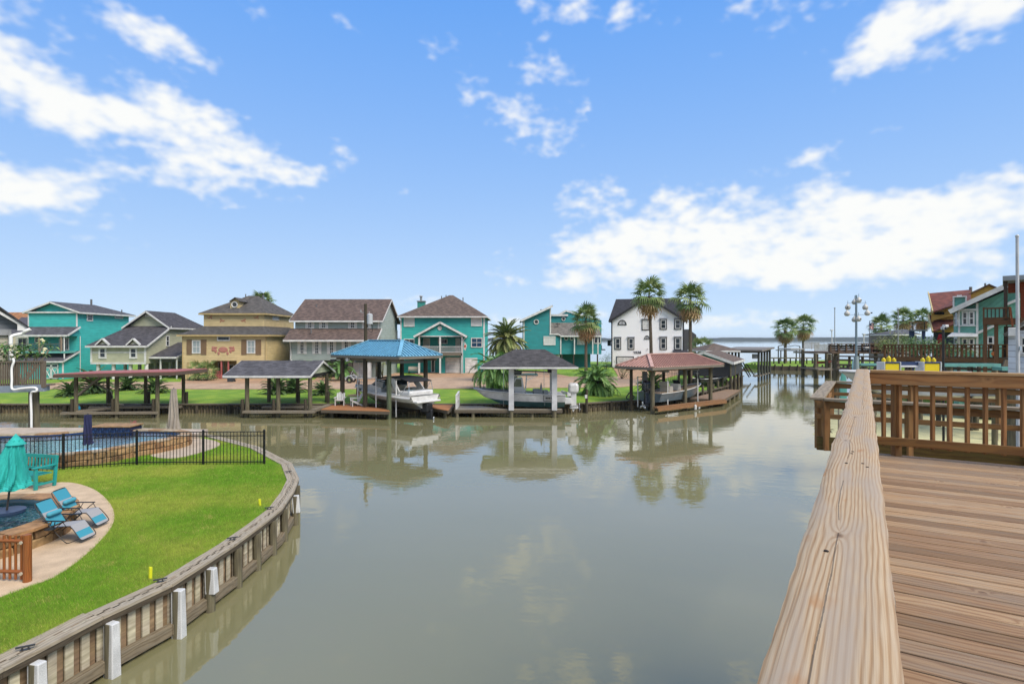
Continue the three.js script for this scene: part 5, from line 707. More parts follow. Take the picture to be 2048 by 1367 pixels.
// ------------------------------------------------------------------ tall flat roofed pier
{
  const N = [31.4, 72.5], A = [0.547, 0.837], B = [-0.837, 0.547], at = (s, u, y) => V(N[0] + A[0] * s + B[0] * u, y, -(N[1] + A[1] * s + B[1] * u)), t = thing('covered_pier', 'tall open pier with thin flat grey roof on a row of dark posts', 'pier', V(31.5, 0, -78)), pd = M('#4a5150', { map: T.pile, roughness: 0.9 });
  part(t, 'roof', slab([at(-0.5, -0.5, 4.05), at(9.2, -0.5, 4.3), at(9.2, 4.6, 4.3), at(-0.5, 4.6, 4.05)], 0.22), M('#7c7771', { map: T.grain, roughness: 0.8 })); for (let i = 0; i < 7; i++) part(t, 'rafter', bar(at(-0.2 + i * 1.5, 0, 3.76), at(-0.2 + i * 1.5, 4.2, 3.76), 0.1, 0.22), pileD);
  for (let i = 0; i < 5; i++) { pile(t, at(i * 2.1, 0, 0), 3.95, 0.15, pd); pile(t, at(i * 2.1, 4.1, 0), 3.95, 0.15, pd); } part(t, 'platform', bar(at(0.5, 3.2, 1.15), at(8.4, 3.2, 1.15), 1.4, 0.14), dockB); part(t, 'platform', bar(at(-0.4, 0.3, 0.7), at(8.4, 0.3, 0.7), 0.7, 0.12), dockG);
  part(t, 'brace', bar(at(0.4, 1.2, 0.5), at(0.4, 2.3, 2.4), 0.08, 0.14), pileD); part(t, 'brace', bar(at(1.2, 0.6, 0.5), at(1.2, 1.7, 2.2), 0.08, 0.14), pileD); part(t, 'gangway', bar(at(3, 1.5, 0.5), at(5, 3.2, 2.8), 0.08, 0.14), pileD); part(t, 'hoist_box', rbox(31.0, 2.9, -73.6, 31.6, 3.5, -73.1, 0.04), M('#8d9092', { roughness: 0.5 }));
  part(t, 'sagging_line', tube([at(-3, 5.5, 0.9), at(-3.4, 4.2, 0.35), at(-3.2, 3, 0.08)], 0.04), M('#7b6f5c', { roughness: 0.9 }));
}

[[1391, 813, 'white plastic float hanging below the red metal boathouse dock'], [1398, 811, 'second white plastic float hanging below the red metal boathouse dock']].forEach(([px, py, l]) => { const p = G(px, py, 0.3), t = thing('dock_float', l, 'float', V(p.x, 0.1, p.z)); const o = new THREE.Mesh(clean(new THREE.CapsuleGeometry(0.1, 0.22, 6, 12).translate(0, 0.14, 0)), white); o.name = 'float_body'; t.add(o); const q = new THREE.Mesh(cyl(V(0, 0.3, 0), V(0.03, 0.6, -0.1), 0.012, 0.012, 5), M('#8d8672', { roughness: 0.9 })); q.name = 'rope'; t.add(q); });
// ================================================================== boats
// hull in its own axes: bow to +x, length L, half beam Bm, keel at y 0
function hullGeo(L, Bm, D, { bow = 0.35, chine = 0.42, bot = 0.28, y0 = 0, y1 = 1, dead = 0.16, n = 22, rake = 0.12, full = 2.4 } = {}) {
  const sec = (t) => {                                                  // t 0 stern .. 1 bow; points keel, chine, sheer
    const k = Math.pow(Math.max(0, 1 - Math.pow(t, full)), 0.75), sheer = D + bow * t * t, x = -L / 2 + L * t, kx = x - rake * L * t * t * t, cb = Bm * (0.82 * k), cy = chine * D * 0.6 + bow * 0.75 * Math.pow(t, 3), ky = Math.pow(t, 4) * D * 0.75;
    return [[kx, ky, 0], [kx + (x - kx) * 0.3, Math.max(ky + 0.02, cy - dead * 0 ), cb], [x, sheer, Math.max(0.015, Bm * Math.pow(Math.max(0, 1 - Math.pow(t, full + 0.6)), 0.62))]];
  };
  const rows = []; for (let i = 0; i <= n; i++) rows.push(sec(i / n)); const put = (lo, hi) => { const v = []; for (let i = 0; i < n; i++) for (const s of [-1, 1]) { const a = rows[i][lo], b = rows[i + 1][lo], c = rows[i + 1][hi], d = rows[i][hi], q = [a, b, c, a, c, d]; for (const p of (s > 0 ? q : q.slice().reverse())) v.push(p[0], p[1], p[2] * s); } return v; };
  const mk = (v) => { const g = new THREE.BufferGeometry(); g.setAttribute('position', new THREE.Float32BufferAttribute(v, 3)); g.computeVertexNormals(); return wuv(g); };
  const [k, c, s] = rows[0], tr = []; for (const q of [[k, c, s], [[k[0], k[1], 0], s, [s[0], s[1], 0]]]) for (const sg of [-1, 1]) for (const p of (sg > 0 ? q.slice().reverse() : q)) tr.push(p[0], p[1], p[2] * sg);
  const dk = []; for (let i = 0; i < n; i++) { const a = rows[i][2], b = rows[i + 1][2], dy = -0.06; dk.push(a[0], a[1] + dy, -a[2], a[0], a[1] + dy, a[2], b[0], b[1] + dy, b[2], a[0], a[1] + dy, -a[2], b[0], b[1] + dy, b[2], b[0], b[1] + dy, -b[2]); }
  const rim = (s) => tube(rows.map((r) => V(r[2][0], r[2][1], r[2][2] * s)), 0.04, 6, 44);
  return { bottom: mk(put(0, 1)), side: mk(put(1, 2).concat(tr)), deck: mk(dk), rim: [rim(-1), rim(1)], sheer: (t) => rows[Math.round(t * n)][2] };
}
function outboard(t, at, m, h = 1, turn = 0) {                            // cowl, midsection, lower unit, propeller; +x is forward
  const g = (geo) => geo.scale(h, h, h).rotateY(turn).translate(at.x, at.y, at.z), o = new THREE.Mesh(g(clean(new RoundedBoxGeometry(0.66, 0.66, 0.46, 5, 0.2).translate(-0.32, 0.64, 0))), m); o.name = 'engine_cowl'; t.add(o);
  const add = (name, geo, mm) => { const q = new THREE.Mesh(g(clean(geo)), mm); q.name = name; t.add(q); };
  add('engine_leg', merge([rbox(-0.5, -0.45, -0.1, -0.16, 0.45, 0.1, 0.05), rbox(-0.16, 0.15, -0.14, 0.08, 0.4, 0.14, 0.03)]), m); add('gear_case', merge([ball(V(-0.36, -0.58, 0), 0.3, 0.1, 0.09), box(-0.62, -0.46, -0.12, -0.1, -0.43, 0.12), prism([[-0.45, -0.6], [-0.2, -0.6], [-0.32, -0.85]], -0.02, 0.02)]), m);
  add('propeller', merge([0, 1, 2].map((k) => clean(new THREE.SphereGeometry(1, 8, 6).scale(0.03, 0.15, 0.07).translate(0, 0.13, 0).rotateX(k * 2.094).translate(-0.7, -0.58, 0)))), chrome);
}
const gel = (c) => M(c, { phys: true, roughness: 0.28, clearcoat: 0.6, clearcoatRoughness: 0.15, map: T.grain });
const add = (t, name, geo, m) => { const o = new THREE.Mesh(merge(Array.isArray(geo) ? geo : [geo]), m); o.name = name; t.add(o); return o; };
// cabin cruiser on the lift under the blue roof
{
  const p = cAt(3.5, 2.0, 0.55), t = thing('cabin_cruiser', 'white and tan cabin cruiser with black canopy under the blue roof', 'boat', p); t.rotation.y = Math.atan2(0.62, -0.78) + 0; t.scale.set(1.04, 0.9, 1); const h = hullGeo(7.4, 1.28, 1.12, { bow: 0.42, chine: 0.95, rake: 0.16, full: 2.1 });
  add(t, 'hull_bottom', h.bottom, gel('#8f8678')); add(t, 'hull', h.side, gel('#e2e3e0')); add(t, 'rub_rail', h.rim, gel('#d8d8d4')); add(t, 'deck', h.deck, gel('#dedfdd'));
  add(t, 'hull_stripe', [tube([...Array(12)].map((_, i) => { const s = h.sheer(i / 13.5); return V(s[0], s[1] - 0.16, s[2] + 0.0); }), 0.14, 6, 30), tube([...Array(12)].map((_, i) => { const s = h.sheer(i / 13.5); return V(s[0], s[1] - 0.16, -s[2]); }), 0.14, 6, 30)], gel('#e0e0dd'));
  const prof = (l) => prism(l, -1, 1); add(t, 'cabin', [prism([[-0.2, 1.15], [2.9, 1.42], [2.2, 1.62], [0.9, 1.78], [-0.2, 1.7]], -0.85, 0.85), rbox(-3.4, 1.1, -1.1, -2.2, 1.5, 1.1, 0.15), rbox(-2.4, 1.05, -1.15, 0, 1.25, -0.8, 0.08), rbox(-2.4, 1.05, 0.8, 0, 1.25, 1.15, 0.08), rbox(-4.1, 0.62, -1.1, -3.3, 0.8, 1.1, 0.08)], gel('#e3e4e2'));
  for (const s of [-1, 1]) for (const x of [1.3, 2.0]) add(t, 'porthole', cyl(V(x, 1.24 + x * 0.03, s * (1.12 - x * 0.1)), V(x, 1.25 + x * 0.03, s * (1.2 - x * 0.1)), 0.1, 0.1, 14), blackM);
  add(t, 'windscreen', [slab([V(0.95, 1.75, -0.8), V(0.95, 1.75, 0.8), V(0.2, 2.2, 0.85), V(0.2, 2.2, -0.85)], 0.02), slab([V(0.95, 1.75, 0.82), V(-0.8, 1.55, 1.05), V(-0.8, 2.1, 1.0), V(0.2, 2.2, 0.86)], 0.02), slab([V(0.95, 1.75, -0.82), V(-0.8, 1.55, -1.05), V(-0.8, 2.1, -1.0), V(0.2, 2.2, -0.86)], 0.02)], M('#39464c', { roughness: 0.05 })); add(t, 'windscreen_frame', [tube([V(-0.8, 2.12, 1.0), V(0.2, 2.22, 0.86), V(0.2, 2.22, -0.86), V(-0.8, 2.12, -1.0)], 0.03), bar(V(0.95, 1.75, 0), V(0.2, 2.22, 0), 0.04)], gel('#dadbd9'));
  add(t, 'radar_arch', [bar(V(-2.3, 1.3, 1.12), V(-1.5, 2.3, 0.98), 0.1, 0.4), bar(V(-2.3, 1.3, -1.12), V(-1.5, 2.3, -0.98), 0.1, 0.4), bar(V(-1.5, 2.3, -1), V(-1.5, 2.3, 1), 0.4, 0.1)], gel('#dedfdd'));
  add(t, 'canopy', [slab([V(0.3, 2.3, -1), V(0.3, 2.3, 1), V(-0.9, 2.5, 1.05), V(-0.9, 2.5, -1.05)], 0.05), slab([V(-0.9, 2.5, -1.05), V(-0.9, 2.5, 1.05), V(-2.2, 2.46, 1.05), V(-2.2, 2.46, -1.05)], 0.05), slab([V(-2.2, 2.46, -1.05), V(-2.2, 2.46, 1.05), V(-3.3, 2.2, 1), V(-3.3, 2.2, -1)], 0.05)], M('#17181d', { roughness: 0.85 })); add(t, 'canopy_frame', [[-3.2, 2.2, -2.6, 1.3], [-3.2, 2.2, -3.3, 1.4], [0.2, 2.28, -0.4, 2.05]].flatMap(([a, b, c, d]) => [1, -1].map((s) => cyl(V(a, b, s), V(c, d, s * 1.1), 0.02, 0.02, 6))), chrome);
  add(t, 'seat', [rbox(-1.6, 1.25, -0.9, -0.9, 1.75, -0.2, 0.08), rbox(-2.2, 1.25, 0.2, -1.5, 1.6, 1.0, 0.08), rbox(-1.0, 1.3, 0.2, -0.5, 1.75, 0.8, 0.08)], paint('#c9bfa9')); add(t, 'bow_rail', [tube([V(1.2, 1.85, 1.05), V(2.5, 1.98, 0.75), V(3.4, 2.02, 0.1), V(3.5, 2.02, 0), V(3.4, 2.02, -0.1), V(2.5, 1.98, -0.75), V(1.2, 1.85, -1.05)], 0.018), ...[[1.2, 1.05], [2.4, 0.8], [3.3, 0.2]].flatMap(([x, z]) => [1, -1].map((s) => cyl(V(x, 1.4, s * z), V(x, 1.95, s * z), 0.014, 0.014, 5)))], chrome);
  add(t, 'stern_drive', [rbox(-4.15, -0.1, -0.28, -3.5, 0.55, 0.28, 0.08), rbox(-4.35, -0.75, -0.1, -3.85, 0.1, 0.1, 0.05), ball(V(-4.15, -0.7, 0), 0.34, 0.12, 0.12)], M('#1c1d20', { roughness: 0.4 })); add(t, 'propeller', [0, 1, 2].map((k) => clean(new THREE.SphereGeometry(1, 8, 6).scale(0.03, 0.17, 0.08).translate(0, 0.15, 0).rotateX(k * 2.094).translate(-4.5, -0.7, 0))), chrome);
  add(t, 'side_emblem', [0, 1, 2, 3, 4].map((i) => bar(V(-2.9 + i * 0.17, 0.92, 1.29), V(-2.8 + i * 0.17, 0.99, 1.29), 0.02, 0.03)), blackM);
}
// centre console on the lift behind the white columns
{
  const t = thing('centre_console_boat', 'white centre console boat with blue bottom behind the white columns', 'boat', V(0.5, 0.52, -41.0)); t.rotation.y = Math.PI; const h = hullGeo(6.5, 1.15, 0.98, { bow: 0.36, chine: 0.78, rake: 0.16, full: 2.0 });
  add(t, 'hull_bottom', h.bottom, gel('#5c91a5')); add(t, 'hull', h.side, gel('#eff0f1')); add(t, 'rub_rail', h.rim, gel('#e2e3e3')); add(t, 'deck', h.deck, gel('#bfc3c4')); add(t, 'coaming_pad', [tube([...Array(9)].map((_, i) => { const s = h.sheer(0.55 + i * 0.045); return V(s[0], s[1] + 0.03, s[2] * 0.86); }), 0.05), tube([...Array(9)].map((_, i) => { const s = h.sheer(0.55 + i * 0.045); return V(s[0], s[1] + 0.03, -s[2] * 0.86); }), 0.05)], M('#6d7276', { roughness: 0.6 }));
  add(t, 'console', [prism([[-0.5, 0.9], [0.75, 0.9], [0.6, 1.45], [0.25, 2.1], [-0.25, 2.1], [-0.35, 1.5]], -0.5, 0.5)], gel('#dfe1e2')); add(t, 'console_window', [prism([[-0.2, 1.5], [0.48, 1.5], [0.2, 2.05], [-0.15, 2.05]], -0.515, 0.515)], M('#5b6552', { roughness: 0.08 }));
  add(t, 'hard_top', rbox(-1.35, 2.28, -0.85, 0.75, 2.38, 0.85, 0.045), gel('#cfd3d5')); add(t, 'radar', rbox(-0.2, 2.38, -0.3, 0.35, 2.62, 0.3, 0.08), M('#6f7478', { roughness: 0.4 })); add(t, 'top_frame', [[-0.45, 0.55], [0.45, 0.5]].flatMap(([x, z]) => [1, -1].map((s) => cyl(V(x, 0.95, s * z), V(x - 0.1, 2.3, s * z * 1.1), 0.03, 0.03, 6))).concat([bar(V(-1.3, 2.3, 0.6), V(-0.5, 1.9, 0.55), 0.03), bar(V(-1.3, 2.3, -0.6), V(-0.5, 1.9, -0.55), 0.03)]), chrome);
  add(t, 'helm_seat', [rbox(-1.5, 0.95, -0.45, -1.0, 1.3, 0.45, 0.06), prism([[-1.75, 0.95], [-1.45, 0.95], [-1.6, 1.75]], -0.4, 0.4), rbox(-2.1, 0.95, -0.5, -1.75, 1.2, 0.5, 0.05)], M('#8b9092', { roughness: 0.6 })); for (let i = 0; i < 4; i++) add(t, 'antenna', cyl(V(-1.2, 2.35, 0.5 - i * 0.3), V(-1.25, 2.6 + i * 0.25, 0.5 - i * 0.3), 0.012, 0.006, 5), blackM); add(t, 'engine_bracket', [rbox(-3.75, 0.25, -0.4, -3.0, 0.7, 0.4, 0.06), tube([V(-3.1, 1.1, 0.5), V(-3.4, 1.0, 0.3), V(-3.7, 0.75, 0.1)], 0.08)], gel('#d6d9da'));
  const tg = part(t, 'hull_badge', [box(t.B.x, t.B.y, t.B.z, t.B.x + 0.001, t.B.y + 0.001, t.B.z + 0.001)], blackM); tg.geometry = merge([...[[-2.55, 0.55, -1.7, 0.58], [-2.55, 0.95, -1.7, 0.98]].map(([a, b, c, d]) => box(a, b, -1.155, c, d, -1.13)), box(-2.55, 0.55, -1.155, -2.52, 0.98, -1.13), box(-1.73, 0.55, -1.155, -1.7, 0.98, -1.13), ...[0, 1, 2, 3, 4].map((i) => box(-2.42 + i * 0.12, 0.7, -1.155, -2.34 + i * 0.12, 0.82, -1.13))]); outboard(t, V(-3.55, 0.62, 0), gel('#dcdedf'), 1.15);
}
// grey skiff under the red roof
{
  const p = eAt(5.0, 1.7, 0.6), t = thing('grey_skiff', 'slate grey skiff with black outboard under the red metal roof', 'boat', p); t.rotation.y = Math.atan2(-0.61, 0.79) + 1.31; t.rotation.y = Math.atan2(0.61, 0.79); const h = hullGeo(6.4, 1.1, 0.78, { bow: 0.42, chine: 0.35, rake: 0.1, full: 2.2 });
  add(t, 'hull_bottom', h.bottom, gel('#5e6c74')); add(t, 'hull', h.side, gel('#6b7c86')); add(t, 'rub_rail', h.rim, gel('#dddedb')); add(t, 'deck', h.deck, M('#b39b7c', { map: T.grain, roughness: 0.8 }));
  add(t, 'console', [prism([[-0.35, 0.72], [0.25, 0.72], [0.18, 1.3], [-0.2, 1.35]], -0.34, 0.34)], gel('#c9cbc9')); add(t, 'windscreen', slab([V(0.2, 1.28, -0.33), V(0.2, 1.28, 0.33), V(0.0, 1.6, 0.3), V(0.0, 1.6, -0.3)], 0.02), M('#29313a', { roughness: 0.08 })); add(t, 'seat', [rbox(-1.4, 0.72, -0.45, -0.9, 1.2, 0.45, 0.06), rbox(-1.5, 1.2, -0.45, -1.38, 1.55, 0.45, 0.04)], M('#a9a79f', { roughness: 0.7 }));
  for (let i = 0; i < 6; i++) add(t, 'rod_holder', cyl(V(-0.35, 1.45, -0.35 + i * 0.14), V(-0.55, 2.4 + (i % 3) * 0.35, -0.35 + i * 0.14), 0.014, 0.008, 5), blackM); outboard(t, V(-3.15, 0.55, 0), M('#1d2430', { phys: true, roughness: 0.25, clearcoat: 0.5 }), 1.2);
}
// small white skiff by the black shed
{
  const t = thing('white_skiff', 'small white skiff hoisted under the black boat shed', 'boat', V(20.3, 1.0, -57.3)); t.rotation.y = 0.5; const h = hullGeo(4.4, 0.8, 0.5, { bow: 0.2 }); add(t, 'hull_bottom', h.bottom, gel('#2d2f33')); add(t, 'hull', h.side, gel('#33363b')); add(t, 'rub_rail', h.rim, gel('#dedfdd')); add(t, 'deck', h.deck, gel('#cfd0cd')); outboard(t, V(-2.1, 0.35, 0), blackM, 0.8);
}
// ------------------------------------------------------------------ small things on the far bank
function adirondack(at, turn, label) {
  const t = thing('garden_chair', label, 'chair', at); t.rotation.y = turn; for (let i = 0; i < 5; i++) add(t, 'back_slat', bar(V(-0.24 + i * 0.12, 0.3, -0.2), V(-0.24 + i * 0.12, 0.95 - Math.abs(i - 2) * 0.05, -0.48), 0.1, 0.02), white);
  for (let i = 0; i < 4; i++) add(t, 'seat_slat', bar(V(-0.28, 0.38 - i * 0.03 + 0.0, 0.28 - i * 0.14), V(0.28, 0.38 - i * 0.03, 0.28 - i * 0.14), 0.12, 0.02), white); for (const s of [-1, 1]) { add(t, 'arm', box(s * 0.26, 0.55, -0.35, s * 0.4, 0.58, 0.35), white); add(t, 'leg', box(s * 0.27, 0, 0.25, s * 0.33, 0.55, 0.31), white); add(t, 'leg', bar(V(s * 0.3, 0.38, 0.28), V(s * 0.3, 0.02, -0.45), 0.04, 0.1), white); } return t;
}
adirondack(V(X(680, 41.3), 0.62, -41.3), 0.15, 'white slatted garden chair facing out from the warm brown dock'); adirondack(V(X(711, 40.9), 0.62, -40.9), -1.1, 'white slatted garden chair turned sideways on the warm brown dock');
{ const t = thing('wheelie_bin', 'dark wheeled refuse bin on the tan drive', 'bin', V(X(462, 61), ROAD - 0.02, -61)); add(t, 'body', prism([[-0.27, 0.05], [0.27, 0.05], [0.33, 0.98], [-0.33, 0.98]], -0.3, 0.3), M('#2c3338', { roughness: 0.6 })); add(t, 'lid', rbox(-0.36, 0.98, -0.36, 0.36, 1.06, 0.34, 0.03), M('#23292d', { roughness: 0.6 })); for (const s of [-1, 1]) add(t, 'wheel', cyl(V(s * 0.24, 0.1, -0.3), V(s * 0.3, 0.1, -0.3), 0.1, 0.1, 12), blackM); }
{ const t = thing('timber_post', 'short orange brown timber stump on the lawn by the cruiser', 'post', V(X(716, 47), bankAt(47), -47)); add(t, 'post', cyl(V(0, -0.1, 0), V(0.02, 1.25, 0), 0.17, 0.15, 10), M('#8a5a3a', { map: T.bark, roughness: 0.9 })); add(t, 'soil_ring', cyl(V(0, -0.02, 0), V(0, 0.04, 0), 0.9, 0.8, 18), M('#8c7358', { map: T.grain, roughness: 1 })); }
{ const t = thing('boat_trailer', 'light grey boat trailer frame parked on the road behind the blue roofed boathouse', 'trailer', V(X(712, 60), ROAD - 0.02, -60)); add(t, 'frame', [bar(V(-1.4, 0.5, 0.5), V(1.6, 0.5, 0.2), 0.1), bar(V(-1.4, 0.5, -0.5), V(1.6, 0.5, -0.2), 0.1), bar(V(-1.2, 0.5, -0.6), V(-1.2, 0.5, 0.6), 0.1), bar(V(1.5, 0.5, 0), V(2.6, 0.55, 0), 0.08), bar(V(0.5, 0.5, 0), V(1.2, 1.6, 0), 0.07), bar(V(-0.6, 0.5, 0.5), V(-0.2, 1.3, 0.5), 0.06), bar(V(2.3, 0.55, 0), V(2.3, 0, 0), 0.07)], M('#9fa4a6', { roughness: 0.45, metalness: 0.5 })); for (const s of [-1, 1]) { add(t, 'wheel', clean(new THREE.TorusGeometry(0.24, 0.1, 8, 16).translate(-0.5, 0.32, s * 0.7)), blackM); add(t, 'fender', clean(new THREE.TorusGeometry(0.42, 0.05, 6, 12, Math.PI).translate(-0.5, 0.32, s * 0.7)), M('#9fa4a6', { roughness: 0.5 })); } }
{ const t = thing('utility_pole', 'dark wooden utility pole with transformer behind the blue roofed boathouse', 'pole', onBank(731, 48)); add(t, 'pole', cyl(V(0, -0.3, 0), V(0, 7.6, 0), 0.17, 0.12, 10), pileD); add(t, 'transformer', [cyl(V(0.35, 5.9, 0), V(0.35, 6.7, 0), 0.24, 0.24, 14), cyl(V(0.35, 6.7, 0), V(0.35, 6.78, 0), 0.24, 0.1, 14)], M('#a9adb0', { roughness: 0.5 })); add(t, 'insulator', [cyl(V(-0.4, 6.9, 0), V(-0.4, 7.1, 0), 0.05, 0.04, 8), bar(V(-0.45, 6.9, 0), V(0, 6.85, 0), 0.05), cyl(V(0.3, 6.8, 0), V(0.3, 6.95, 0), 0.04, 0.03, 8)], M('#8d9194', { roughness: 0.5 })); add(t, 'cable', tube([V(0.1, 6.5, 0.05), V(0.6, 5.7, 0.05), V(0.5, 5.2, 0.05), V(0.15, 5.5, 0.05)], 0.025), blackM); }
{ const t = thing('white_piling_rail', 'dark piling with small white box at the bank right of the white outboard', 'pile', V(X(1172, 42), 0, -41.6)); add(t, 'shaft', cyl(V(0, -1, 0), V(0, 1.75, 0), 0.11, 0.1, 10), pileD); add(t, 'box', rbox(-0.16, 1.1, 0.08, 0.02, 1.35, 0.2, 0.02), white); }
{ const t = thing('leaning_bench', 'small dark bench under the teal balcony house', 'bench', V(X(827, 75.5), ROAD - 0.02, -75.4)); add(t, 'seat', box(-0.7, 0.4, -0.25, 0.7, 0.46, 0.25), M('#8b857c', { roughness: 0.8 })); add(t, 'backrest', box(-0.7, 0.55, -0.27, 0.7, 0.95, -0.22), M('#a39d93', { roughness: 0.8 })); for (const s of [-1, 1]) add(t, 'leg', box(s * 0.62, 0, -0.25, s * 0.56, 0.4, 0.22), dark); }
console.log('far bank done', Math.round(performance.now()));

// ================================================================== near garden on the left
const outPx = [[-170, 1424], [0, 1334], [200, 1231], [339, 1167], [463, 1089], [521, 1047], [560, 1016], [584, 981], [594, 957], [580, 926], [515, 893], [424, 870]], CAP = 1.0;
const outer = outPx.map(([a, b]) => G(a, b, CAP)); outer.push(V(-15.6, CAP, -27.1), V(-19, CAP, -27.5), V(-60, CAP, -27.6));
const offset = (line, d) => line.map((p, i) => { const a = line[Math.max(0, i - 1)], b = line[Math.min(line.length - 1, i + 1)], t1 = p.clone().sub(a).setY(0).normalize(), t2 = b.clone().sub(p).setY(0).normalize(), n1 = V(t1.z, 0, -t1.x), n2 = V(t2.z, 0, -t2.x); if (i === 0) n1.copy(n2); if (i === line.length - 1) n2.copy(n1); const n = n1.clone().add(n2).normalize(); return p.clone().addScaledVector(n, d / Math.max(0.5, n.dot(n1))); });
const sgn = offset(outer, 0.3)[3].x < outer[3].x ? 1 : -1, off = (d) => offset(outer, d * sgn);
const xz = (l) => l.map((p) => [p.x, p.z]);
const poolTop = 1.45, pg = (l) => l.map(([a, b]) => gp(a, b, poolTop));
const poolOut = spline([...pg([[-140, 930], [0, 919], [121, 908], [197, 901], [266, 889], [333, 878], [376, 868], [377, 862], [330, 857.5], [268, 857]]), ...pg([[196, 857], [110, 864]]), [-22.5, -23.6], [-24.5, -22]].map((p) => p), 90);
const shrink = (l, d) => { const n = l.length; return l.map((p, i) => { const a = l[(i + n - 1) % n], b = l[(i + 1) % n], tx = b[0] - a[0], tz = b[1] - a[1], k = Math.hypot(tx, tz) || 1; return [p[0] + d * tz / k, p[1] - d * tx / k]; }); };
const area = poolOut.reduce((s, p, i) => { const q = poolOut[(i + 1) % poolOut.length]; return s + p[0] * q[1] - q[0] * p[1]; }, 0), ps = area > 0 ? -1 : 1, poolIn = shrink(poolOut, 0.32 * ps);
const spaC = [-12.3, -12.4], circ = (r, n = 48) => [...Array(n)].map((_, i) => [spaC[0] + Math.cos(i / n * 6.28319) * r, spaC[1] + Math.sin(i / n * 6.28319) * r]);
{
  const inner = off(0.02), ring = [...xz(inner), [-60, -4]];
  struct('garden_soil', plan([...xz(off(0.3)), [-60, -4.4]], -1.4, 0.85, [poolIn, circ(1.85)]), soil); struct('garden_lawn', plan([...xz(off(0.3)), [-60, -4.5]], 0.85, 0.95, [shrink(poolOut, 0.15 * ps), circ(2.1)]), lawnM);
  const patio = spline([[-19, -14], ...[[-30, 984], [60, 971], [130, 966], [178, 976], [215, 1003], [228, 1030], [222, 1056], [190, 1094], [146, 1132], [100, 1161], [66, 1173], [20, 1190], [-60, 1215]].map(([a, b]) => gp(a, b)), [-19, -9]], 120);
  struct('patio', plan(patio, 0.9, 0.985, [circ(2.1)]), M('#c9b397', { map: T.conc, bumpMap: T.grainB, bumpScale: 0.006, roughness: 0.9 }));
  struct('pool_path', plan(spline([[100, 941], [180, 924], [262, 910], [318, 905], [300, 912], [345, 918], [405, 905], [440, 890], [418, 880], [380, 877], [330, 884], [260, 898], [160, 912], [60, 935]].map(([a, b]) => gp(a, b)), 100), 0.9, 0.985), M('#b9aa97', { map: T.conc, bumpMap: T.grainB, bumpScale: 0.006, roughness: 0.9 }));
  struct('pool_terrace', plan([[-60, -23.7], [-24, -23.6], [-22, -24.3], [-19.2, -24.4], [-16.2, -25.6], [-14, -25.3], [-14.2, -26.6], [-19, -27.1], [-60, -27.2]], 0.9, 1.2), M('#b7aa9c', { map: T.conc, roughness: 0.9 }));
}
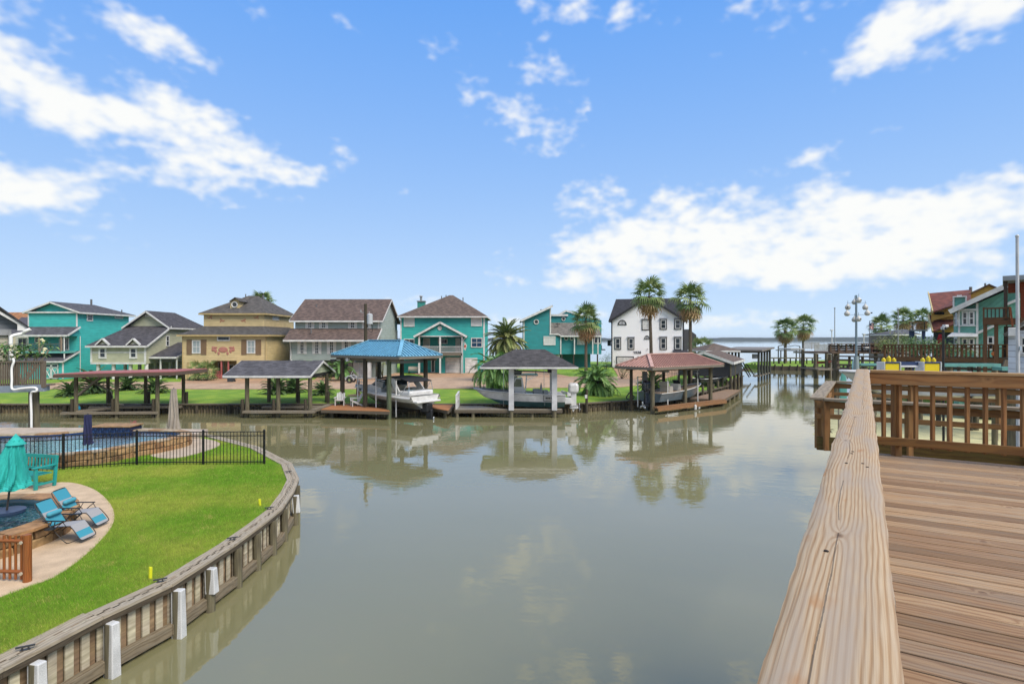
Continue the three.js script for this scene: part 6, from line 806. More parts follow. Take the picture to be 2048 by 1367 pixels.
// bulkhead: cap boards, piles, wales and sheet boards, each a piece
const nearCap = wood(greyW, '#e6e0d4', 0.003);
{
  const t = thing('garden_bulkhead', 'weathered timber bulkhead with wide plank cap curving round the near lawn', 'bulkhead', V(-6, 0, -13));
  const l0 = off(-0.06), l1 = off(0.13), l2 = off(0.135), l3 = off(0.3), l4 = off(0.305), l5 = off(0.36);
  for (let i = 0; i + 1 < outer.length - 1; i++) { const q = (a, b) => { const e = (p, r) => p.clone().lerp(r, 0.0025); return plan([e(a[i], a[i + 1]), e(a[i + 1], a[i]), e(b[i + 1], b[i]), e(b[i], b[i + 1])].map((p) => [p.x, p.z]), CAP - 0.05, CAP); }; for (const [a, b] of [[l0, l1], [l2, l3], ...(i > 1 ? [] : [[l4, l5]])]) { const g = q(a, b), d = a[i + 1].clone().sub(a[i]).setY(0).normalize(), p = g.attributes.position, uv = g.attributes.uv, o = R0() * 7; for (let k = 0; k < p.count; k++) uv.setXY(k, p.getX(k) * d.x + p.getZ(k) * d.z + o, p.getX(k) * -d.z + p.getZ(k) * d.x + p.getY(k) + o); part(t, 'cap_board', g, nearCap); } }
  const face = off(0.08), fr = off(0.0), light = M('#cfc8be', { map: T.pile, roughness: 0.9 }), drk = M('#9c8571', { map: T.pile, roughness: 0.95 }), wale = wood(greyW, '#b0a898');
  let acc = 0, k = 0;
  for (let i = 0; i + 1 < 13; i++) {
    const a = face[i], b = face[i + 1], L = a.distanceTo(b), d = b.clone().sub(a).setY(0).normalize(), n = V(-d.z, 0, d.x).multiplyScalar(sgn);
    for (; acc < L; acc += i > 9 ? 0.3 : 0.13) { const p = a.clone().addScaledVector(d, acc), li = k++ % 2, c = p.clone().addScaledVector(n, li ? 0.0 : -0.045), w = i > 9 ? 0.15 : 0.066; part(t, 'sheet_board', bar(c.clone().addScaledVector(d, -w).setY(0.1), c.clone().addScaledVector(d, w).setY(0.1), 0.03, 1.8), li ? light : drk); } acc -= L;
    const e = (l, j) => l[j].clone(); part(t, 'wale', bar(e(fr, i).setY(0.17), e(fr, i + 1).setY(0.17), 0.13, 0.2, 0.015), wale); part(t, 'wale', bar(e(fr, i).setY(0.9), e(fr, i + 1).setY(0.9), 0.1, 0.1, 0.015), wood(greyW, '#6f675a'));
  }
  const find = (px) => { for (let i = 0; i + 1 < outer.length; i++) for (let s = 0; s <= 1; s += 0.01) { const p = outer[i].clone().lerp(outer[i + 1], s); if (CX + p.x / -p.z * F >= px) { const d = outer[i + 1].clone().sub(outer[i]).setY(0).normalize(); return [p, V(-d.z, 0, d.x).multiplyScalar(sgn)]; } } };
  const wrap = M('#d9dcdc', { map: T.grain, roughness: 0.5 });
  for (const [px, w] of [[-60, 0], [62, 2], [213, 2], [345, 2], [412, 1], [472, 0], [511, 0], [543, 0], [566, 0], [584, 1], [592, 0]]) { const [p, n] = find(px), c = p.clone().addScaledVector(n, w ? 0.08 : 0.03).setY(0); part(t, 'pile', cyl(c.clone().setY(-1.2), c.clone().setY(0.85), 0.095, 0.09, 12), pileM); if (w) { const a = Math.atan2(n.x, n.z), y0 = w === 2 ? -0.3 : 0.44, g = new RoundedBoxGeometry(0.17, 0.94 - y0, 0.2, 3, 0.02), q = g.attributes.position; for (let i = 0; i < q.count; i++) { if (q.getY(i) > (0.94 - y0) / 2 - 0.03) { q.setX(i, q.getX(i) * 0.8); q.setZ(i, q.getZ(i) - 0.03); } q.setX(i, q.getX(i) + 0.008 * noise2(q.getY(i) * 4 + px, 3)); q.setZ(i, q.getZ(i) + 0.008 * noise2(q.getY(i) * 5 + px, 8)); } g.computeVertexNormals(); part(t, 'pile_wrap', wuv(g.rotateY(a).translate(c.x + n.x * 0.04, (0.94 + y0) / 2 - 0.08, c.z + n.z * 0.04)), wrap); } }
}
[[50, 1299, 'cleat on the plank cap near the first white wrapped pile'], [320, 1163, 'cleat on the plank cap by the lower yellow stake'], [464, 1079, 'cleat on the plank cap midway round the curve'], [538, 1018, 'cleat on the plank cap by the upper yellow stake'], [576, 945, 'cleat on the plank cap at the outer bend']].forEach(([a, b, l]) => { const t = thing('mooring_cleat', 'small dark metal ' + l, 'cleat', G(a, b, CAP)); t.rotation.y = 0.5; add(t, 'horn', [bar(V(-0.11, 0.05, 0), V(0.11, 0.05, 0), 0.022, 0.022), cyl(V(-0.035, 0, 0), V(-0.035, 0.05, 0), 0.012, 0.012, 6), cyl(V(0.035, 0, 0), V(0.035, 0.05, 0), 0.012, 0.012, 6)], M('#4d4f50', { roughness: 0.5, metalness: 0.7 })); add(t, 'base_plate', box(-0.06, 0, -0.025, 0.06, 0.008, 0.025), M('#4d4f50', { roughness: 0.5, metalness: 0.7 })); });
// grass blades on the near lawn
{
  const r = rng(77), v = []; for (let i = 0; i < 9; i++) { const a = r() * 6.28, x = (r() - 0.5) * 0.1, z = (r() - 0.5) * 0.1, h = 0.025 + r() * 0.05, w = 0.004, lx = (r() - 0.5) * 0.06, lz = (r() - 0.5) * 0.06, c = Math.cos(a) * w, s = Math.sin(a) * w; v.push(x - c, 0, z - s, x + c, 0, z + s, x + lx, h, z + lz); }
  const g = new THREE.BufferGeometry(); g.setAttribute('position', new THREE.Float32BufferAttribute(v, 3)); g.computeVertexNormals();
  const lawn = [...xz(off(0.33)), [-60, -4.5]], inP = (P0, x, z) => { let c = false; for (let i = 0, j = P0.length - 1; i < P0.length; j = i++) { const [a, b] = P0[i], [p, q] = P0[j]; if ((b > z) !== (q > z) && x < (p - a) * (z - b) / (q - b) + a) c = !c; } return c; };
  const patio = spline([[-19, -14], ...[[-30, 984], [60, 971], [130, 966], [178, 976], [215, 1003], [228, 1030], [222, 1056], [190, 1094], [146, 1132], [100, 1161], [66, 1173], [20, 1190], [-60, 1215]].map(([a, b]) => gp(a, b)), [-19, -9]], 60), path = spline([[100, 941], [180, 924], [262, 910], [318, 905], [300, 912], [345, 918], [405, 905], [440, 890], [418, 880], [380, 877], [330, 884], [260, 898], [160, 912], [60, 935]].map(([a, b]) => gp(a, b)), 60);
  const pts = []; while (pts.length < 200000) { const Z = 6.8 * Math.pow(25 / 6.8, r()), px = -60 + r() * 680, x = X(px, Z), z = -Z; if (!inP(lawn, x, z) || inP(patio, x, z) || inP(path, x, z) || inP(poolOut, x, z)) continue; pts.push([x, z]); }
  const im = new THREE.InstancedMesh(clean(g), M('#ffffff', { side: THREE.DoubleSide, roughness: 0.9 }), pts.length), m = new THREE.Matrix4(), c = new THREE.Color(); im.name = 'grass'; im.userData = { kind: 'stuff', label: 'short mown grass of the near lawn', category: 'grass' };
  pts.forEach(([x, z], i) => { const s = 0.8 + r() * 0.5; m.makeRotationY(r() * 6.28).scale(V(s, s * (0.7 + r() * 0.5), s)).setPosition(x, 0.945, z); im.setMatrixAt(i, m); const a = sstep(-0.22, 0.3, fbm2(x * 0.3 + 40, z * 0.3 + 60, 256, 5, 3)), b = r(), q = sstep(0.12, 0.34, fbm2(x * 1.3 + 9, z * 1.3 + 30, 256, 3, 7)), dry = r() < 0.05 + q * 0.25 ? 1 : 0, k = 0.72 + 0.75 * b * b + 0.3 * fbm2(x * 3, z * 3, 256, 2, 5); if (dry) c.setRGB(0.46 * k, 0.40 * k, 0.12 * k); else c.setRGB(lerp(0.15, 0.32, a) * k, lerp(0.325, 0.40, a) * k, lerp(0.016, 0.05, a) * k); im.setColorAt(i, c); }); scene.add(im);
}
// ------------------------------------------------------------------ stone pieces
function stoneGeo(w, h, d, seed) { const r = rng(seed), g = new RoundedBoxGeometry(w, h, d, 2, Math.min(w, h, d) * 0.16), p = g.attributes.position; const k = [...Array(8)].map(() => [(r() - 0.5) * w * 0.12, (r() - 0.5) * h * 0.12, (r() - 0.5) * d * 0.2]); for (let i = 0; i < p.count; i++) { const x = p.getX(i), y = p.getY(i), z = p.getZ(i), j = (x > 0 ? 1 : 0) + (y > 0 ? 2 : 0) + (z > 0 ? 4 : 0); p.setXYZ(i, x + k[j][0], y + k[j][1], z + k[j][2]); } g.computeVertexNormals(); return guv(g, r() * 5); }
const stoneM = ['#b08d62', '#a3805a', '#c0a075', '#8f7352', '#b79a70'].map((c) => M(c, { map: T.stone, bumpMap: T.stone, bumpScale: 0.01, roughness: 0.85 })), mortar = M('#94846c', { map: T.grain, roughness: 0.95 });
function stoneWall(t, line, y0, y1, courses, seed) {
  const r = rng(seed); let s = 0; const L = []; for (let i = 0; i + 1 < line.length; i++) L.push(Math.hypot(line[i + 1][0] - line[i][0], line[i + 1][1] - line[i][1])); const tot = L.reduce((a, b) => a + b, 0), at = (d) => { let i = 0; while (i < L.length - 1 && d > L[i]) d -= L[i++]; const k = clamp(d / L[i]), a = line[i], b = line[i + 1]; return [lerp(a[0], b[0], k), lerp(a[1], b[1], k), Math.atan2(-(b[1] - a[1]), b[0] - a[0])]; };
  for (let c = 0; c < courses; c++) { const h = (y1 - y0) / courses; for (s = -r() * 0.2; s < tot;) { const w = 0.26 + r() * 0.34, [x, z, a] = at(Math.max(0, s + w / 2)), hh = h * (0.93 + r() * 0.03); part(t, 'stone', stoneGeo(w * 0.97, hh, 0.2, Math.floor(r() * 1e6)).rotateY(a).translate(x, y0 + h * (c + 0.5), z), stoneM[Math.floor(r() * 5)]); s += w; } }
}
// ------------------------------------------------------------------ raised swimming pool
const waterPane = M('#eaf7f7', { phys: true, transmission: 1, thickness: 0, roughness: 0.02, ior: 1.33, bumpMap: T.poolB, bumpScale: 0.02 });
{
  const t = thing('swimming_pool', 'raised kidney shaped swimming pool with stone clad wall', 'pool', V(-17, 0.95, -22)), N = poolOut.length, front = poolOut.filter((p) => true), plaster = M('#aee0ea', { map: T.grain, roughness: 0.6 }), tile = M('#1d3f73', { map: T.grain, roughness: 0.25 });
  part(t, 'basin_floor', plan(shrink(poolIn, -0.04 * ps), -0.5, -0.3), plaster); const walls = [], band = []; for (let i = 0; i < N; i++) { const a = poolIn[i], b = poolIn[(i + 1) % N]; walls.push(bar(V(a[0], 0.42, a[1]), V(b[0], 0.42, b[1]), 0.05, 1.46)); band.push(bar(V(a[0], 1.28, a[1]), V(b[0], 1.28, b[1]), 0.062, 0.24)); } part(t, 'basin_wall', walls, plaster); part(t, 'tile_band', band, tile);
  part(t, 'water', plan(shrink(poolIn, 0.03 * ps), 1.345, 1.35), waterPane);
  const cut = poolOut.map((p, i) => [p, i]).filter(([p]) => p[1] > -24.6 && (p[1] > -23.4 || p[0] > -15)), idx = cut.map(([, i]) => i); let start = idx.findIndex((v, k) => k && v !== idx[k - 1] + 1); const order = start > 0 ? [...idx.slice(start), ...idx.slice(0, start)] : idx; const line = shrink(poolOut, 0.1 * ps); part(t, 'wall_core', order.slice(0, -1).map((i) => bar(V(...[line[i][0], 1.15, line[i][1]]), V(line[(i + 1) % N][0], 1.15, line[(i + 1) % N][1]), 0.16, 0.5)), mortar); stoneWall(t, order.map((i) => shrink(poolOut, 0.06 * ps)[i]), 0.93, 1.4, 2, 9);
  const cop = M('#b08f67', { map: T.stone, bumpMap: T.stone, bumpScale: 0.006, roughness: 0.75 }), cop2 = M('#c3b49d', { map: T.stone, roughness: 0.75 }), po = shrink(poolOut, -0.05 * ps), pi = shrink(poolOut, 0.36 * ps); for (let i = 0; i < N; i += 3) { const ids = [0, 1, 2, 3].map((k) => (i + k) % N), e = 0.012; part(t, 'coping_stone', plan([...ids.map((k) => po[k]), ...ids.slice().reverse().map((k) => pi[k])].map(([x, z], q, l) => { const cx = l.reduce((a, b) => a + b[0], 0) / l.length, cz = l.reduce((a, b) => a + b[1], 0) / l.length; return [lerp(x, cx, 0.012), lerp(z, cz, 0.012)]; }), 1.4, poolTop), i % 2 ? cop : cop2); }
  // raised tiled spillway with a stone cap
  const b0 = P(194, 866, 24.9), b1 = P(268, 866, 24.9); const sp = part(t, 'spillway_wall', wbox(b0.x, 1.1, -24.6, b1.x, 1.6, -25.4), M('#16284f', { map: T.grain, roughness: 0.2 })); for (let i = 0; i < 16; i++) for (let j = 0; j < 4; j++) part(sp, 'tile', rbox(lerp(b0.x, b1.x, i / 16) + 0.006, 1.14 + j * 0.11, -24.62, lerp(b0.x, b1.x, (i + 1) / 16) - 0.006, 1.14 + j * 0.11 + 0.1, -24.585, 0.004, 1), M(['#15294f', '#1c355f', '#102142'][(i * 7 + j * 5) % 3], { roughness: 0.15 })); part(t, 'spillway_cap', rbox(b0.x - 0.06, 1.6, -25.46, b1.x + 0.06, 1.66, -24.52, 0.02), cop);
}
function foldedUmbrella(name, label, base, y0, y1, r0, r1, m, poleM, yBase, folds = 9, tiltX = 0) {
  const t = thing(name, label, 'umbrella', base), v = [], n = 54, H0 = 26, g = new THREE.BufferGeometry(), rad = (k, a) => { const prof = lerp(r1, r0, Math.pow(1 - k, 0.9)); return prof * (1 + 0.2 * Math.sin(a * folds) * (1 - k * 0.5) + 0.07 * Math.sin(a * (folds * 2 + 1) + k * 4)) + (k < 0.04 ? 0.02 : 0); }, q = (i, j) => { const k = i / H0, a = j / n * 6.28319, r = rad(k, a + 0.25 * Math.sin(k * 5)); return [Math.cos(a) * r + tiltX * (k - 0.5), lerp(y0, y1, k) + 0.03 * Math.sin(a * folds) * (1 - k), Math.sin(a) * r]; };
  for (let i = 0; i < H0; i++) for (let j = 0; j < n; j++) for (const [a, b] of [[i, j], [i + 1, j + 1], [i, j + 1], [i, j], [i + 1, j], [i + 1, j + 1]]) v.push(...q(a, b)); g.setAttribute('position', new THREE.Float32BufferAttribute(v, 3)); g.computeVertexNormals(); add(t, 'canopy', wuv(g), m); add(t, 'pole', cyl(V(-tiltX * 0.6, yBase, 0), V(tiltX * 0.5, y1 + 0.05, 0), 0.022, 0.022, 8), poleM); return t;
}
const fab = (c) => M(c, { phys: true, roughness: 0.85, sheen: 0.4, side: THREE.DoubleSide, map: T.grain });
{
  const b = G(175, 900, 1.36); const t = foldedUmbrella('navy_umbrella', 'closed navy umbrella standing in the swimming pool', V(b.x, 1.3, b.z), 0.28, 1.35, 0.13, 0.1, fab('#242a55'), M('#33363f', { roughness: 0.5 }), -0.2, 7); add(t, 'float_table', cyl(V(0, -0.02, 0), V(0, 0.07, 0), 0.4, 0.4, 24), M('#8fc3d6', { roughness: 0.4 })); add(t, 'table_rim', clean(new THREE.TorusGeometry(0.4, 0.025, 8, 28).rotateX(Math.PI / 2).translate(0, 0.04, 0)), blackM);
  foldedUmbrella('beige_umbrella', 'closed beige umbrella behind the swimming pool', V(X(347, 25.6), 1.18, -25.6), 0.12, 2.0, 0.22, 0.1, fab('#a39a8d'), M('#6b6761', { roughness: 0.5 }), 0, 8);
  const u = foldedUmbrella('turquoise_umbrella', 'closed turquoise umbrella standing in the hot tub', V(-11.86, 1.3, -13.5), 0.56, 1.72, 0.38, 0.12, fab('#28b8ae'), M('#3c352f', { roughness: 0.5 }), -0.1, 8, 0.22); add(u, 'top_vent', clean(new THREE.ConeGeometry(0.2, 0.26, 16, 1, true).translate(0.1, 1.74, 0)), fab('#2cbcb2')); add(u, 'float_table', [cyl(V(-0.1, -0.03, 0), V(-0.1, 0.06, 0), 0.33, 0.35, 24)], M('#3a4a6a', { roughness: 0.35, map: T.grain }));
}
bush('red_plant', V(X(258, 26), 1.2, -26), 0.3, 0.35, 0.3, 60, leafM('#7c2f2c'), 'small red leaved plant behind the tiled spillway', 'plant', 500, { l: 0.3, w: 0.03 });
// ------------------------------------------------------------------ hot tub with stone rim
{
  const t = thing('hot_tub', 'round stone hot tub with flagstone rim and teal water', 'pool', V(spaC[0], 0.95, spaC[1])), r = rng(3), pl = M('#5fb3b3', { map: T.grain, roughness: 0.5 });
  part(t, 'basin', [cyl(V(spaC[0], 0.0, spaC[1]), V(spaC[0], 1.4, spaC[1]), 1.86, 1.86, 40, true), cyl(V(spaC[0], 0.28, spaC[1]), V(spaC[0], 0.3, spaC[1]), 1.85, 1.85, 40)], pl); part(t, 'bench_step', clean(new THREE.TorusGeometry(1.55, 0.26, 6, 40).rotateX(Math.PI / 2).scale(1, 0.7, 1).translate(spaC[0], 0.62, spaC[1])), pl); part(t, 'tile_band', clean(new THREE.TorusGeometry(1.845, 0.06, 8, 48).rotateX(Math.PI / 2).scale(1, 2, 1).translate(spaC[0], 1.3, spaC[1])), M('#23404a', { roughness: 0.2 })); part(t, 'water', plan(circ(1.84), 1.29, 1.3), M('#d9f2ef', { phys: true, transmission: 1, thickness: 0, roughness: 0.03, ior: 1.33, bumpMap: T.poolB, bumpScale: 0.07 }));
  part(t, 'wall_core', cyl(V(spaC[0], 0.9, spaC[1]), V(spaC[0], 1.37, spaC[1]), 2.1, 2.1, 48, true), mortar); const line = [...Array(41)].map((_, i) => { const a = lerp(2.1, -1.4, i / 40); return [spaC[0] + Math.cos(a) * 2.13, spaC[1] + Math.sin(a) * 2.13]; }); stoneWall(t, line, 0.95, 1.37, 2, 15);
  const n = 16; for (let i = 0; i < n; i++) { const a0 = i / n * 6.28319 + 0.01, a1 = (i + 1) / n * 6.28319 - 0.01, q = (a, rr) => [spaC[0] + Math.cos(a) * rr, spaC[1] + Math.sin(a) * rr], ro = 2.26 + r() * 0.05, am = (a0 + a1) / 2; part(t, 'rim_stone', plan([q(a0, 1.83), q(am, 1.83), q(a1, 1.83), q(a1, ro), q(am, ro + 0.03), q(a0, ro)], 1.37, 1.43 + r() * 0.012), M(['#b58d62', '#a98058', '#c29f74'][i % 3], { map: T.stone, bumpMap: T.stone, bumpScale: 0.008, roughness: 0.7 })); }
}
// ------------------------------------------------------------------ black metal fence
{
  const P0 = [[-60, 951], [126, 940.7], [273, 931], [406, 930.4], [528, 929.5]].map(([a, b]) => G(a, b)), t = thing('metal_fence', 'black metal picket fence in front of the swimming pool', 'fence', V(-12, 0.95, -20)), fm = M('#101112', { roughness: 0.4 }); const Hh = 1.2;
  P0.forEach((p, i) => { part(t, 'post', rbox(p.x - 0.032, 0.9, p.z - 0.032, p.x + 0.032, 0.95 + Hh + 0.03, p.z + 0.032, 0.006, 1), fm); part(t, 'post_cap', ball(V(p.x, 0.95 + Hh + 0.04, p.z), 0.042, 0.025, 0.042, 8), fm); });
  for (let i = 0; i + 1 < P0.length; i++) { const a = P0[i], b = P0[i + 1], n = Math.round(a.distanceTo(b) / 0.115); for (const y of [0.12, Hh - 0.16, Hh - 0.02]) part(t, 'rail', bar(a.clone().setY(0.95 + y), b.clone().setY(0.95 + y), 0.025, 0.028), fm); for (let k = 1; k < n; k++) { const p = a.clone().lerp(b, k / n); part(t, 'picket', box(p.x - 0.008, 0.97, p.z - 0.008, p.x + 0.008, 0.95 + Hh - 0.02, p.z + 0.008), fm); } }
}
// ------------------------------------------------------------------ bench, loungers, rustic gate, stakes
{
  const t = thing('turquoise_bench', 'turquoise painted slatted bench behind the hot tub', 'bench', V(-14.55, 0.985, -17.05)); t.rotation.y = -0.22; const m = paint('#1f9d96', 0.5), w = 0.68;
  for (const s of [-1, 1]) { add(t, 'leg', rbox(s * w - 0.04, 0, 0.2, s * w + 0.04, 0.62, 0.28, 0.008, 1), m); add(t, 'leg', bar(V(s * w, 0, -0.3), V(s * w, 0.9, -0.38), 0.075, 0.075, 0.008), m); add(t, 'arm', rbox(s * w - 0.06, 0.62, -0.34, s * w + 0.06, 0.66, 0.32, 0.01, 1), m); add(t, 'side_rail', bar(V(s * w, 0.14, -0.28), V(s * w, 0.14, 0.22), 0.04, 0.06), m); }
  for (let i = 0; i < 4; i++) add(t, 'seat_slat', rbox(-w, 0.4, -0.24 + i * 0.13, w, 0.43, -0.13 + i * 0.13, 0.006, 1), m); add(t, 'front_rail', rbox(-w + 0.03, 0.3, 0.22, w - 0.03, 0.4, 0.25, 0.006, 1), m); add(t, 'front_stretcher', rbox(-w + 0.03, 0.12, -0.02, w - 0.03, 0.17, 0.02, 0.006, 1), m); add(t, 'back_rail', bar(V(-w, 0.86, -0.375), V(w, 0.86, -0.375), 0.04, 0.1), m); add(t, 'back_rail', bar(V(-w, 0.5, -0.345), V(w, 0.5, -0.345), 0.04, 0.06), m); for (let i = 0; i < 10; i++) { const x = -w + 0.12 + i * (2 * w - 0.24) / 9; add(t, 'back_slat', bar(V(x, 0.5, -0.345), V(x, 0.83, -0.372), 0.06, 0.02), m); }
}
const cyl0 = cyl;
function lounger(at, turn, label) {
  const t = thing('zero_gravity_chair', label, 'chair', at, undefined); t.rotation.y = turn; t.scale.setScalar(0.75); const f = M('#17181a', { roughness: 0.4 }), tq = M('#3b95ab', { map: T.mesh, roughness: 0.8, side: THREE.DoubleSide }), gy = M('#a3a4a6', { map: T.mesh, roughness: 0.8, side: THREE.DoubleSide });
  const sl = (a, b, w = 0.27) => slab([V(a[0], a[1], -w), V(a[0], a[1], w), V(b[0], b[1], w), V(b[0], b[1], -w)], 0.008), top = [-0.62, 1.16], hip = [-0.16, 0.46], knee = [0.4, 0.52], foot = [0.72, 0.1], mid = (a, b, k) => [lerp(a[0], b[0], k), lerp(a[1], b[1], k)];
  add(t, 'back_sling', sl(top, mid(top, hip, 0.42)), tq); add(t, 'back_sling', sl(mid(top, hip, 0.42), mid(top, hip, 0.6)), gy); add(t, 'back_sling', sl(mid(top, hip, 0.6), mid(top, hip, 0.95)), tq); add(t, 'seat_sling', sl(hip, knee), gy); add(t, 'leg_sling', sl(knee, mid(knee, foot, 0.45)), gy); add(t, 'leg_sling', sl(mid(knee, foot, 0.45), mid(knee, foot, 0.85)), tq); add(t, 'leg_sling', sl(mid(knee, foot, 0.85), foot), gy);
  const pc = mid(top, hip, 0.55); add(t, 'pillow', clean(new THREE.CapsuleGeometry(0.07, 0.36, 6, 12).rotateX(Math.PI / 2).translate(pc[0] + 0.07, pc[1] + 0.03, 0)), M('#4aa0b3', { map: T.mesh, roughness: 0.85 }));
  const tb = (pts, r = 0.013) => tube(pts.map((p) => V(...p)), r, 7, pts.length * 5); add(t, 'back_frame', tb([[hip[0] - 0.02, hip[1] - 0.02, 0.29], [top[0] - 0.01, top[1] - 0.03, 0.29], [top[0], top[1], 0.25], [top[0], top[1], -0.25], [top[0] - 0.01, top[1] - 0.03, -0.29], [hip[0] - 0.02, hip[1] - 0.02, -0.29]]), f); add(t, 'seat_frame', tb([[hip[0], hip[1] - 0.02, 0.29], [knee[0] - 0.03, knee[1] - 0.02, 0.29], [knee[0] + 0.04, knee[1] - 0.05, 0.29], [foot[0], foot[1] + 0.02, 0.29], [foot[0] + 0.01, foot[1], 0.25], [foot[0] + 0.01, foot[1], -0.25], [foot[0], foot[1] + 0.02, -0.29], [knee[0] + 0.04, knee[1] - 0.05, -0.29], [knee[0] - 0.03, knee[1] - 0.02, -0.29], [hip[0], hip[1] - 0.02, -0.29]]), f);
  for (const s of [-1, 1]) { add(t, 'arm_rest', rbox(-0.36, 0.65, s * 0.33 - 0.03, 0.26, 0.68, s * 0.33 + 0.03, 0.012, 1), f); add(t, 'link', [cyl(V(-0.2, 0.47, s * 0.3), V(-0.1, 0.65, s * 0.32), 0.01, 0.01, 6), cyl(V(0.3, 0.5, s * 0.3), V(0.2, 0.65, s * 0.32), 0.01, 0.01, 6)], f); }
  add(t, 'front_leg', tb([[-0.3, 0.64, 0.31], [0.3, 0.04, 0.31], [0.33, 0.014, 0.27], [0.33, 0.014, -0.27], [0.3, 0.04, -0.31], [-0.3, 0.64, -0.31]]), f); add(t, 'rear_leg', tb([[0.22, 0.64, 0.32], [-0.5, 0.04, 0.32], [-0.53, 0.014, 0.28], [-0.53, 0.014, -0.28], [-0.5, 0.04, -0.32], [0.22, 0.64, -0.32]]), f); add(t, 'cup_tray', [clean(new THREE.TorusGeometry(0.13, 0.012, 6, 20).rotateX(Math.PI / 2).translate(0, 0.5, 0.5)), cyl(V(0, 0.485, 0.5), V(0, 0.5, 0.5), 0.13, 0.13, 20), bar(V(0, 0.5, 0.38), V(0, 0.64, 0.33), 0.02)], f); return t;
}
lounger(G(128, 1080, 0.985), -0.02, 'reclining turquoise and grey mesh chair with its side tray over the patio'); lounger(G(158, 1052, 0.985), 0.04, 'reclining turquoise and grey mesh chair set back against the hot tub rim');
{
  const t = thing('rustic_gate', 'orange brown log post with pole railing beside the patio', 'fence', G(54, 1166)), m = wood(deckW, '#b87a40', 0.003, 0.55), p = G(54, 1166); p.y = 0.95; const dir = V(-1, 0, -0.06).normalize();
  const cyl = (...a) => { const g = cyl0(...a), u = g.attributes.uv; for (let i = 0; i < u.count; i++) u.setXY(i, u.getY(i), u.getX(i)); return g; };
  part(t, 'post', [cyl(p.clone().setY(0.85), p.clone().setY(1.84), 0.07, 0.065, 14)], m); for (const y of [1.72, 1.16]) part(t, 'rail', cyl(p.clone().setY(y), p.clone().addScaledVector(dir, 1.9).setY(y), 0.035, 0.035, 8), m); for (let i = 1; i < 15; i++) { const q = p.clone().addScaledVector(dir, i * 0.112); part(t, 'pole', cyl(q.clone().setY(1.02), q.clone().setY(1.82), 0.022, 0.022, 8), m); } for (const y of [1.72, 1.16]) part(t, 'bolt', cyl(p.clone().add(V(-0.04, y - 0.95, 0.085)), p.clone().add(V(-0.04, y - 0.95, 0.1)), 0.03, 0.03, 10), M('#b0a590', { roughness: 0.5 }));
}
[[300, 1161, 0.26, 'yellow plastic stake in the grass by the lower run of the plank cap'], [520, 1013, 0.21, 'yellow plastic stake in the grass by the upper run of the plank cap']].forEach(([a, b, h, l]) => { const t = thing('yellow_stake', l, 'stake', G(a, b)), m = M('#d3d62a', { roughness: 0.5 }); t.rotation.z = a > 400 ? 0.1 : -0.03; add(t, 'stake', rbox(-0.032, -0.05, -0.006, 0.032, h, 0.006, 0.004, 1), m); add(t, 'rib', rbox(-0.008, -0.05, -0.02, 0.008, h - 0.01, 0.02, 0.004, 1), m); });
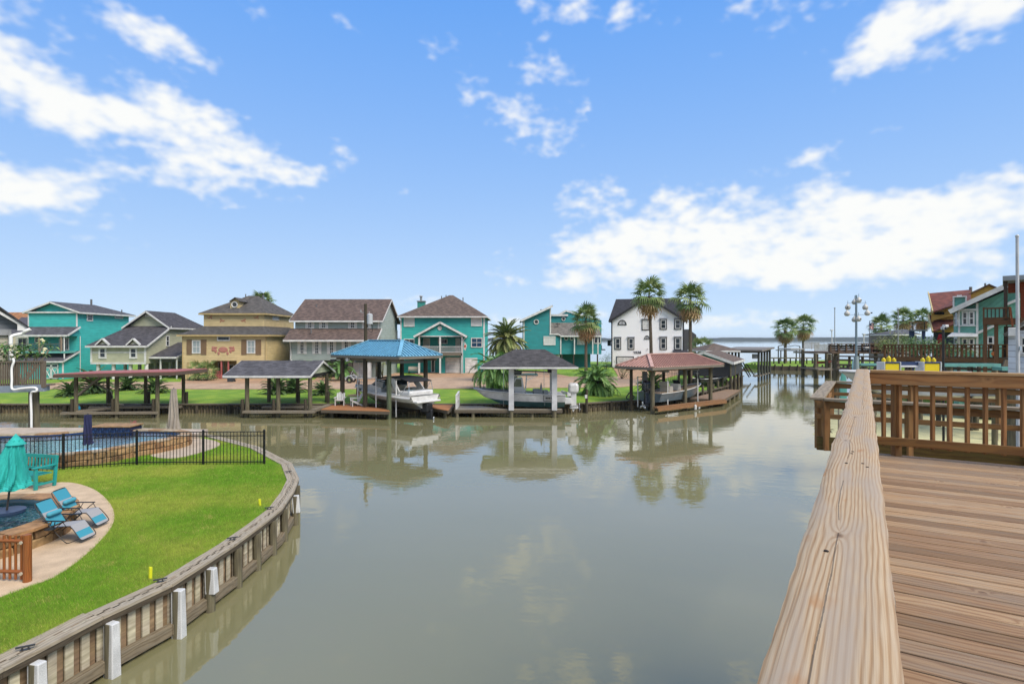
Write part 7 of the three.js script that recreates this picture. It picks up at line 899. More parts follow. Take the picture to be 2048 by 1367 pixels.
// ------------------------------------------------------------------ stilted deck and house at the left edge
{
  const Z = 27.8, t = thing('raised_deck', 'raised grey wooden deck with close balusters and white drain pipe', 'deck', V(X(20, Z), 0, -29)), br = wood(greyW, '#9a9188'), pvc = M('#dfe0de', { roughness: 0.35 }), skew = 0.0;
  part(t, 'rim_beam', bar(P(-160, 784, Z), P(86, 775.5, Z), 0.08, 0.34), paint('#8c9aa8')); part(t, 'rim_beam', bar(P(86, 775.5, Z), V(X(86, Z) - 0.3, P(86, 775.5, Z).y, -Z - 0.7), 0.08, 0.34), paint('#8c9aa8')); part(t, 'floor', box(X(-160, Z), Y(769, Z), -Z - 0.75, X(86, Z), Y(772, Z), -Z - 0.1), br); part(t, 'handrail', bar(P(-160, 726, Z), P(88, 722.5, Z), 0.14, 0.07), br);
  for (let i = 0; i < 52; i++) { const px = -160 + i * 4.72, k = (px + 160) / 246; part(t, 'baluster', box(X(px, Z) - 0.022, Y(lerp(779, 771, k), Z), -Z - 0.02, X(px, Z) + 0.022, Y(lerp(727, 724, k), Z), -Z + 0.03), br); } part(t, 'post', bx(Z, 83, 722, 88, 775, -0.05, 0.12), br); part(t, 'post', bx(Z, 24, 722, 29, 775, 0.05, 0.2), br);
  for (const [px, w] of [[50.5, 0.17], [58.5, 0.13]]) part(t, 'stilt', cyl(V(X(px, Z), -1, -Z - 0.4), V(X(px, Z), Y(778, Z), -Z - 0.4), w, w * 0.95, 12), pileM);
  part(t, 'drain_pipe', tube([P(25, 716, Z - 0.2), P(27, 722, Z - 0.2), P(23, 735, Z - 0.2), P(23, 760, Z - 0.2), P(23, 776, Z - 0.2), P(26, 778.5, Z - 0.2), P(45, 776, Z - 0.2), P(69, 775, Z - 0.2), P(73, 777, Z - 0.2), P(72, 782, Z - 0.2), P(64, 783, Z - 0.15), P(61.5, 787, Z - 0.1), P(62, 830, Z), P(62, 868, Z)], 0.05, 10, 90), pvc);
  turnTo(-20); const h = thing('grey_gable_house', 'grey house end with white bargeboard and curved white downpipe', 'house', V(0, 0, -42)), wl = siding('#6d7278'), zz = 39.5;
  part(h, 'wall', [wx(zz + 0.6, -200, 658, 22, 760, 0, 5)], siding('#a3a08f')); part(h, 'gable_wall', prx(zz + 0.5, [[-150, 658], [40, 658], [33, 645], [-40, 600], [-150, 600]], 0, 0.3), wl); part(h, 'upper_band', [wx(zz + 0.5, -150, 658, 18, 670, -0.05, 0.1), bx(zz + 0.5, 16, 658, 22, 730, -0.1, 0.1)], paint('#9a9d9f'));
  part(h, 'bargeboard', [prx(zz, [[-60, 575], [0, 622], [60, 656], [59, 660], [34, 660], [34, 647], [0, 628], [-60, 590]], 0, 0.08)], trim); part(h, 'roof', slab([P(-100, 548, zz - 0.1), P(62, 655.5, zz - 0.1), P(62, 655.5, zz - 0.1).add(V(0, 0, -6)), P(-100, 548, zz - 0.1).add(V(0, 0, -6))], 0.08), shingle('#3b3b3f')); part(h, 'downpipe', tube([P(60, 657, zz - 0.2), P(51, 661, zz - 0.15), P(44, 666, zz), P(28, 670, zz), P(22, 673, zz), P(21, 682, zz), P(22, 720, zz)], 0.085, 8, 60), pvc); turnTo(null);
}
{ const Z = 28.6, t = thing('plumeria', 'leafy plumeria with pale flowers on the raised grey deck', 'plant', V(X(40, Z), Y(770, Z), -Z)), r = rng(88), L = leafGeo(0.34, 0.06), g1 = [], g2 = [], fl = [], st = []; for (const [cx, cy, rx, ry, n] of [[20, 705, 32, 18, 170], [52, 700, 24, 14, 90], [72, 703, 10, 10, 22], [85, 682, 6, 6, 14], [97, 694, 12, 6, 20], [88, 707, 6, 5, 12], [0, 695, 16, 12, 60]]) { st.push(tube([V(X(45, Z), Y(768, Z), -Z), V(X(lerp(48, cx, 0.5), Z), Y(735, Z), -Z), V(X(cx, Z), Y(cy + 6, Z), -Z)], 0.035, 6)); for (let i = 0; i < n; i++) { const a = r() * 6.28, q = Math.sqrt(r()), p = P(cx + Math.cos(a) * rx * q, cy + Math.sin(a) * ry * q, Z + (r() - 0.5) * 1.0), g = L.clone().rotateX((r() - 0.3) * 1.0).rotateY(r() * 6.28).translate(p.x, p.y, p.z); (r() < 0.3 ? g2 : g1).push(g); } } for (const [a, b] of [[83, 679], [86, 682], [88, 697], [91, 698], [88, 701], [22, 692], [5, 703], [34, 705], [20, 700], [85, 706]]) { const p = P(a, b, Z - 0.5); fl.push(ball(p, 0.07, 0.05, 0.07, 7), ball(p.clone().add(V(0.05, 0.02, 0.03)), 0.05, 0.04, 0.05, 6)); } part(t, 'foliage', g1, leafM('#3d6b2c')); part(t, 'young_leaf', g2, leafM('#7f9a3f')); part(t, 'flower', fl, M('#e6e0b8', { roughness: 0.8 })); part(t, 'stem', st, M('#a59a86', { roughness: 0.9 })); }
console.log('garden done', Math.round(performance.now()));
// ================================================================== our own deck on the right
const TH = Math.atan((1732 - CX) / F), dV = V(Math.sin(TH), 0, -Math.cos(TH)), rV = V(Math.cos(TH), 0, Math.sin(TH)), C0 = V(0.357, 0, -0.6387), capY = EYE - 0.386, deckY = capY - 1.075;
const D = (u, t, y) => C0.clone().addScaledVector(rV, u).addScaledVector(dV, t).setY(y), END = 7.86;
const deckM = ['#cbbda8', '#b6a48e', '#b3a89a', '#d2c4ae', '#a2917b'].map((c) => wood(deckW, c, 0.004, 0.75)), railM = ['#d3c5a2', '#c2b28e', '#dccdae'].map((c) => wood(brownW, c, 0.003, 0.8)), capMs = wood(capW, '#cbc1b2', 0.002, 0.85);
const turnD = -Math.atan2(rV.z, rV.x);
{
  const t = thing('wooden_deck', 'weathered tan plank deck with gaps between the boards', 'deck', D(2.5, 3, deckY)), r = rng(31), w = 0.138;
  for (let i = 0, s = -1.9; s < END - 0.02; i++, s += w + 0.014) { const a = D(0.02, s + w / 2, deckY - 0.019 + (r() - 0.5) * 0.004), b = D(6.5, s + w / 2, deckY - 0.019 + (r() - 0.5) * 0.004), g = new RoundedBoxGeometry(6.48, 0.038, w, 1, 0.006); const m = guv(g, r() * 20).rotateZ((r() - 0.5) * 0.0006).rotateY(turnD).translate((a.x + b.x) / 2, (a.y + b.y) / 2, (a.z + b.z) / 2); part(t, 'plank', m, deckM[Math.floor(r() * 5)]); }
  const pc = M('#2d2620', { roughness: 0.9 }); for (const u of [0.14, 1.9, 3.5, 5.1]) for (let s = 0.2; s < END; s += w + 0.014) { if (u > 4 && s > 4) continue; for (const k of [-0.03, 0.035]) part(t, 'screw', cyl(D(u, s + k, deckY - 0.004), D(u, s + k, deckY + 0.0008), 0.0042, 0.0042, 6), pc); }
  part(t, 'side_beam', bar(D(0.02, -1.9, deckY - 0.17), D(0.02, END, deckY - 0.17), 0.04, 0.24), railM[0]); part(t, 'end_beam', bar(D(0, END + 0.02, deckY - 0.15), D(6.5, END + 0.02, deckY - 0.15), 0.04, 0.28), railM[1]); for (const s of [-1, 2, 5]) part(t, 'joist', bar(D(0.05, s, deckY - 0.16), D(6.4, s, deckY - 0.16), 0.05, 0.2), railM[1]); for (const s of [1, 4.4, 7.6]) for (const u of [0.3, 5]) part(t, 'support_pile', cyl(D(u, s, -1.2), D(u, s, deckY - 0.28), 0.14, 0.13, 12), pileM);
}
function capBoard(t, u, s0, s1, w, seed) {                                // slightly warped flat board with worn edges
  const L = s1 - s0, g = new THREE.BoxGeometry(w, 0.038, L, 10, 1, Math.round(L * 40)), p = g.attributes.position, o = seed * 3.7;
  for (let i = 0; i < p.count; i++) { let x = p.getX(i), y = p.getY(i), z = p.getZ(i); const e = Math.abs(x) / (w / 2), n = noise2(z * 4 + o, x > 0 ? 3 : 9), n2 = noise2(z * 17 + o, x > 0 ? 5 : 11); x += Math.sign(x) * Math.pow(e, 3) * (n * 0.008 + n2 * 0.0026); y += noise2(z * 1.3 + o, 2) * 0.004 + noise2(z * 9, x * 30 + o) * 0.0014; if (y > 0) y -= Math.pow(e, 9) * 0.007 + (Math.abs(z) > L / 2 - 0.004 ? 0.004 : 0); p.setXYZ(i, x, y, z); }
  g.computeVertexNormals(); const q = guv(g, seed * 1.31), c = D(u, (s0 + s1) / 2, capY - 0.019), m = new THREE.Matrix4().makeBasis(rV, UPV, dV.clone().negate()).setPosition(c); return part(t, 'cap_board', q.applyMatrix4(m), capMs);
}
{
  const t = thing('deck_side_railing', 'broad sun bleached railing cap running out along the deck edge', 'railing', D(0, 3, deckY)); capBoard(t, 0, -1.9, 2.72, 0.142, 1); capBoard(t, 0, 2.726, END + 0.1, 0.139, 2);
  part(t, 'top_rail', bar(D(0.02, -1.9, capY - 0.11), D(0.02, END - 0.05, capY - 0.11), 0.038, 0.135), railM[0]); part(t, 'bottom_rail', bar(D(0.03, -1.9, deckY + 0.17), D(0.03, END - 0.05, deckY + 0.17), 0.038, 0.09), railM[1]); for (let s = -1.8, i = 0; s < END - 0.2; s += 0.19, i++) part(t, 'baluster', bar(D(0.0, s, deckY + 0.13), D(0.0, s, capY - 0.06), 0.04, 0.04, 0.004), railM[i % 3]); for (const s of [-1, 1.2, 3.4, 5.6, 7.75]) part(t, 'post', bar(D(-0.01, s, deckY - 0.3), D(-0.01, s, capY - 0.04), 0.088, 0.088, 0.006), railM[0]);
  const r = rng(41), dk = M('#1d1712', { roughness: 1 }); for (const [a, b] of [[1653, 1102], [1706, 903], [1726, 927], [1735, 934], [1704, 907], [1693, 926]]) { const h = (b - HY) / F, Z = (EYE - capY) / h, p = V(X(a, Z), 0, -Z).sub(C0.clone().setY(0)); part(t, 'nail_hole', clean(new THREE.CylinderGeometry(0.004, 0.004, 0.003, 7).scale(1, 1, 1.2).translate(...D(p.dot(rV), p.dot(dV), capY + 0.0002).toArray())), dk); }
}
{
  const t = thing('deck_end_railing', 'brown baluster railing across the far end of the deck', 'railing', D(3, END, deckY)), s = END;
  part(t, 'cap_board', bar(D(0.08, s - 0.02, capY - 0.02), D(6.6, s - 0.02, capY - 0.02), 0.12, 0.036, 0.006), wood(deckW, '#d9c39a', 0.004)); part(t, 'top_rail', bar(D(0.07, s - 0.05, capY - 0.11), D(6.6, s - 0.05, capY - 0.11), 0.038, 0.14, 0.005), railM[2]); part(t, 'bottom_rail', bar(D(0.07, s - 0.06, deckY + 0.19), D(6.6, s - 0.06, deckY + 0.19), 0.038, 0.1, 0.005), wood(brownW, '#b3a273', 0.003));
  for (let i = 0; i < 40; i++) { const u = 0.06 + i * 0.166; part(t, 'baluster', bar(D(u, s - 0.01, deckY + 0.12), D(u, s - 0.01, capY - 0.05), 0.04, 0.04, 0.004), railM[i % 3]); } for (const u of [0.36, 2.36, 4.4]) part(t, 'post', bar(D(u, s + 0.05, deckY - 0.3), D(u, s + 0.05, capY - 0.04), 0.088, 0.088, 0.006), railM[0]);
}
// lower guard rail round the open stair well beyond the deck end
{
  const A = P(1634, 795, 8.6), yc = A.y, t = thing('stairwell_railing', 'lower grey capped guard rail beyond the end of the deck', 'railing', A.clone().setY(3.7)), at = (u, s, y) => A.clone().addScaledVector(rV, u).addScaledVector(dV, s).setY(y), gc = wood(greyW, '#c9bfb0', 0.004), BK = 4.1;
  part(t, 'cap_board', bar(at(0, 0.02, yc - 0.018), at(0, BK, yc - 0.018), 0.19, 0.038, 0.006), gc); part(t, 'cap_board', bar(at(0.1, 0, yc - 0.018), at(6.8, 0, yc - 0.018), 0.16, 0.038, 0.006), gc); part(t, 'cap_board', bar(at(0.1, BK, yc - 0.018), at(7.5, BK, yc - 0.018), 0.14, 0.038, 0.006), gc);
  const rl = railM[1]; for (const [u0, s0, u1, s1] of [[0, 0, 6.8, 0], [0, BK, 7.5, BK], [0, 0, 0, BK]]) { part(t, 'top_rail', bar(at(u0, s0, yc - 0.1), at(u1, s1, yc - 0.1), 0.038, 0.1), rl); part(t, 'mid_rail', bar(at(u0, s0, yc - 0.27), at(u1, s1, yc - 0.27), 0.038, 0.07), railM[0]); if (s0 === 0 && s1 === 0) part(t, 'rim_beam', bar(at(u0, s0, yc - 0.68), at(u1, s1, yc - 0.68), 0.05, 0.2), wood(brownW, '#8d8f52', 0.004)); }
  for (const [u, s] of [[0.02, 0.12], [0.12, 0], [1.15, 0], [2.4, 0], [4, 0], [0, BK], [1.4, BK], [2.75, BK], [4.2, BK], [0, BK / 2]]) part(t, 'post', bar(at(u, s, yc - 0.78), at(u, s, yc - 0.04), 0.09, 0.09, 0.006), railM[u > 1 ? 0 : 1]); for (const [u, s] of [[5.6, 0.3], [6.6, 0.3], [5.6, BK - 0.2], [7, BK - 0.2]]) part(t, 'support_pile', cyl(at(u, s, -1.2), at(u, s, yc - 0.6), 0.13, 0.12, 10), pileM);
}
// moss on the beam below, and the pale algae film in the slip beyond
{
  const r = rng(61), edge = [[1662, 817], [1700, 816], [1800, 815], [2000, 815], [2300, 815], [2300, 990], [1760, 990], [1735, 940], [1700, 912], [1684, 892], [1668, 886], [1658, 872], [1664, 860], [1652, 846], [1656, 834], [1650, 826]].map(([a, b]) => gp(a, b, 0)), pts = spline(edge, 150).map(([x, z], i) => [x + noise2(i * 0.6, 2) * 1.4, z + noise2(i * 0.6, 8) * 1.2]);
  const g = [plan(pts, 0.003, 0.012)]; for (let i = 0; i < 14; i++) { const [cx, cz] = gp(1646 + r() * 22, 826 + r() * 60, 0), rr = 0.15 + r() * 0.5; g.push(plan([...Array(14)].map((_, k) => { const a = k / 14 * 6.28, q = rr * (0.7 + r() * 0.5); return [cx + Math.cos(a) * q * 1.4, cz + Math.sin(a) * q]; }), 0.003, 0.011)); }
  const o = new THREE.Mesh(merge(g), M('#c8c596', { map: T.conc, roughness: 0.75 })); o.name = 'algae_film'; o.userData = { kind: 'stuff', label: 'pale green algae film on the slip water', category: 'algae' }; scene.add(o);
}
// ================================================================== right bank
struct('right_bank', plan([[45, -100], [50, -97.5], [55, -96], [54, -84], [50, -76], [44, -66], [36, -52], [33, -44.5], [60, -36], [140, -30], [260, -60], [200, -140], [70, -128], [50, -118], [44, -108]], -1.2, 0.75), lawnM);
{ const t = thing('point_bulkhead', 'low timber bulkhead round the grassy point with palms', 'bulkhead', V(52, 0, -98)), l = [[44.6, -106], [44.8, -100], [50, -97.2], [55, -95.8], [54, -84]].map(([x, z]) => V(x, 0, z)); for (let i = 0; i + 1 < l.length; i++) { part(t, 'wall_board', bar(l[i].clone().setY(0.25), l[i + 1].clone().setY(0.25), 0.12, 1.0), wood(greyW, '#8c8172')); const n = Math.round(l[i].distanceTo(l[i + 1]) / 1.3); for (let k = 0; k < n; k++) { const p = l[i].clone().lerp(l[i + 1], k / n); part(t, 'pile', cyl(p.clone().setY(-1).add(V(0, 0, 0.15)), p.clone().setY(0.95 + (k % 3) * 0.06).add(V(0, 0, 0.15)), 0.15, 0.13, 8), pileD); } } }
fanPalm(V(X(1571, 113), 0.75, -113), 6.6, 1.35, 'fan palm on the grassy point beside the small swing pier', 501, undefined, { dry: 24, r0: 0.3 }); fanPalm(V(X(1607, 118), 0.75, -118), 7.4, 1.4, 'fan palm on the grassy point behind the grey railed pier', 502, undefined, { dry: 22, r0: 0.28 });
fanPalm(V(X(1763, 92), 0.75, -92), 6.7, 1.0, 'drooping fan palm beside the small flag', 503, undefined, { dry: 16, n: 30 }); fanPalm(V(X(1807, 100), 0.75, -100), 8.2, 1.1, 'fan palm with thick dry skirt left of the yellow house', 504, undefined, { dry: 24 }); fanPalm(V(X(1846, 100), 0.75, -100), 8.3, 1.0, 'fan palm half hidden by the yellow house gable', 505);
[[1775, 706, 52, 1.5, 1.5, '#7d8446', 'yellow green shrub behind the brown boardwalk'], [1800, 708, 46, 1.7, 1.1, '#5d7a34', 'broad green shrub right of the flag palm'], [1835, 714, 40, 1.5, 1.0, '#4d7034', 'green shrub behind the brown deck railing'], [1862, 722, 37, 1.5, 1.2, '#567a3c', 'low green shrub under the yellow house'], [1905, 724, 36.5, 1.6, 1.1, '#4f7237', 'low green shrub under the bay windows']].forEach(([px, py, Z, rx, ry, c, l], i) => bush('shrub', V(X(px, Z), Y(py, Z), -Z), rx, ry, rx * 0.7, 700, leafM(c), l, 'shrub', 600 + i, { l: 0.2, w: 0.04 }));
// small pier with an arched frame on the point
{ const Z = 108, t = thing('swing_pier', 'thin pier frame with small flat shelter on the grassy point', 'pier', V(X(1572, Z), 0, -Z)); for (const px of [1557, 1600]) part(t, 'post', cyl(P(px, 735, Z).setY(-1), P(px, 692, Z), 0.11, 0.1, 8), pileD); part(t, 'arch', tube([P(1557, 692, Z), P(1565, 690.5, Z), P(1578, 692.5, Z), P(1590, 690.5, Z), P(1600, 692, Z)], 0.07), pileD); part(t, 'shelter_roof', bx(Z, 1559, 699.5, 1598, 701, -1.5, 1.5), pileD); for (const px of [1562, 1593]) part(t, 'shelter_post', bx(Z, px - 0.7, 701, px + 0.7, 722, -0.1, 0.1), pileD); part(t, 'walkway', bx(Z, 1544, 714.5, 1640, 716.5, -0.6, 0.6), dockG); for (let i = 0; i < 9; i++) part(t, 'pile', cyl(P(1548 + i * 11, 716, Z).setY(-1), P(1548 + i * 11, 716, Z), 0.12, 0.12, 7), pileD); }
// grey railed pier house deck
{
  const Z = 80, t = thing('railed_pier', 'tall grey pier deck with pale slatted railing on thick piles', 'pier', V(X(1640, Z), 0, -Z)), pale = paint('#b9bbb8'), fl = (px, py) => P(px, py, Z);
  part(t, 'floor', bx(Z, 1603, 697, 1632, 699.5, 3, 7), pale); part(t, 'floor', bx(Z, 1629, 704, 1671, 707.5, 0, 6), pale); railing(t, V(X(1602, Z + 4), Y(698, Z + 3), -Z - 3), V(X(1631, Z + 4), Y(698, Z + 3), -Z - 3), 0.98, 22, pale, { pk: 0.05, posts: [0, 0.5, 1] }); railing(t, fl(1630, 704), fl(1670, 704), 1.1, 30, pale, { pk: 0.05, posts: [0, 0.48, 1] });
  for (const [px, z] of [[1606, 83], [1631, 80], [1634, 84], [1653.5, 80], [1660, 82], [1668, 80], [1676, 79]]) part(t, 'pile', cyl(P(px, 700, z).setY(-1.2), P(px, px < 1620 ? 699 : 706, z), 0.24, 0.22, 10), pileM); part(t, 'lower_deck', bx(Z, 1622, 736, 1676, 738.5, -2, 3), dockG); part(t, 'chair', [bar(P(1633, 687, Z + 2), P(1636, 694, Z + 2), 0.4, 0.08), bar(P(1665, 687, Z + 2), P(1668, 692, Z + 2), 0.4, 0.08)], white); part(t, 'stair', [...Array(7)].map((_, i) => bx(Z - 1, 1668 + i * 1.4, 711 + i * 4.2, 1673 + i * 1.4, 712.4 + i * 4.2, 0, 1.2)), dockG); part(t, 'stair_rail', bar(P(1667, 708, Z - 1), P(1679, 738, Z - 1), 0.08, 0.15), dockG);
  [[1680, 692, 'leafy pot plant on the railed pier', 5], [1702, 689, 'second leafy pot plant on the railed pier', 4], [1658, 694, 'dark potted shrub beside the railed pier chairs', 4]].forEach(([px, py, l, s], i) => bush('pot_plant', P(px, py, Z + 3).add(V(0, -0.5, 0)), s * 0.09, s * 0.13, s * 0.09, 90, leafM('#4a6b2f'), l, 'plant', 700 + i, { l: 0.3, w: 0.05 }));
  const k = thing('red_kayak', 'red kayak lying under the railed pier', 'kayak', P(1647, 727, Z + 1)); const h = hullGeo(2.6, 0.36, 0.3, { bow: 0.1 }); add(k, 'hull', [h.side, h.bottom], gel('#a63a2c')); add(k, 'deck', h.deck, gel('#b5533c'));
}
// brown terrace and grey boardwalk
{
  const t = thing('brown_terrace', 'dark brown planked terrace with chairs above the boardwalk', 'deck', V(X(1720, 60), 0, -60)), Z = 60, m = wood(greyW, '#8b7463'); part(t, 'floor', bx(Z, 1664, 704, 1800, 707, 0, 6), m); for (let i = 0; i < 3; i++) part(t, 'side_board', bx(Z, 1664, 690 + i * 4.6, 1800, 694 + i * 4.6, 0.6, 0.7), m); for (let i = 0; i < 9; i++) part(t, 'post', bx(Z, 1665 + i * 16, 688, 1667.5 + i * 16, 705, 0.4, 0.55), m); part(t, 'handrail', bx(Z, 1664, 687, 1800, 688.6, 0.3, 0.8), m); for (const px of [1672, 1716, 1752, 1792]) part(t, 'pile', cyl(P(px, 706, Z + 1).setY(-1.2), P(px, 706, Z + 1), 0.18, 0.18, 8), pileM); part(t, 'planter', bx(Z, 1770, 693, 1782, 705, -0.3, 0.2), M('#93887c', { roughness: 0.9 }));
  for (const [px, c, l] of [[1733, '#2a2426', 'dark lounge chair with pale cushion on the brown terrace'], [1746, '#5a3a30', 'brown slatted chair on the brown terrace'], [1756, '#64443a', 'second brown slatted chair on the brown terrace'], [1765, '#4a3430', 'dark brown chair by the terrace planter']]) { const q = P(px, 704, Z + 0.2), s = thing('terrace_chair', l, 'chair', q); add(s, 'seat', box(-0.3, 0.35, -0.3, 0.3, 0.42, 0.3), M(c, { roughness: 0.8 })); for (let i = 0; i < 4; i++) add(s, 'back_slat', bar(V(-0.25 + i * 0.17, 0.4, -0.28), V(-0.25 + i * 0.17, 0.95, -0.42), 0.1, 0.03), M(c, { roughness: 0.8 })); for (const a of [-0.26, 0.26]) for (const b of [-0.26, 0.26]) add(s, 'leg', box(a - 0.03, 0, b - 0.03, a + 0.03, 0.36, b + 0.03), M(c, { roughness: 0.8 })); if (px === 1733) add(s, 'cushion', rbox(-0.26, 0.42, -0.2, 0.26, 0.55, 0.26, 0.05), white); }
  const b = thing('grey_boardwalk', 'long weathered grey boardwalk with plank rails', 'boardwalk', V(X(1850, 36), 0, -36)), g = wood(greyW, '#8f857b'), a0 = P(1676, 712, 44), a1 = P(2100, 717, 30), low = (p, y) => p.clone().setY(p.y - y); for (const [y, h, w] of [[0, 0.1, 0.3], [0.28, 0.14, 0.05], [0.66, 0.14, 0.05], [1.0, 0.1, 1.0]]) part(b, y === 1 ? 'walkway' : 'rail', bar(low(a0, y), low(a1, y), w, h), g); for (let i = 0; i <= 12; i++) { const p = a0.clone().lerp(a1, i / 12); part(b, 'post', box(p.x - 0.07, p.y - 1.2, p.z - 0.15, p.x + 0.07, p.y - 0.02, p.z - 0.02), g); if (i % 3 === 0) part(b, 'pile', cyl(V(p.x, -1.2, p.z - 0.3), V(p.x, p.y - 1.0, p.z - 0.3), 0.16, 0.15, 9), pileM); } part(b, 'ramp_rail', bar(P(1795, 704, 40), P(1860, 716, 38), 0.12, 0.12), g); part(b, 'ramp_rail', bar(P(1795, 712, 40), P(1830, 722, 38), 0.08, 0.1), g);
}
// teal dock frames low on the water
{ const t = thing('teal_dock', 'low dock edged with long teal painted beams', 'dock', V(X(1930, 27), 0, -27)), m = paint('#5f9c96'); for (const [a, b, c, d, Z] of [[1722, 727, 1772, 731, 27], [1880, 727, 2003, 733, 27], [2005, 734, 2090, 741, 24]]) part(t, 'beam', bx(Z, a, b, c, d, 0, 0.5), m); for (const [px, Z] of [[1730, 27.2], [1900, 27.2], [1990, 27.2], [2040, 24.2]]) part(t, 'pile', cyl(P(px, 733, Z).setY(-1), P(px, 733, Z), 0.12, 0.12, 8), pileM); part(t, 'stacked_frame', [bar(P(2007, 734, 26), P(2012, 719, 26), 0.08, 0.1), bar(P(2012, 734, 26), P(2017, 719, 26), 0.08, 0.1)], wood(greyW, '#8b8378')); }
{ const p = P(1687, 742, 33), t = thing('teal_paddle_board', 'upright teal paddle board leaning at the pier stairs', 'board', V(p.x, 2.0, p.z)), g = clean(new THREE.SphereGeometry(1, 20, 14).scale(0.22, 1.15, 0.06).translate(0, 0.4, 0)); add(t, 'board', g, gel('#4f9c92')); add(t, 'fin', prism([[-0.05, -0.7], [0.05, -0.7], [0, -0.5]], 0.05, 0.12), blackM); add(t, 'rack', [box(-0.25, -2.9, -0.12, -0.19, 0.6, -0.06), box(0.19, -2.9, -0.12, 0.25, 0.6, -0.06), box(-0.25, 0.1, -0.12, 0.25, 0.16, -0.08)], dockG); const q = P(1708, 732, 30), u = thing('pale_blue_board', 'pale blue board standing behind the railing corner', 'board', V(q.x, q.y - 0.4, q.z)); add(u, 'board', clean(new THREE.SphereGeometry(1, 18, 12).scale(0.1, 0.36, 0.05).translate(0, 0.4, 0)), gel('#8cc3cf')); add(u, 'pole', cyl(V(0, -4.5, -0.05), V(0, 0.3, -0.05), 0.04, 0.04, 8), pileM); }
// ------------------------------------------------------------------ white boat on the lift with yellow tackle boxes
{
  const Z = 21.5, c = P(1832, 790, Z), t = thing('white_sport_boat', 'white boat on a lift with two yellow boxes on its stern', 'boat', V(c.x, Y(800, Z), -Z)); t.rotation.y = Math.PI - 0.06; const h = hullGeo(5.6, 1.1, 1.0, { bow: 0.1 }); add(t, 'hull_bottom', h.bottom, gel('#3d444c')); add(t, 'hull', h.side, gel('#d5d8da')); add(t, 'rub_rail', h.rim, gel('#e4e5e5')); add(t, 'deck', h.deck, gel('#d6d8d9'));
  const yb = M('#cdb70f', { roughness: 0.4 }), nav = M('#1f3358', { roughness: 0.5 }), inv = (px, py, dz) => { const p = P(px, py, Z + dz).sub(t.position); return p.applyAxisAngle(UPV, -t.rotation.y); };
  for (const [a, b] of [[1762, 1794], [1840, 1874]]) { const p = inv((a + b) / 2, 741, -0.5), w = (b - a) / F * Z / 2, hh = 22 / F * Z; add(t, 'box_frame', [rbox(p.x - w, p.y - 0.12, p.z - 0.25, p.x - w + 0.04, p.y + hh - 0.08, p.z + 0.25, 0.02), rbox(p.x + w - 0.04, p.y - 0.12, p.z - 0.25, p.x + w, p.y + hh - 0.08, p.z + 0.25, 0.02)], gel('#e3e4e4')); add(t, 'yellow_box', rbox(p.x - w + 0.06, p.y - 0.1, p.z - 0.22, p.x + w - 0.06, p.y + hh * 0.68, p.z + 0.22, 0.02), yb); add(t, 'box_band', box(p.x - w + 0.05, p.y + hh * 0.68, p.z - 0.24, p.x + w - 0.05, p.y + hh * 0.8, p.z + 0.24), nav); for (const k of [-0.6, 0, 0.6]) add(t, 'bottle', [cyl(V(p.x + k * w, p.y + hh * 0.7, p.z), V(p.x + k * w, p.y + hh * (k ? 1.05 : 1.2), p.z), 0.075, 0.07, 12), cyl(V(p.x + k * w, p.y + hh * (k ? 1.05 : 1.2), p.z), V(p.x + k * w, p.y + hh * (k ? 1.15 : 1.32), p.z), 0.05, 0.02, 10)], yb); }
  const q0 = inv(1795, 727, -0.4), q1 = inv(1840, 727, -0.4); add(t, 'blue_panel', bar(q0, q1, 0.05, 0.14), nav); add(t, 'transom_edge', bar(inv(1795, 732, -0.45), inv(1840, 732, -0.45), 0.08, 0.06), gel('#e3e4e4')); add(t, 'cradle', [bar(V(-1.6, 0.05, -1.4), V(-1.6, 0.05, 1.4), 0.16), bar(V(1.4, 0.05, -1.4), V(1.4, 0.05, 1.4), 0.16)], pileM); add(t, 'lift_pile', [[-2.6, -1.5], [2.4, -1.5]].map(([x, z]) => cyl(V(x, -4.5, z), V(x, 0.3, z), 0.12, 0.12, 8)), pileM);
}
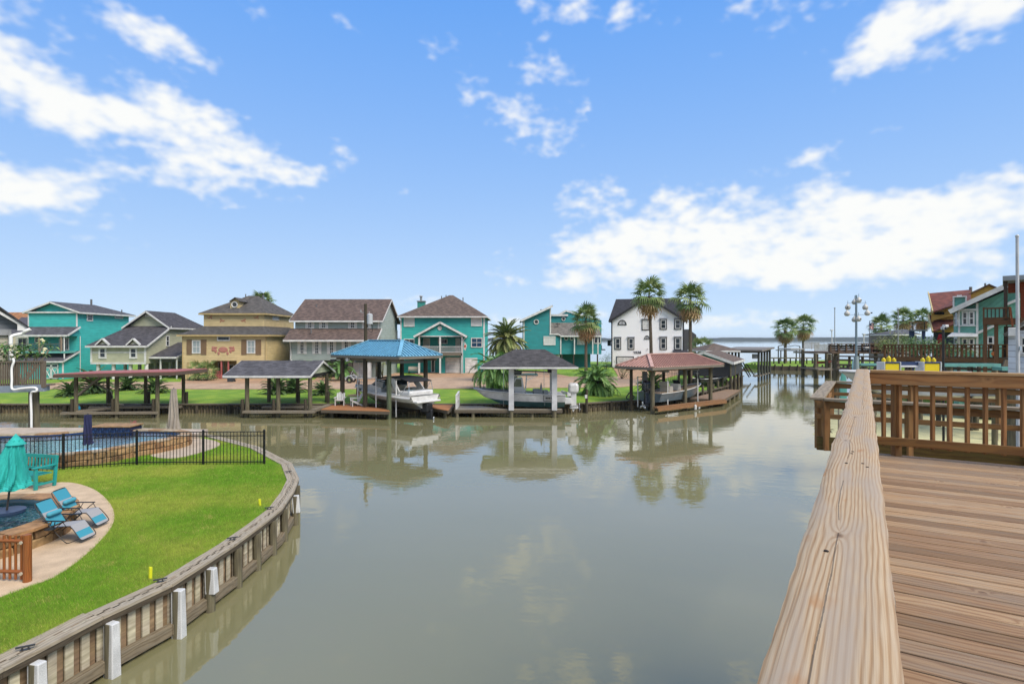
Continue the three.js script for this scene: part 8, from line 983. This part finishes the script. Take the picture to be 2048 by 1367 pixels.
// ------------------------------------------------------------------ gourd pole, masts, flags, lamp
{
  const Z = 27, t = thing('gourd_pole', 'tall grey pole hung with white gourd birdhouses', 'birdhouse', V(X(1713, Z), 0, -Z)), gm = M('#cfcfc8', { roughness: 0.5, map: T.grain }), pm = M('#6f7f88', { roughness: 0.4, metalness: 0.4 }); part(t, 'pole', cyl(V(X(1713, Z), -1, -Z), P(1713, 590, Z), 0.065, 0.045, 12), pm); part(t, 'pole_sleeve', cyl(P(1713, 740, Z), P(1713, 712, Z), 0.13, 0.1, 12), M('#7c8a8c', { roughness: 0.5 }));
  for (const [a, b] of [[594, 1], [617, 0]]) part(t, 'cross_arm', [bar(P(1694, a + 12, Z), P(1734, a + 12, Z), 0.015), bar(P(1713, a, Z - 0.5), P(1713, a, Z + 0.5), 0.015)], pm);
  for (const [px, py, dz, hole] of [[1709.5, 603.5, 0.35, 0], [1718, 600, -0.3, 1], [1696, 614, 0, -1], [1694.6, 626.5, -0.2, 0], [1731, 614, 0.1, 0], [1735.2, 625.5, -0.2, 2], [1709.5, 638.5, 0.3, 0], [1717.6, 637.3, -0.3, 1]]) { const p = P(px, py, Z + dz), g = part(t, 'gourd', clean(new THREE.LatheGeometry([[0.001, -0.13], [0.07, -0.12], [0.118, -0.06], [0.125, 0], [0.1, 0.06], [0.05, 0.11], [0.025, 0.15], [0.001, 0.17]].map((q) => new THREE.Vector2(...q)), 18).translate(p.x, p.y, p.z)), gm); part(g, 'hanger', cyl(p.clone().add(V(0, 0.14, 0)), p.clone().add(V(0, 0.3, 0)), 0.008, 0.008, 5), blackM); if (hole) part(g, 'entrance', cyl(p.clone().add(V(hole === 1 ? 0.03 : hole * 0.06, 0, 0.08)), p.clone().add(V(hole === 1 ? 0.035 : hole * 0.075, 0, 0.128)), 0.03, 0.03, 12), blackM); }
}
[[1670, 616, 702, 70, 0.07, 'thin grey mast behind the grey railed pier'], [1797, 618, 722, 45, 0.05, 'thin pale mast in front of the yellow green shrub']].forEach(([px, y0, y1, Z, r, l]) => { const t = thing('mast', l, 'pole', V(X(px, Z), 0, -Z)); part(t, 'pole', cyl(V(X(px, Z), -1, -Z), P(px, y0, Z), r, r * 0.7, 8), M('#8e9497', { roughness: 0.5 })); part(t, 'mast_head', ball(P(px, y0, Z), r * 1.4, r * 1.4, r * 1.4, 8), M('#8e9497', { roughness: 0.5 })); });
[[1664, 660, 'white lamp post on the railed pier'], [1728, 668, 'white lamp post beyond the brown terrace']].forEach(([px, y0, l]) => { const Z = 84, t = thing('pier_lamp', l, 'lamp post', V(X(px, Z), 0, -Z)); part(t, 'pole', cyl(V(X(px, Z), -1, -Z), P(px, y0, Z), 0.09, 0.07, 8), white); part(t, 'lamp_head', bx(Z, px - 2.2, y0 - 1, px + 2.2, y0 + 1.2, -0.2, 0.2), white); });
{
  const Z = 58, t = thing('small_flag', 'small striped flag on a thin pole by the drooping palm', 'flag', V(X(1740, Z), 0, -Z)); part(t, 'pole', cyl(V(X(1740, Z), -1, -Z), P(1740, 641, Z), 0.05, 0.04, 8), M('#5f6266', { roughness: 0.5 })); const wv = (a, b, c, d) => { const g = new THREE.PlaneGeometry(1, 1, 8, 1).toNonIndexed(), p = g.attributes.position; for (let i = 0; i < p.count; i++) { const u = p.getX(i) + 0.5, v = p.getY(i) + 0.5, q = P(lerp(a, b, u), lerp(d, c, v) + u * 3, Z); p.setXYZ(i, q.x, q.y, q.z + 0.12 * Math.sin(u * 6)); } g.computeVertexNormals(); return clean(g); };
  for (let i = 0; i < 9; i++) part(t, 'stripe', wv(i < 4 ? 1743 : 1739, 1748, 645 + i * 1.25, 646.25 + i * 1.25), M(i % 2 ? '#d8d2d0' : '#a8454a', { side: THREE.DoubleSide, roughness: 0.9 })); part(t, 'canton', wv(1739, 1743.2, 645, 650), M('#3d4468', { side: THREE.DoubleSide, roughness: 0.9 }));
}
{ const Z = 15, t = thing('flagpole', 'tall bare white flagpole at the edge of the blue-grey house', 'pole', V(X(2037, Z), 0, -Z)); part(t, 'pole', cyl(V(X(2039, Z), -1, -Z), P(2035, 474, Z), 0.058, 0.034, 14), paint('#c9cccf', 0.35)); part(t, 'finial', ball(P(2035, 472, Z), 0.045, 0.045, 0.045, 12), M('#b9bcbc', { roughness: 0.3 })); part(t, 'cleat', box(X(2037, Z) - 0.02, Y(700, Z), -Z + 0.05, X(2037, Z) + 0.02, Y(692, Z), -Z + 0.08), chrome); }
{ const Z = 24, t = thing('dock_lamp', 'black pole with white floodlight head before the bay windows', 'lamp post', V(X(1887, Z), 0, -Z)); part(t, 'pole', cyl(V(X(1888, Z), -1, -Z), P(1887, 654, Z), 0.05, 0.045, 10), blackM); part(t, 'floodlight', [rbox(X(1888, Z), Y(654, Z), -Z - 0.1, X(1895, Z), Y(649, Z), -Z + 0.1, 0.02), rbox(X(1885, Z), Y(659, Z), -Z - 0.1, X(1889, Z), Y(653, Z), -Z + 0.1, 0.02)], white); part(t, 'sensor', ball(P(1892, 656, Z - 0.1), 0.06), blackM); }
foldedUmbrella('red_umbrella', 'closed red umbrella on the terrace below the yellow house', V(X(1882, 40), Y(695, 40), -40), 0.1, 0.95, 0.26, 0.1, fab('#b51f2a'), pileD, -1.6, 8);
// ------------------------------------------------------------------ houses of the right bank
turnTo(1955);
const diag = (() => { const t2 = T.sidingB.clone(); t2.rotation = 0.785; t2.repeat.set(0.8, 0.8); t2.needsUpdate = true; return M('#6fb3a2', { bumpMap: t2, bumpScale: 0.03, map: T.grain, roughness: 0.65 }); })();
{
  const Z = 49.2, t = thing('seafoam_house', 'seafoam green house with white bay windows and diagonal boarding', 'house', V(0, 0, -51)), lt = M('#8cc9ba', { map: T.grain, roughness: 0.65 }), yb = 0.5;
  const w1 = X(1955, Z), w0 = X(1918, Z);
  part(t, 'bay_wall', [wbox(w0, yb, -Z, w1, Y(618, Z), -Z - 3), slab([V(w0, Y(618, Z), -Z), V(X(1907, Z), Y(618, Z), -Z - 1), V(X(1907, Z), yb, -Z - 1), V(w0, yb, -Z)], 0.06)], diag); part(t, 'side_wall', prism([[w1, yb], [X(2100, Z), yb], [X(2100, Z), Y(548, Z)], [X(2006, Z), Y(586, Z)], [w1, Y(606, Z)]], -Z - 0.4, -Z - 8), diag); part(t, 'front_gable', prx(Z, [[1907, 622], [1955, 622], [1955, 606]], 0.5, 1), diag);
  part(t, 'roof', slab([P(1899, 620, Z - 0.6), P(2100, 538, Z - 0.6), P(2100, 538, Z - 0.6).add(V(0, 0, -9)), P(1899, 620, Z - 0.6).add(V(0, 0, -9))], 0.1), shingle('#8a8178')); part(t, 'bargeboard', bar(P(1899, 622, Z - 0.63), P(2100, 540, Z - 0.63), 0.06, 0.3), trim); part(t, 'lower_bargeboard', [bar(P(1955, 666, Z + 0.2), P(2016, 640, Z + 0.2), 0.3, 0.16), bar(P(2014, 610, Z + 0.2), P(2040, 600, Z + 0.2), 0.3, 0.16)], trim);
  for (const [a, b] of [[617, 650], [671, 700]]) { for (const [c, d] of [[1924, 1936.5], [1937.5, 1950]]) win(t, Z, c, a + 5, d, b, { w: 0.09, rows: 2 }); const nn = part(t, 'side_window', [bar(P(1910, a + 5, Z - 0.06 + 0.7), P(1910, b, Z + 0.64), 0.08), bar(P(1916, a + 5, Z + 0.1), P(1916, b, Z + 0.1), 0.08), bar(P(1910, a + 5, Z + 0.64), P(1916, a + 5, Z + 0.1), 0.08), bar(P(1910, b, Z + 0.64), P(1916, b, Z + 0.1), 0.08), bar(P(1910, (a + b) / 2 + 2, Z + 0.64), P(1916, (a + b) / 2 + 2, Z + 0.1), 0.06)], trim); part(nn, 'pane', slab([P(1910, a + 5, Z + 0.66), P(1916, a + 5, Z + 0.12), P(1916, b, Z + 0.12), P(1910, b, Z + 0.66)], 0.02), glass); part(t, 'window_head', [bx(Z, 1918, a, 1956, a + 4, -0.15, 0.1)], trim); part(t, 'window_sill', [bx(Z, 1918, b, 1952, b + 2, -0.12, 0.1)], trim); }
  part(t, 'corner_board', bx(Z, 1952.5, 606, 1957.5, 740, -0.06, 0.1), trim); part(t, 'corner_board', bx(Z, 1917, 620, 1921, 740, -0.06, 0.1), trim); part(t, 'hood', slab([P(1895, 672, Z - 0.7), P(1956, 672, Z - 0.7), P(1956, 666, Z), P(1905, 664, Z)], 0.06), trim); const ch = part(t, 'chimney', wx(Z + 1, 1907, 592, 1933, 625, 0, 1.2), diag); part(ch, 'chimney_trim', [bx(Z + 0.95, 1906, 590.5, 1934, 593, -0.1, 1.4), bx(Z + 0.95, 1906, 592, 1909.5, 625, -0.05, 0.1), bx(Z + 0.95, 1931, 592, 1934, 618, -0.05, 0.1), bx(Z + 0.95, 1914, 588, 1924, 590.5, 0.2, 0.8)], trim);
  win(t, Z + 0.4, 1974, 672, 1989, 700, { rows: 2, w: 0.1 }); for (const px of [1960, 2000]) part(t, 'stilt', cyl(V(X(px, Z), -1, -Z - 1), V(X(px, Z), 2, -Z - 1), 0.15, 0.15, 8), pileM);
}
{
  turnTo(1890); const Z = 62.7, t = thing('red_roof_house', 'yellow house with rust red shingle roofs beyond the seafoam house', 'house', V(0, 0, -65)), y = siding('#d0a64f'), rf = shingle('#7d463a'), nv = siding('#2c3645'), yb = 0.6;
  part(t, 'wall', [prx(Z, [[1867, 740], [1960, 740], [1960, 610], [1900, 610], [1867, 628]], 1.2, 7), prx(Z, [[1866, 622], [1930, 600], [1930, 625], [1866, 640]], 0.6, 1.2), prx(Z, [[1868, 663], [1930, 640], [1930, 665]], 0.2, 1.2)], y); part(t, 'lower_wall', wx(Z, 1867, 664, 1940, 745, 0.9, 1.2), nv);
  part(t, 'roof', slab([P(1858, 585, Z + 5), P(1942, 581, Z + 5), P(1942, 600, Z - 0.5), P(1867, 622, Z - 0.5)], 0.12), rf); part(t, 'lower_roof', slab([P(1858, 629, Z + 2), P(1930, 629, Z + 2), P(1930, 640, Z - 0.6), P(1867, 662, Z - 0.6)], 0.12), rf); part(t, 'gable_side', [prism([[0, 0], [5.4, 0], [5.4, 1.75]], 0, 0.1).rotateY(Math.PI / 2).translate(X(1867, Z) - 0.2, Y(622, Z) - 0.1, -Z + 0.4), wbox(X(1867, Z) - 0.15, Y(662, Z), -Z - 5, X(1867, Z), Y(618, Z), -Z - 0.9)], y);
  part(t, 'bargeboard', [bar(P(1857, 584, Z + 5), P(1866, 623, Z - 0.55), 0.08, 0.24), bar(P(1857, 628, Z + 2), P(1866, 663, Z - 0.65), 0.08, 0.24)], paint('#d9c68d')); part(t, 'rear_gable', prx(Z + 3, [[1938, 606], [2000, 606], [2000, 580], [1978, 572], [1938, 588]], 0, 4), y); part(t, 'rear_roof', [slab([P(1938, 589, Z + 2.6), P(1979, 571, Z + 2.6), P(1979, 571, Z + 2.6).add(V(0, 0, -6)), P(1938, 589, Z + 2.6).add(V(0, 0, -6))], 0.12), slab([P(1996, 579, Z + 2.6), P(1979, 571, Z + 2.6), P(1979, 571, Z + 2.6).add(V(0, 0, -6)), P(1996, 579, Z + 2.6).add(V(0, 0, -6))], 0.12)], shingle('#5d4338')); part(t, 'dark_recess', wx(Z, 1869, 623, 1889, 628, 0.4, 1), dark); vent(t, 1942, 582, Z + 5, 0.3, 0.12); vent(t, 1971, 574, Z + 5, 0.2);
  turnTo(1838); const b = thing('navy_post_balcony', 'brown balcony on navy posts left of the yellow house', 'balcony', V(0, 0, -59)); const zz = 58.8, bw = wood(brownW, '#b58f72'); part(b, 'floor', bx(zz, 1818, 659, 1856, 661.5, 0, 3), paint('#7e8790')); for (const [p0, p1] of [[1820, 1854]]) { for (let i = 0; i < 14; i++) part(b, 'baluster', bx(zz, p0 + i * 2.5, 645, p0 + i * 2.5 + 1.4, 659, 0.05, 0.1), bw); part(b, 'handrail', bx(zz, 1818, 643, 1856, 645, 0, 0.15), bw); } part(b, 'post', bx(zz, 1824.5, 643, 1827, 659, -0.05, 0.1), pileD); part(b, 'post', bx(zz, 1848, 643, 1850.5, 659, -0.05, 0.1), pileD); for (const px of [1822, 1826, 1848]) part(b, 'stilt', cyl(V(X(px, zz), -0.5, -zz - 0.3), V(X(px, zz), Y(660, zz), -zz - 0.3), 0.13, 0.13, 10), M('#22345a', { roughness: 0.6 }));
  turnTo(null); const g = thing('grey_roof_cottage', 'far low cottage with grey roof behind the shrubs', 'house', V(X(1810, 85), 0, -88)); part(g, 'wall', wx(86, 1788, 667, 1834, 720, 0, 6), siding('#7d7873')); roof4(g, shingle('#5d6066'), [X(1784, 86), X(1838, 86), 85.5, 93], Y(668, 86), [X(1803, 89), 89, X(1812, 89), 89], Y(658, 89), { alongX: true });
}
{
  turnTo(2010); const Z = 39.7, t = thing('brown_porch_tower', 'dark brown timber porch with balcony and rust red roof lining', 'porch', V(0, 0, -41)), bw = wood(brownW, '#877660'), dk = wood(greyW, '#5f4f47'); part(t, 'roof', bx(Z, 2006, 553, 2110, 562, -0.5, 4), M('#8d949c', { map: T.grain, roughness: 0.6 })); part(t, 'lining', [wx(Z, 2017, 563, 2110, 583, 1.4, 1.5), wx(Z, 2042, 563, 2110, 650, 0.8, 0.9)], wood(brownW, '#c0714a')); part(t, 'tall_post', bx(Z, 2008, 562, 2016, 640, 0, 0.25), dk);
  part(t, 'balcony_beam', bx(Z, 1966, 636, 2100, 648, 0, 2.5), bw); part(t, 'handrail', bx(Z, 1966, 614, 2021, 617, -0.05, 0.12), bw); for (let i = 0; i < 6; i++) part(t, 'baluster', bx(Z, 1974 + i * 8, 617, 1976.6 + i * 8, 636, 0, 0.08), dk); for (const px of [1968, 2013, 2019]) part(t, 'rail_post', bx(Z, px - 1.8, 613, px + 1.8, 637, -0.03, 0.1), bw); part(t, 'bottom_rail', bx(Z, 1966, 634, 2021, 636.5, -0.02, 0.1), bw); for (const px of [1971, 1993]) part(t, 'stilt', box(X(px, Z) - 0.085, -1, -Z - 0.25, X(px, Z) + 0.085, Y(648, Z), -Z - 0.08), bw); part(t, 'brace', bar(P(2021, 614, Z - 0.1), P(2026, 652, Z - 0.1), 0.09, 0.12), wood(brownW, '#b5805c')); part(t, 'dark_wall', wx(Z, 2008, 650, 2100, 740, 3, 3.3), M('#4b4440', { map: T.grain, roughness: 0.9 })); part(t, 'tall_post', box(X(2012, Z), -1, -Z - 3, X(2016, Z), Y(640, Z), -Z - 2.8), dk);
  turnTo(null); const f = thing('brown_deck_railing', 'long brown deck railing below the seafoam house', 'railing', V(X(1910, 34), 0, -34)); const a = P(1770, 712, 38), b = P(2016, 716, 32), m = wood(brownW, '#948870'); part(f, 'deck_beam', bar(a.clone().add(V(0, -0.15, 0)), b.clone().add(V(0, -0.15, 0)), 0.3, 0.24), m); part(f, 'handrail', bar(a.clone().add(V(0, 0.76, 0)), b.clone().add(V(0, 0.76, 0)), 0.16, 0.06), m); part(f, 'mid_rail', bar(a.clone().add(V(0, 0.55, 0)), b.clone().add(V(0, 0.55, 0)), 0.04, 0.06), m); for (let i = 0; i <= 30; i++) { const p = a.clone().lerp(b, i / 30), w = i % 5 ? 0.035 : 0.07; part(f, i % 5 ? 'baluster' : 'post', box(p.x - w, p.y - 0.1, p.z - 0.03, p.x + w, p.y + 0.76, p.z + 0.03), m); } for (let i = 0; i <= 4; i++) { const p = a.clone().lerp(b, i / 4); part(f, 'pile', cyl(V(p.x, -1, p.z - 0.2), V(p.x, p.y - 0.1, p.z - 0.2), 0.14, 0.14, 8), pileD); } tag(part({ add: (o) => scene.add(o), B: V(0, 0, 0) }, 'pumpkin', clean(new THREE.SphereGeometry(1, 18, 12).scale(0.16, 0.13, 0.16).translate(...P(1990, 707, 32.4).toArray())), M('#b5622a', { roughness: 0.6 })), 'orange pumpkin on the brown deck', 'pumpkin');
}
{ turnTo(2040); const Z = 25.5, t = thing('blue_grey_house', 'pale blue grey house corner with white vent box at the right edge', 'house', V(0, 0, -27)), w = siding('#b9c3d0'); part(t, 'wall', [wx(Z, 2017, 672, 2034, 760, 0, 3), wx(Z, 2034, 660, 2160, 760, 0.4, 4)], w); part(t, 'roof', slab([P(2006, 668, Z - 0.2), P(2060, 634, Z - 0.2), P(2060, 634, Z - 0.2).add(V(0, 0, -4)), P(2006, 668, Z - 0.2).add(V(0, 0, -4))], 0.08), shingle('#8a8478')); part(t, 'vent_box', rbox(X(2017, Z), Y(672, Z), -Z + 0.02, X(2034, Z), Y(655, Z), -Z + 0.3, 0.02), white); win(t, Z + 0.4, 2041, 673, 2066, 708, { w: 0.06, rows: 2 }); part(t, 'trim_board', bx(Z + 0.4, 2034, 709, 2160, 712, -0.03, 0.02), trim); for (const px of [2022, 2050]) part(t, 'stilt', cyl(V(X(px, Z), -1, -Z - 0.6), V(X(px, Z), 4.2, -Z - 0.6), 0.15, 0.15, 10), pileM); turnTo(null); }
console.log('right side done', Math.round(performance.now()));
scene.traverse((o) => { if (o.isMesh) { o.castShadow = true; o.receiveShadow = true; } });
renderer.setSize(1024, 683);
console.log('built', Math.round(performance.now()));
renderer.render(scene, camera);
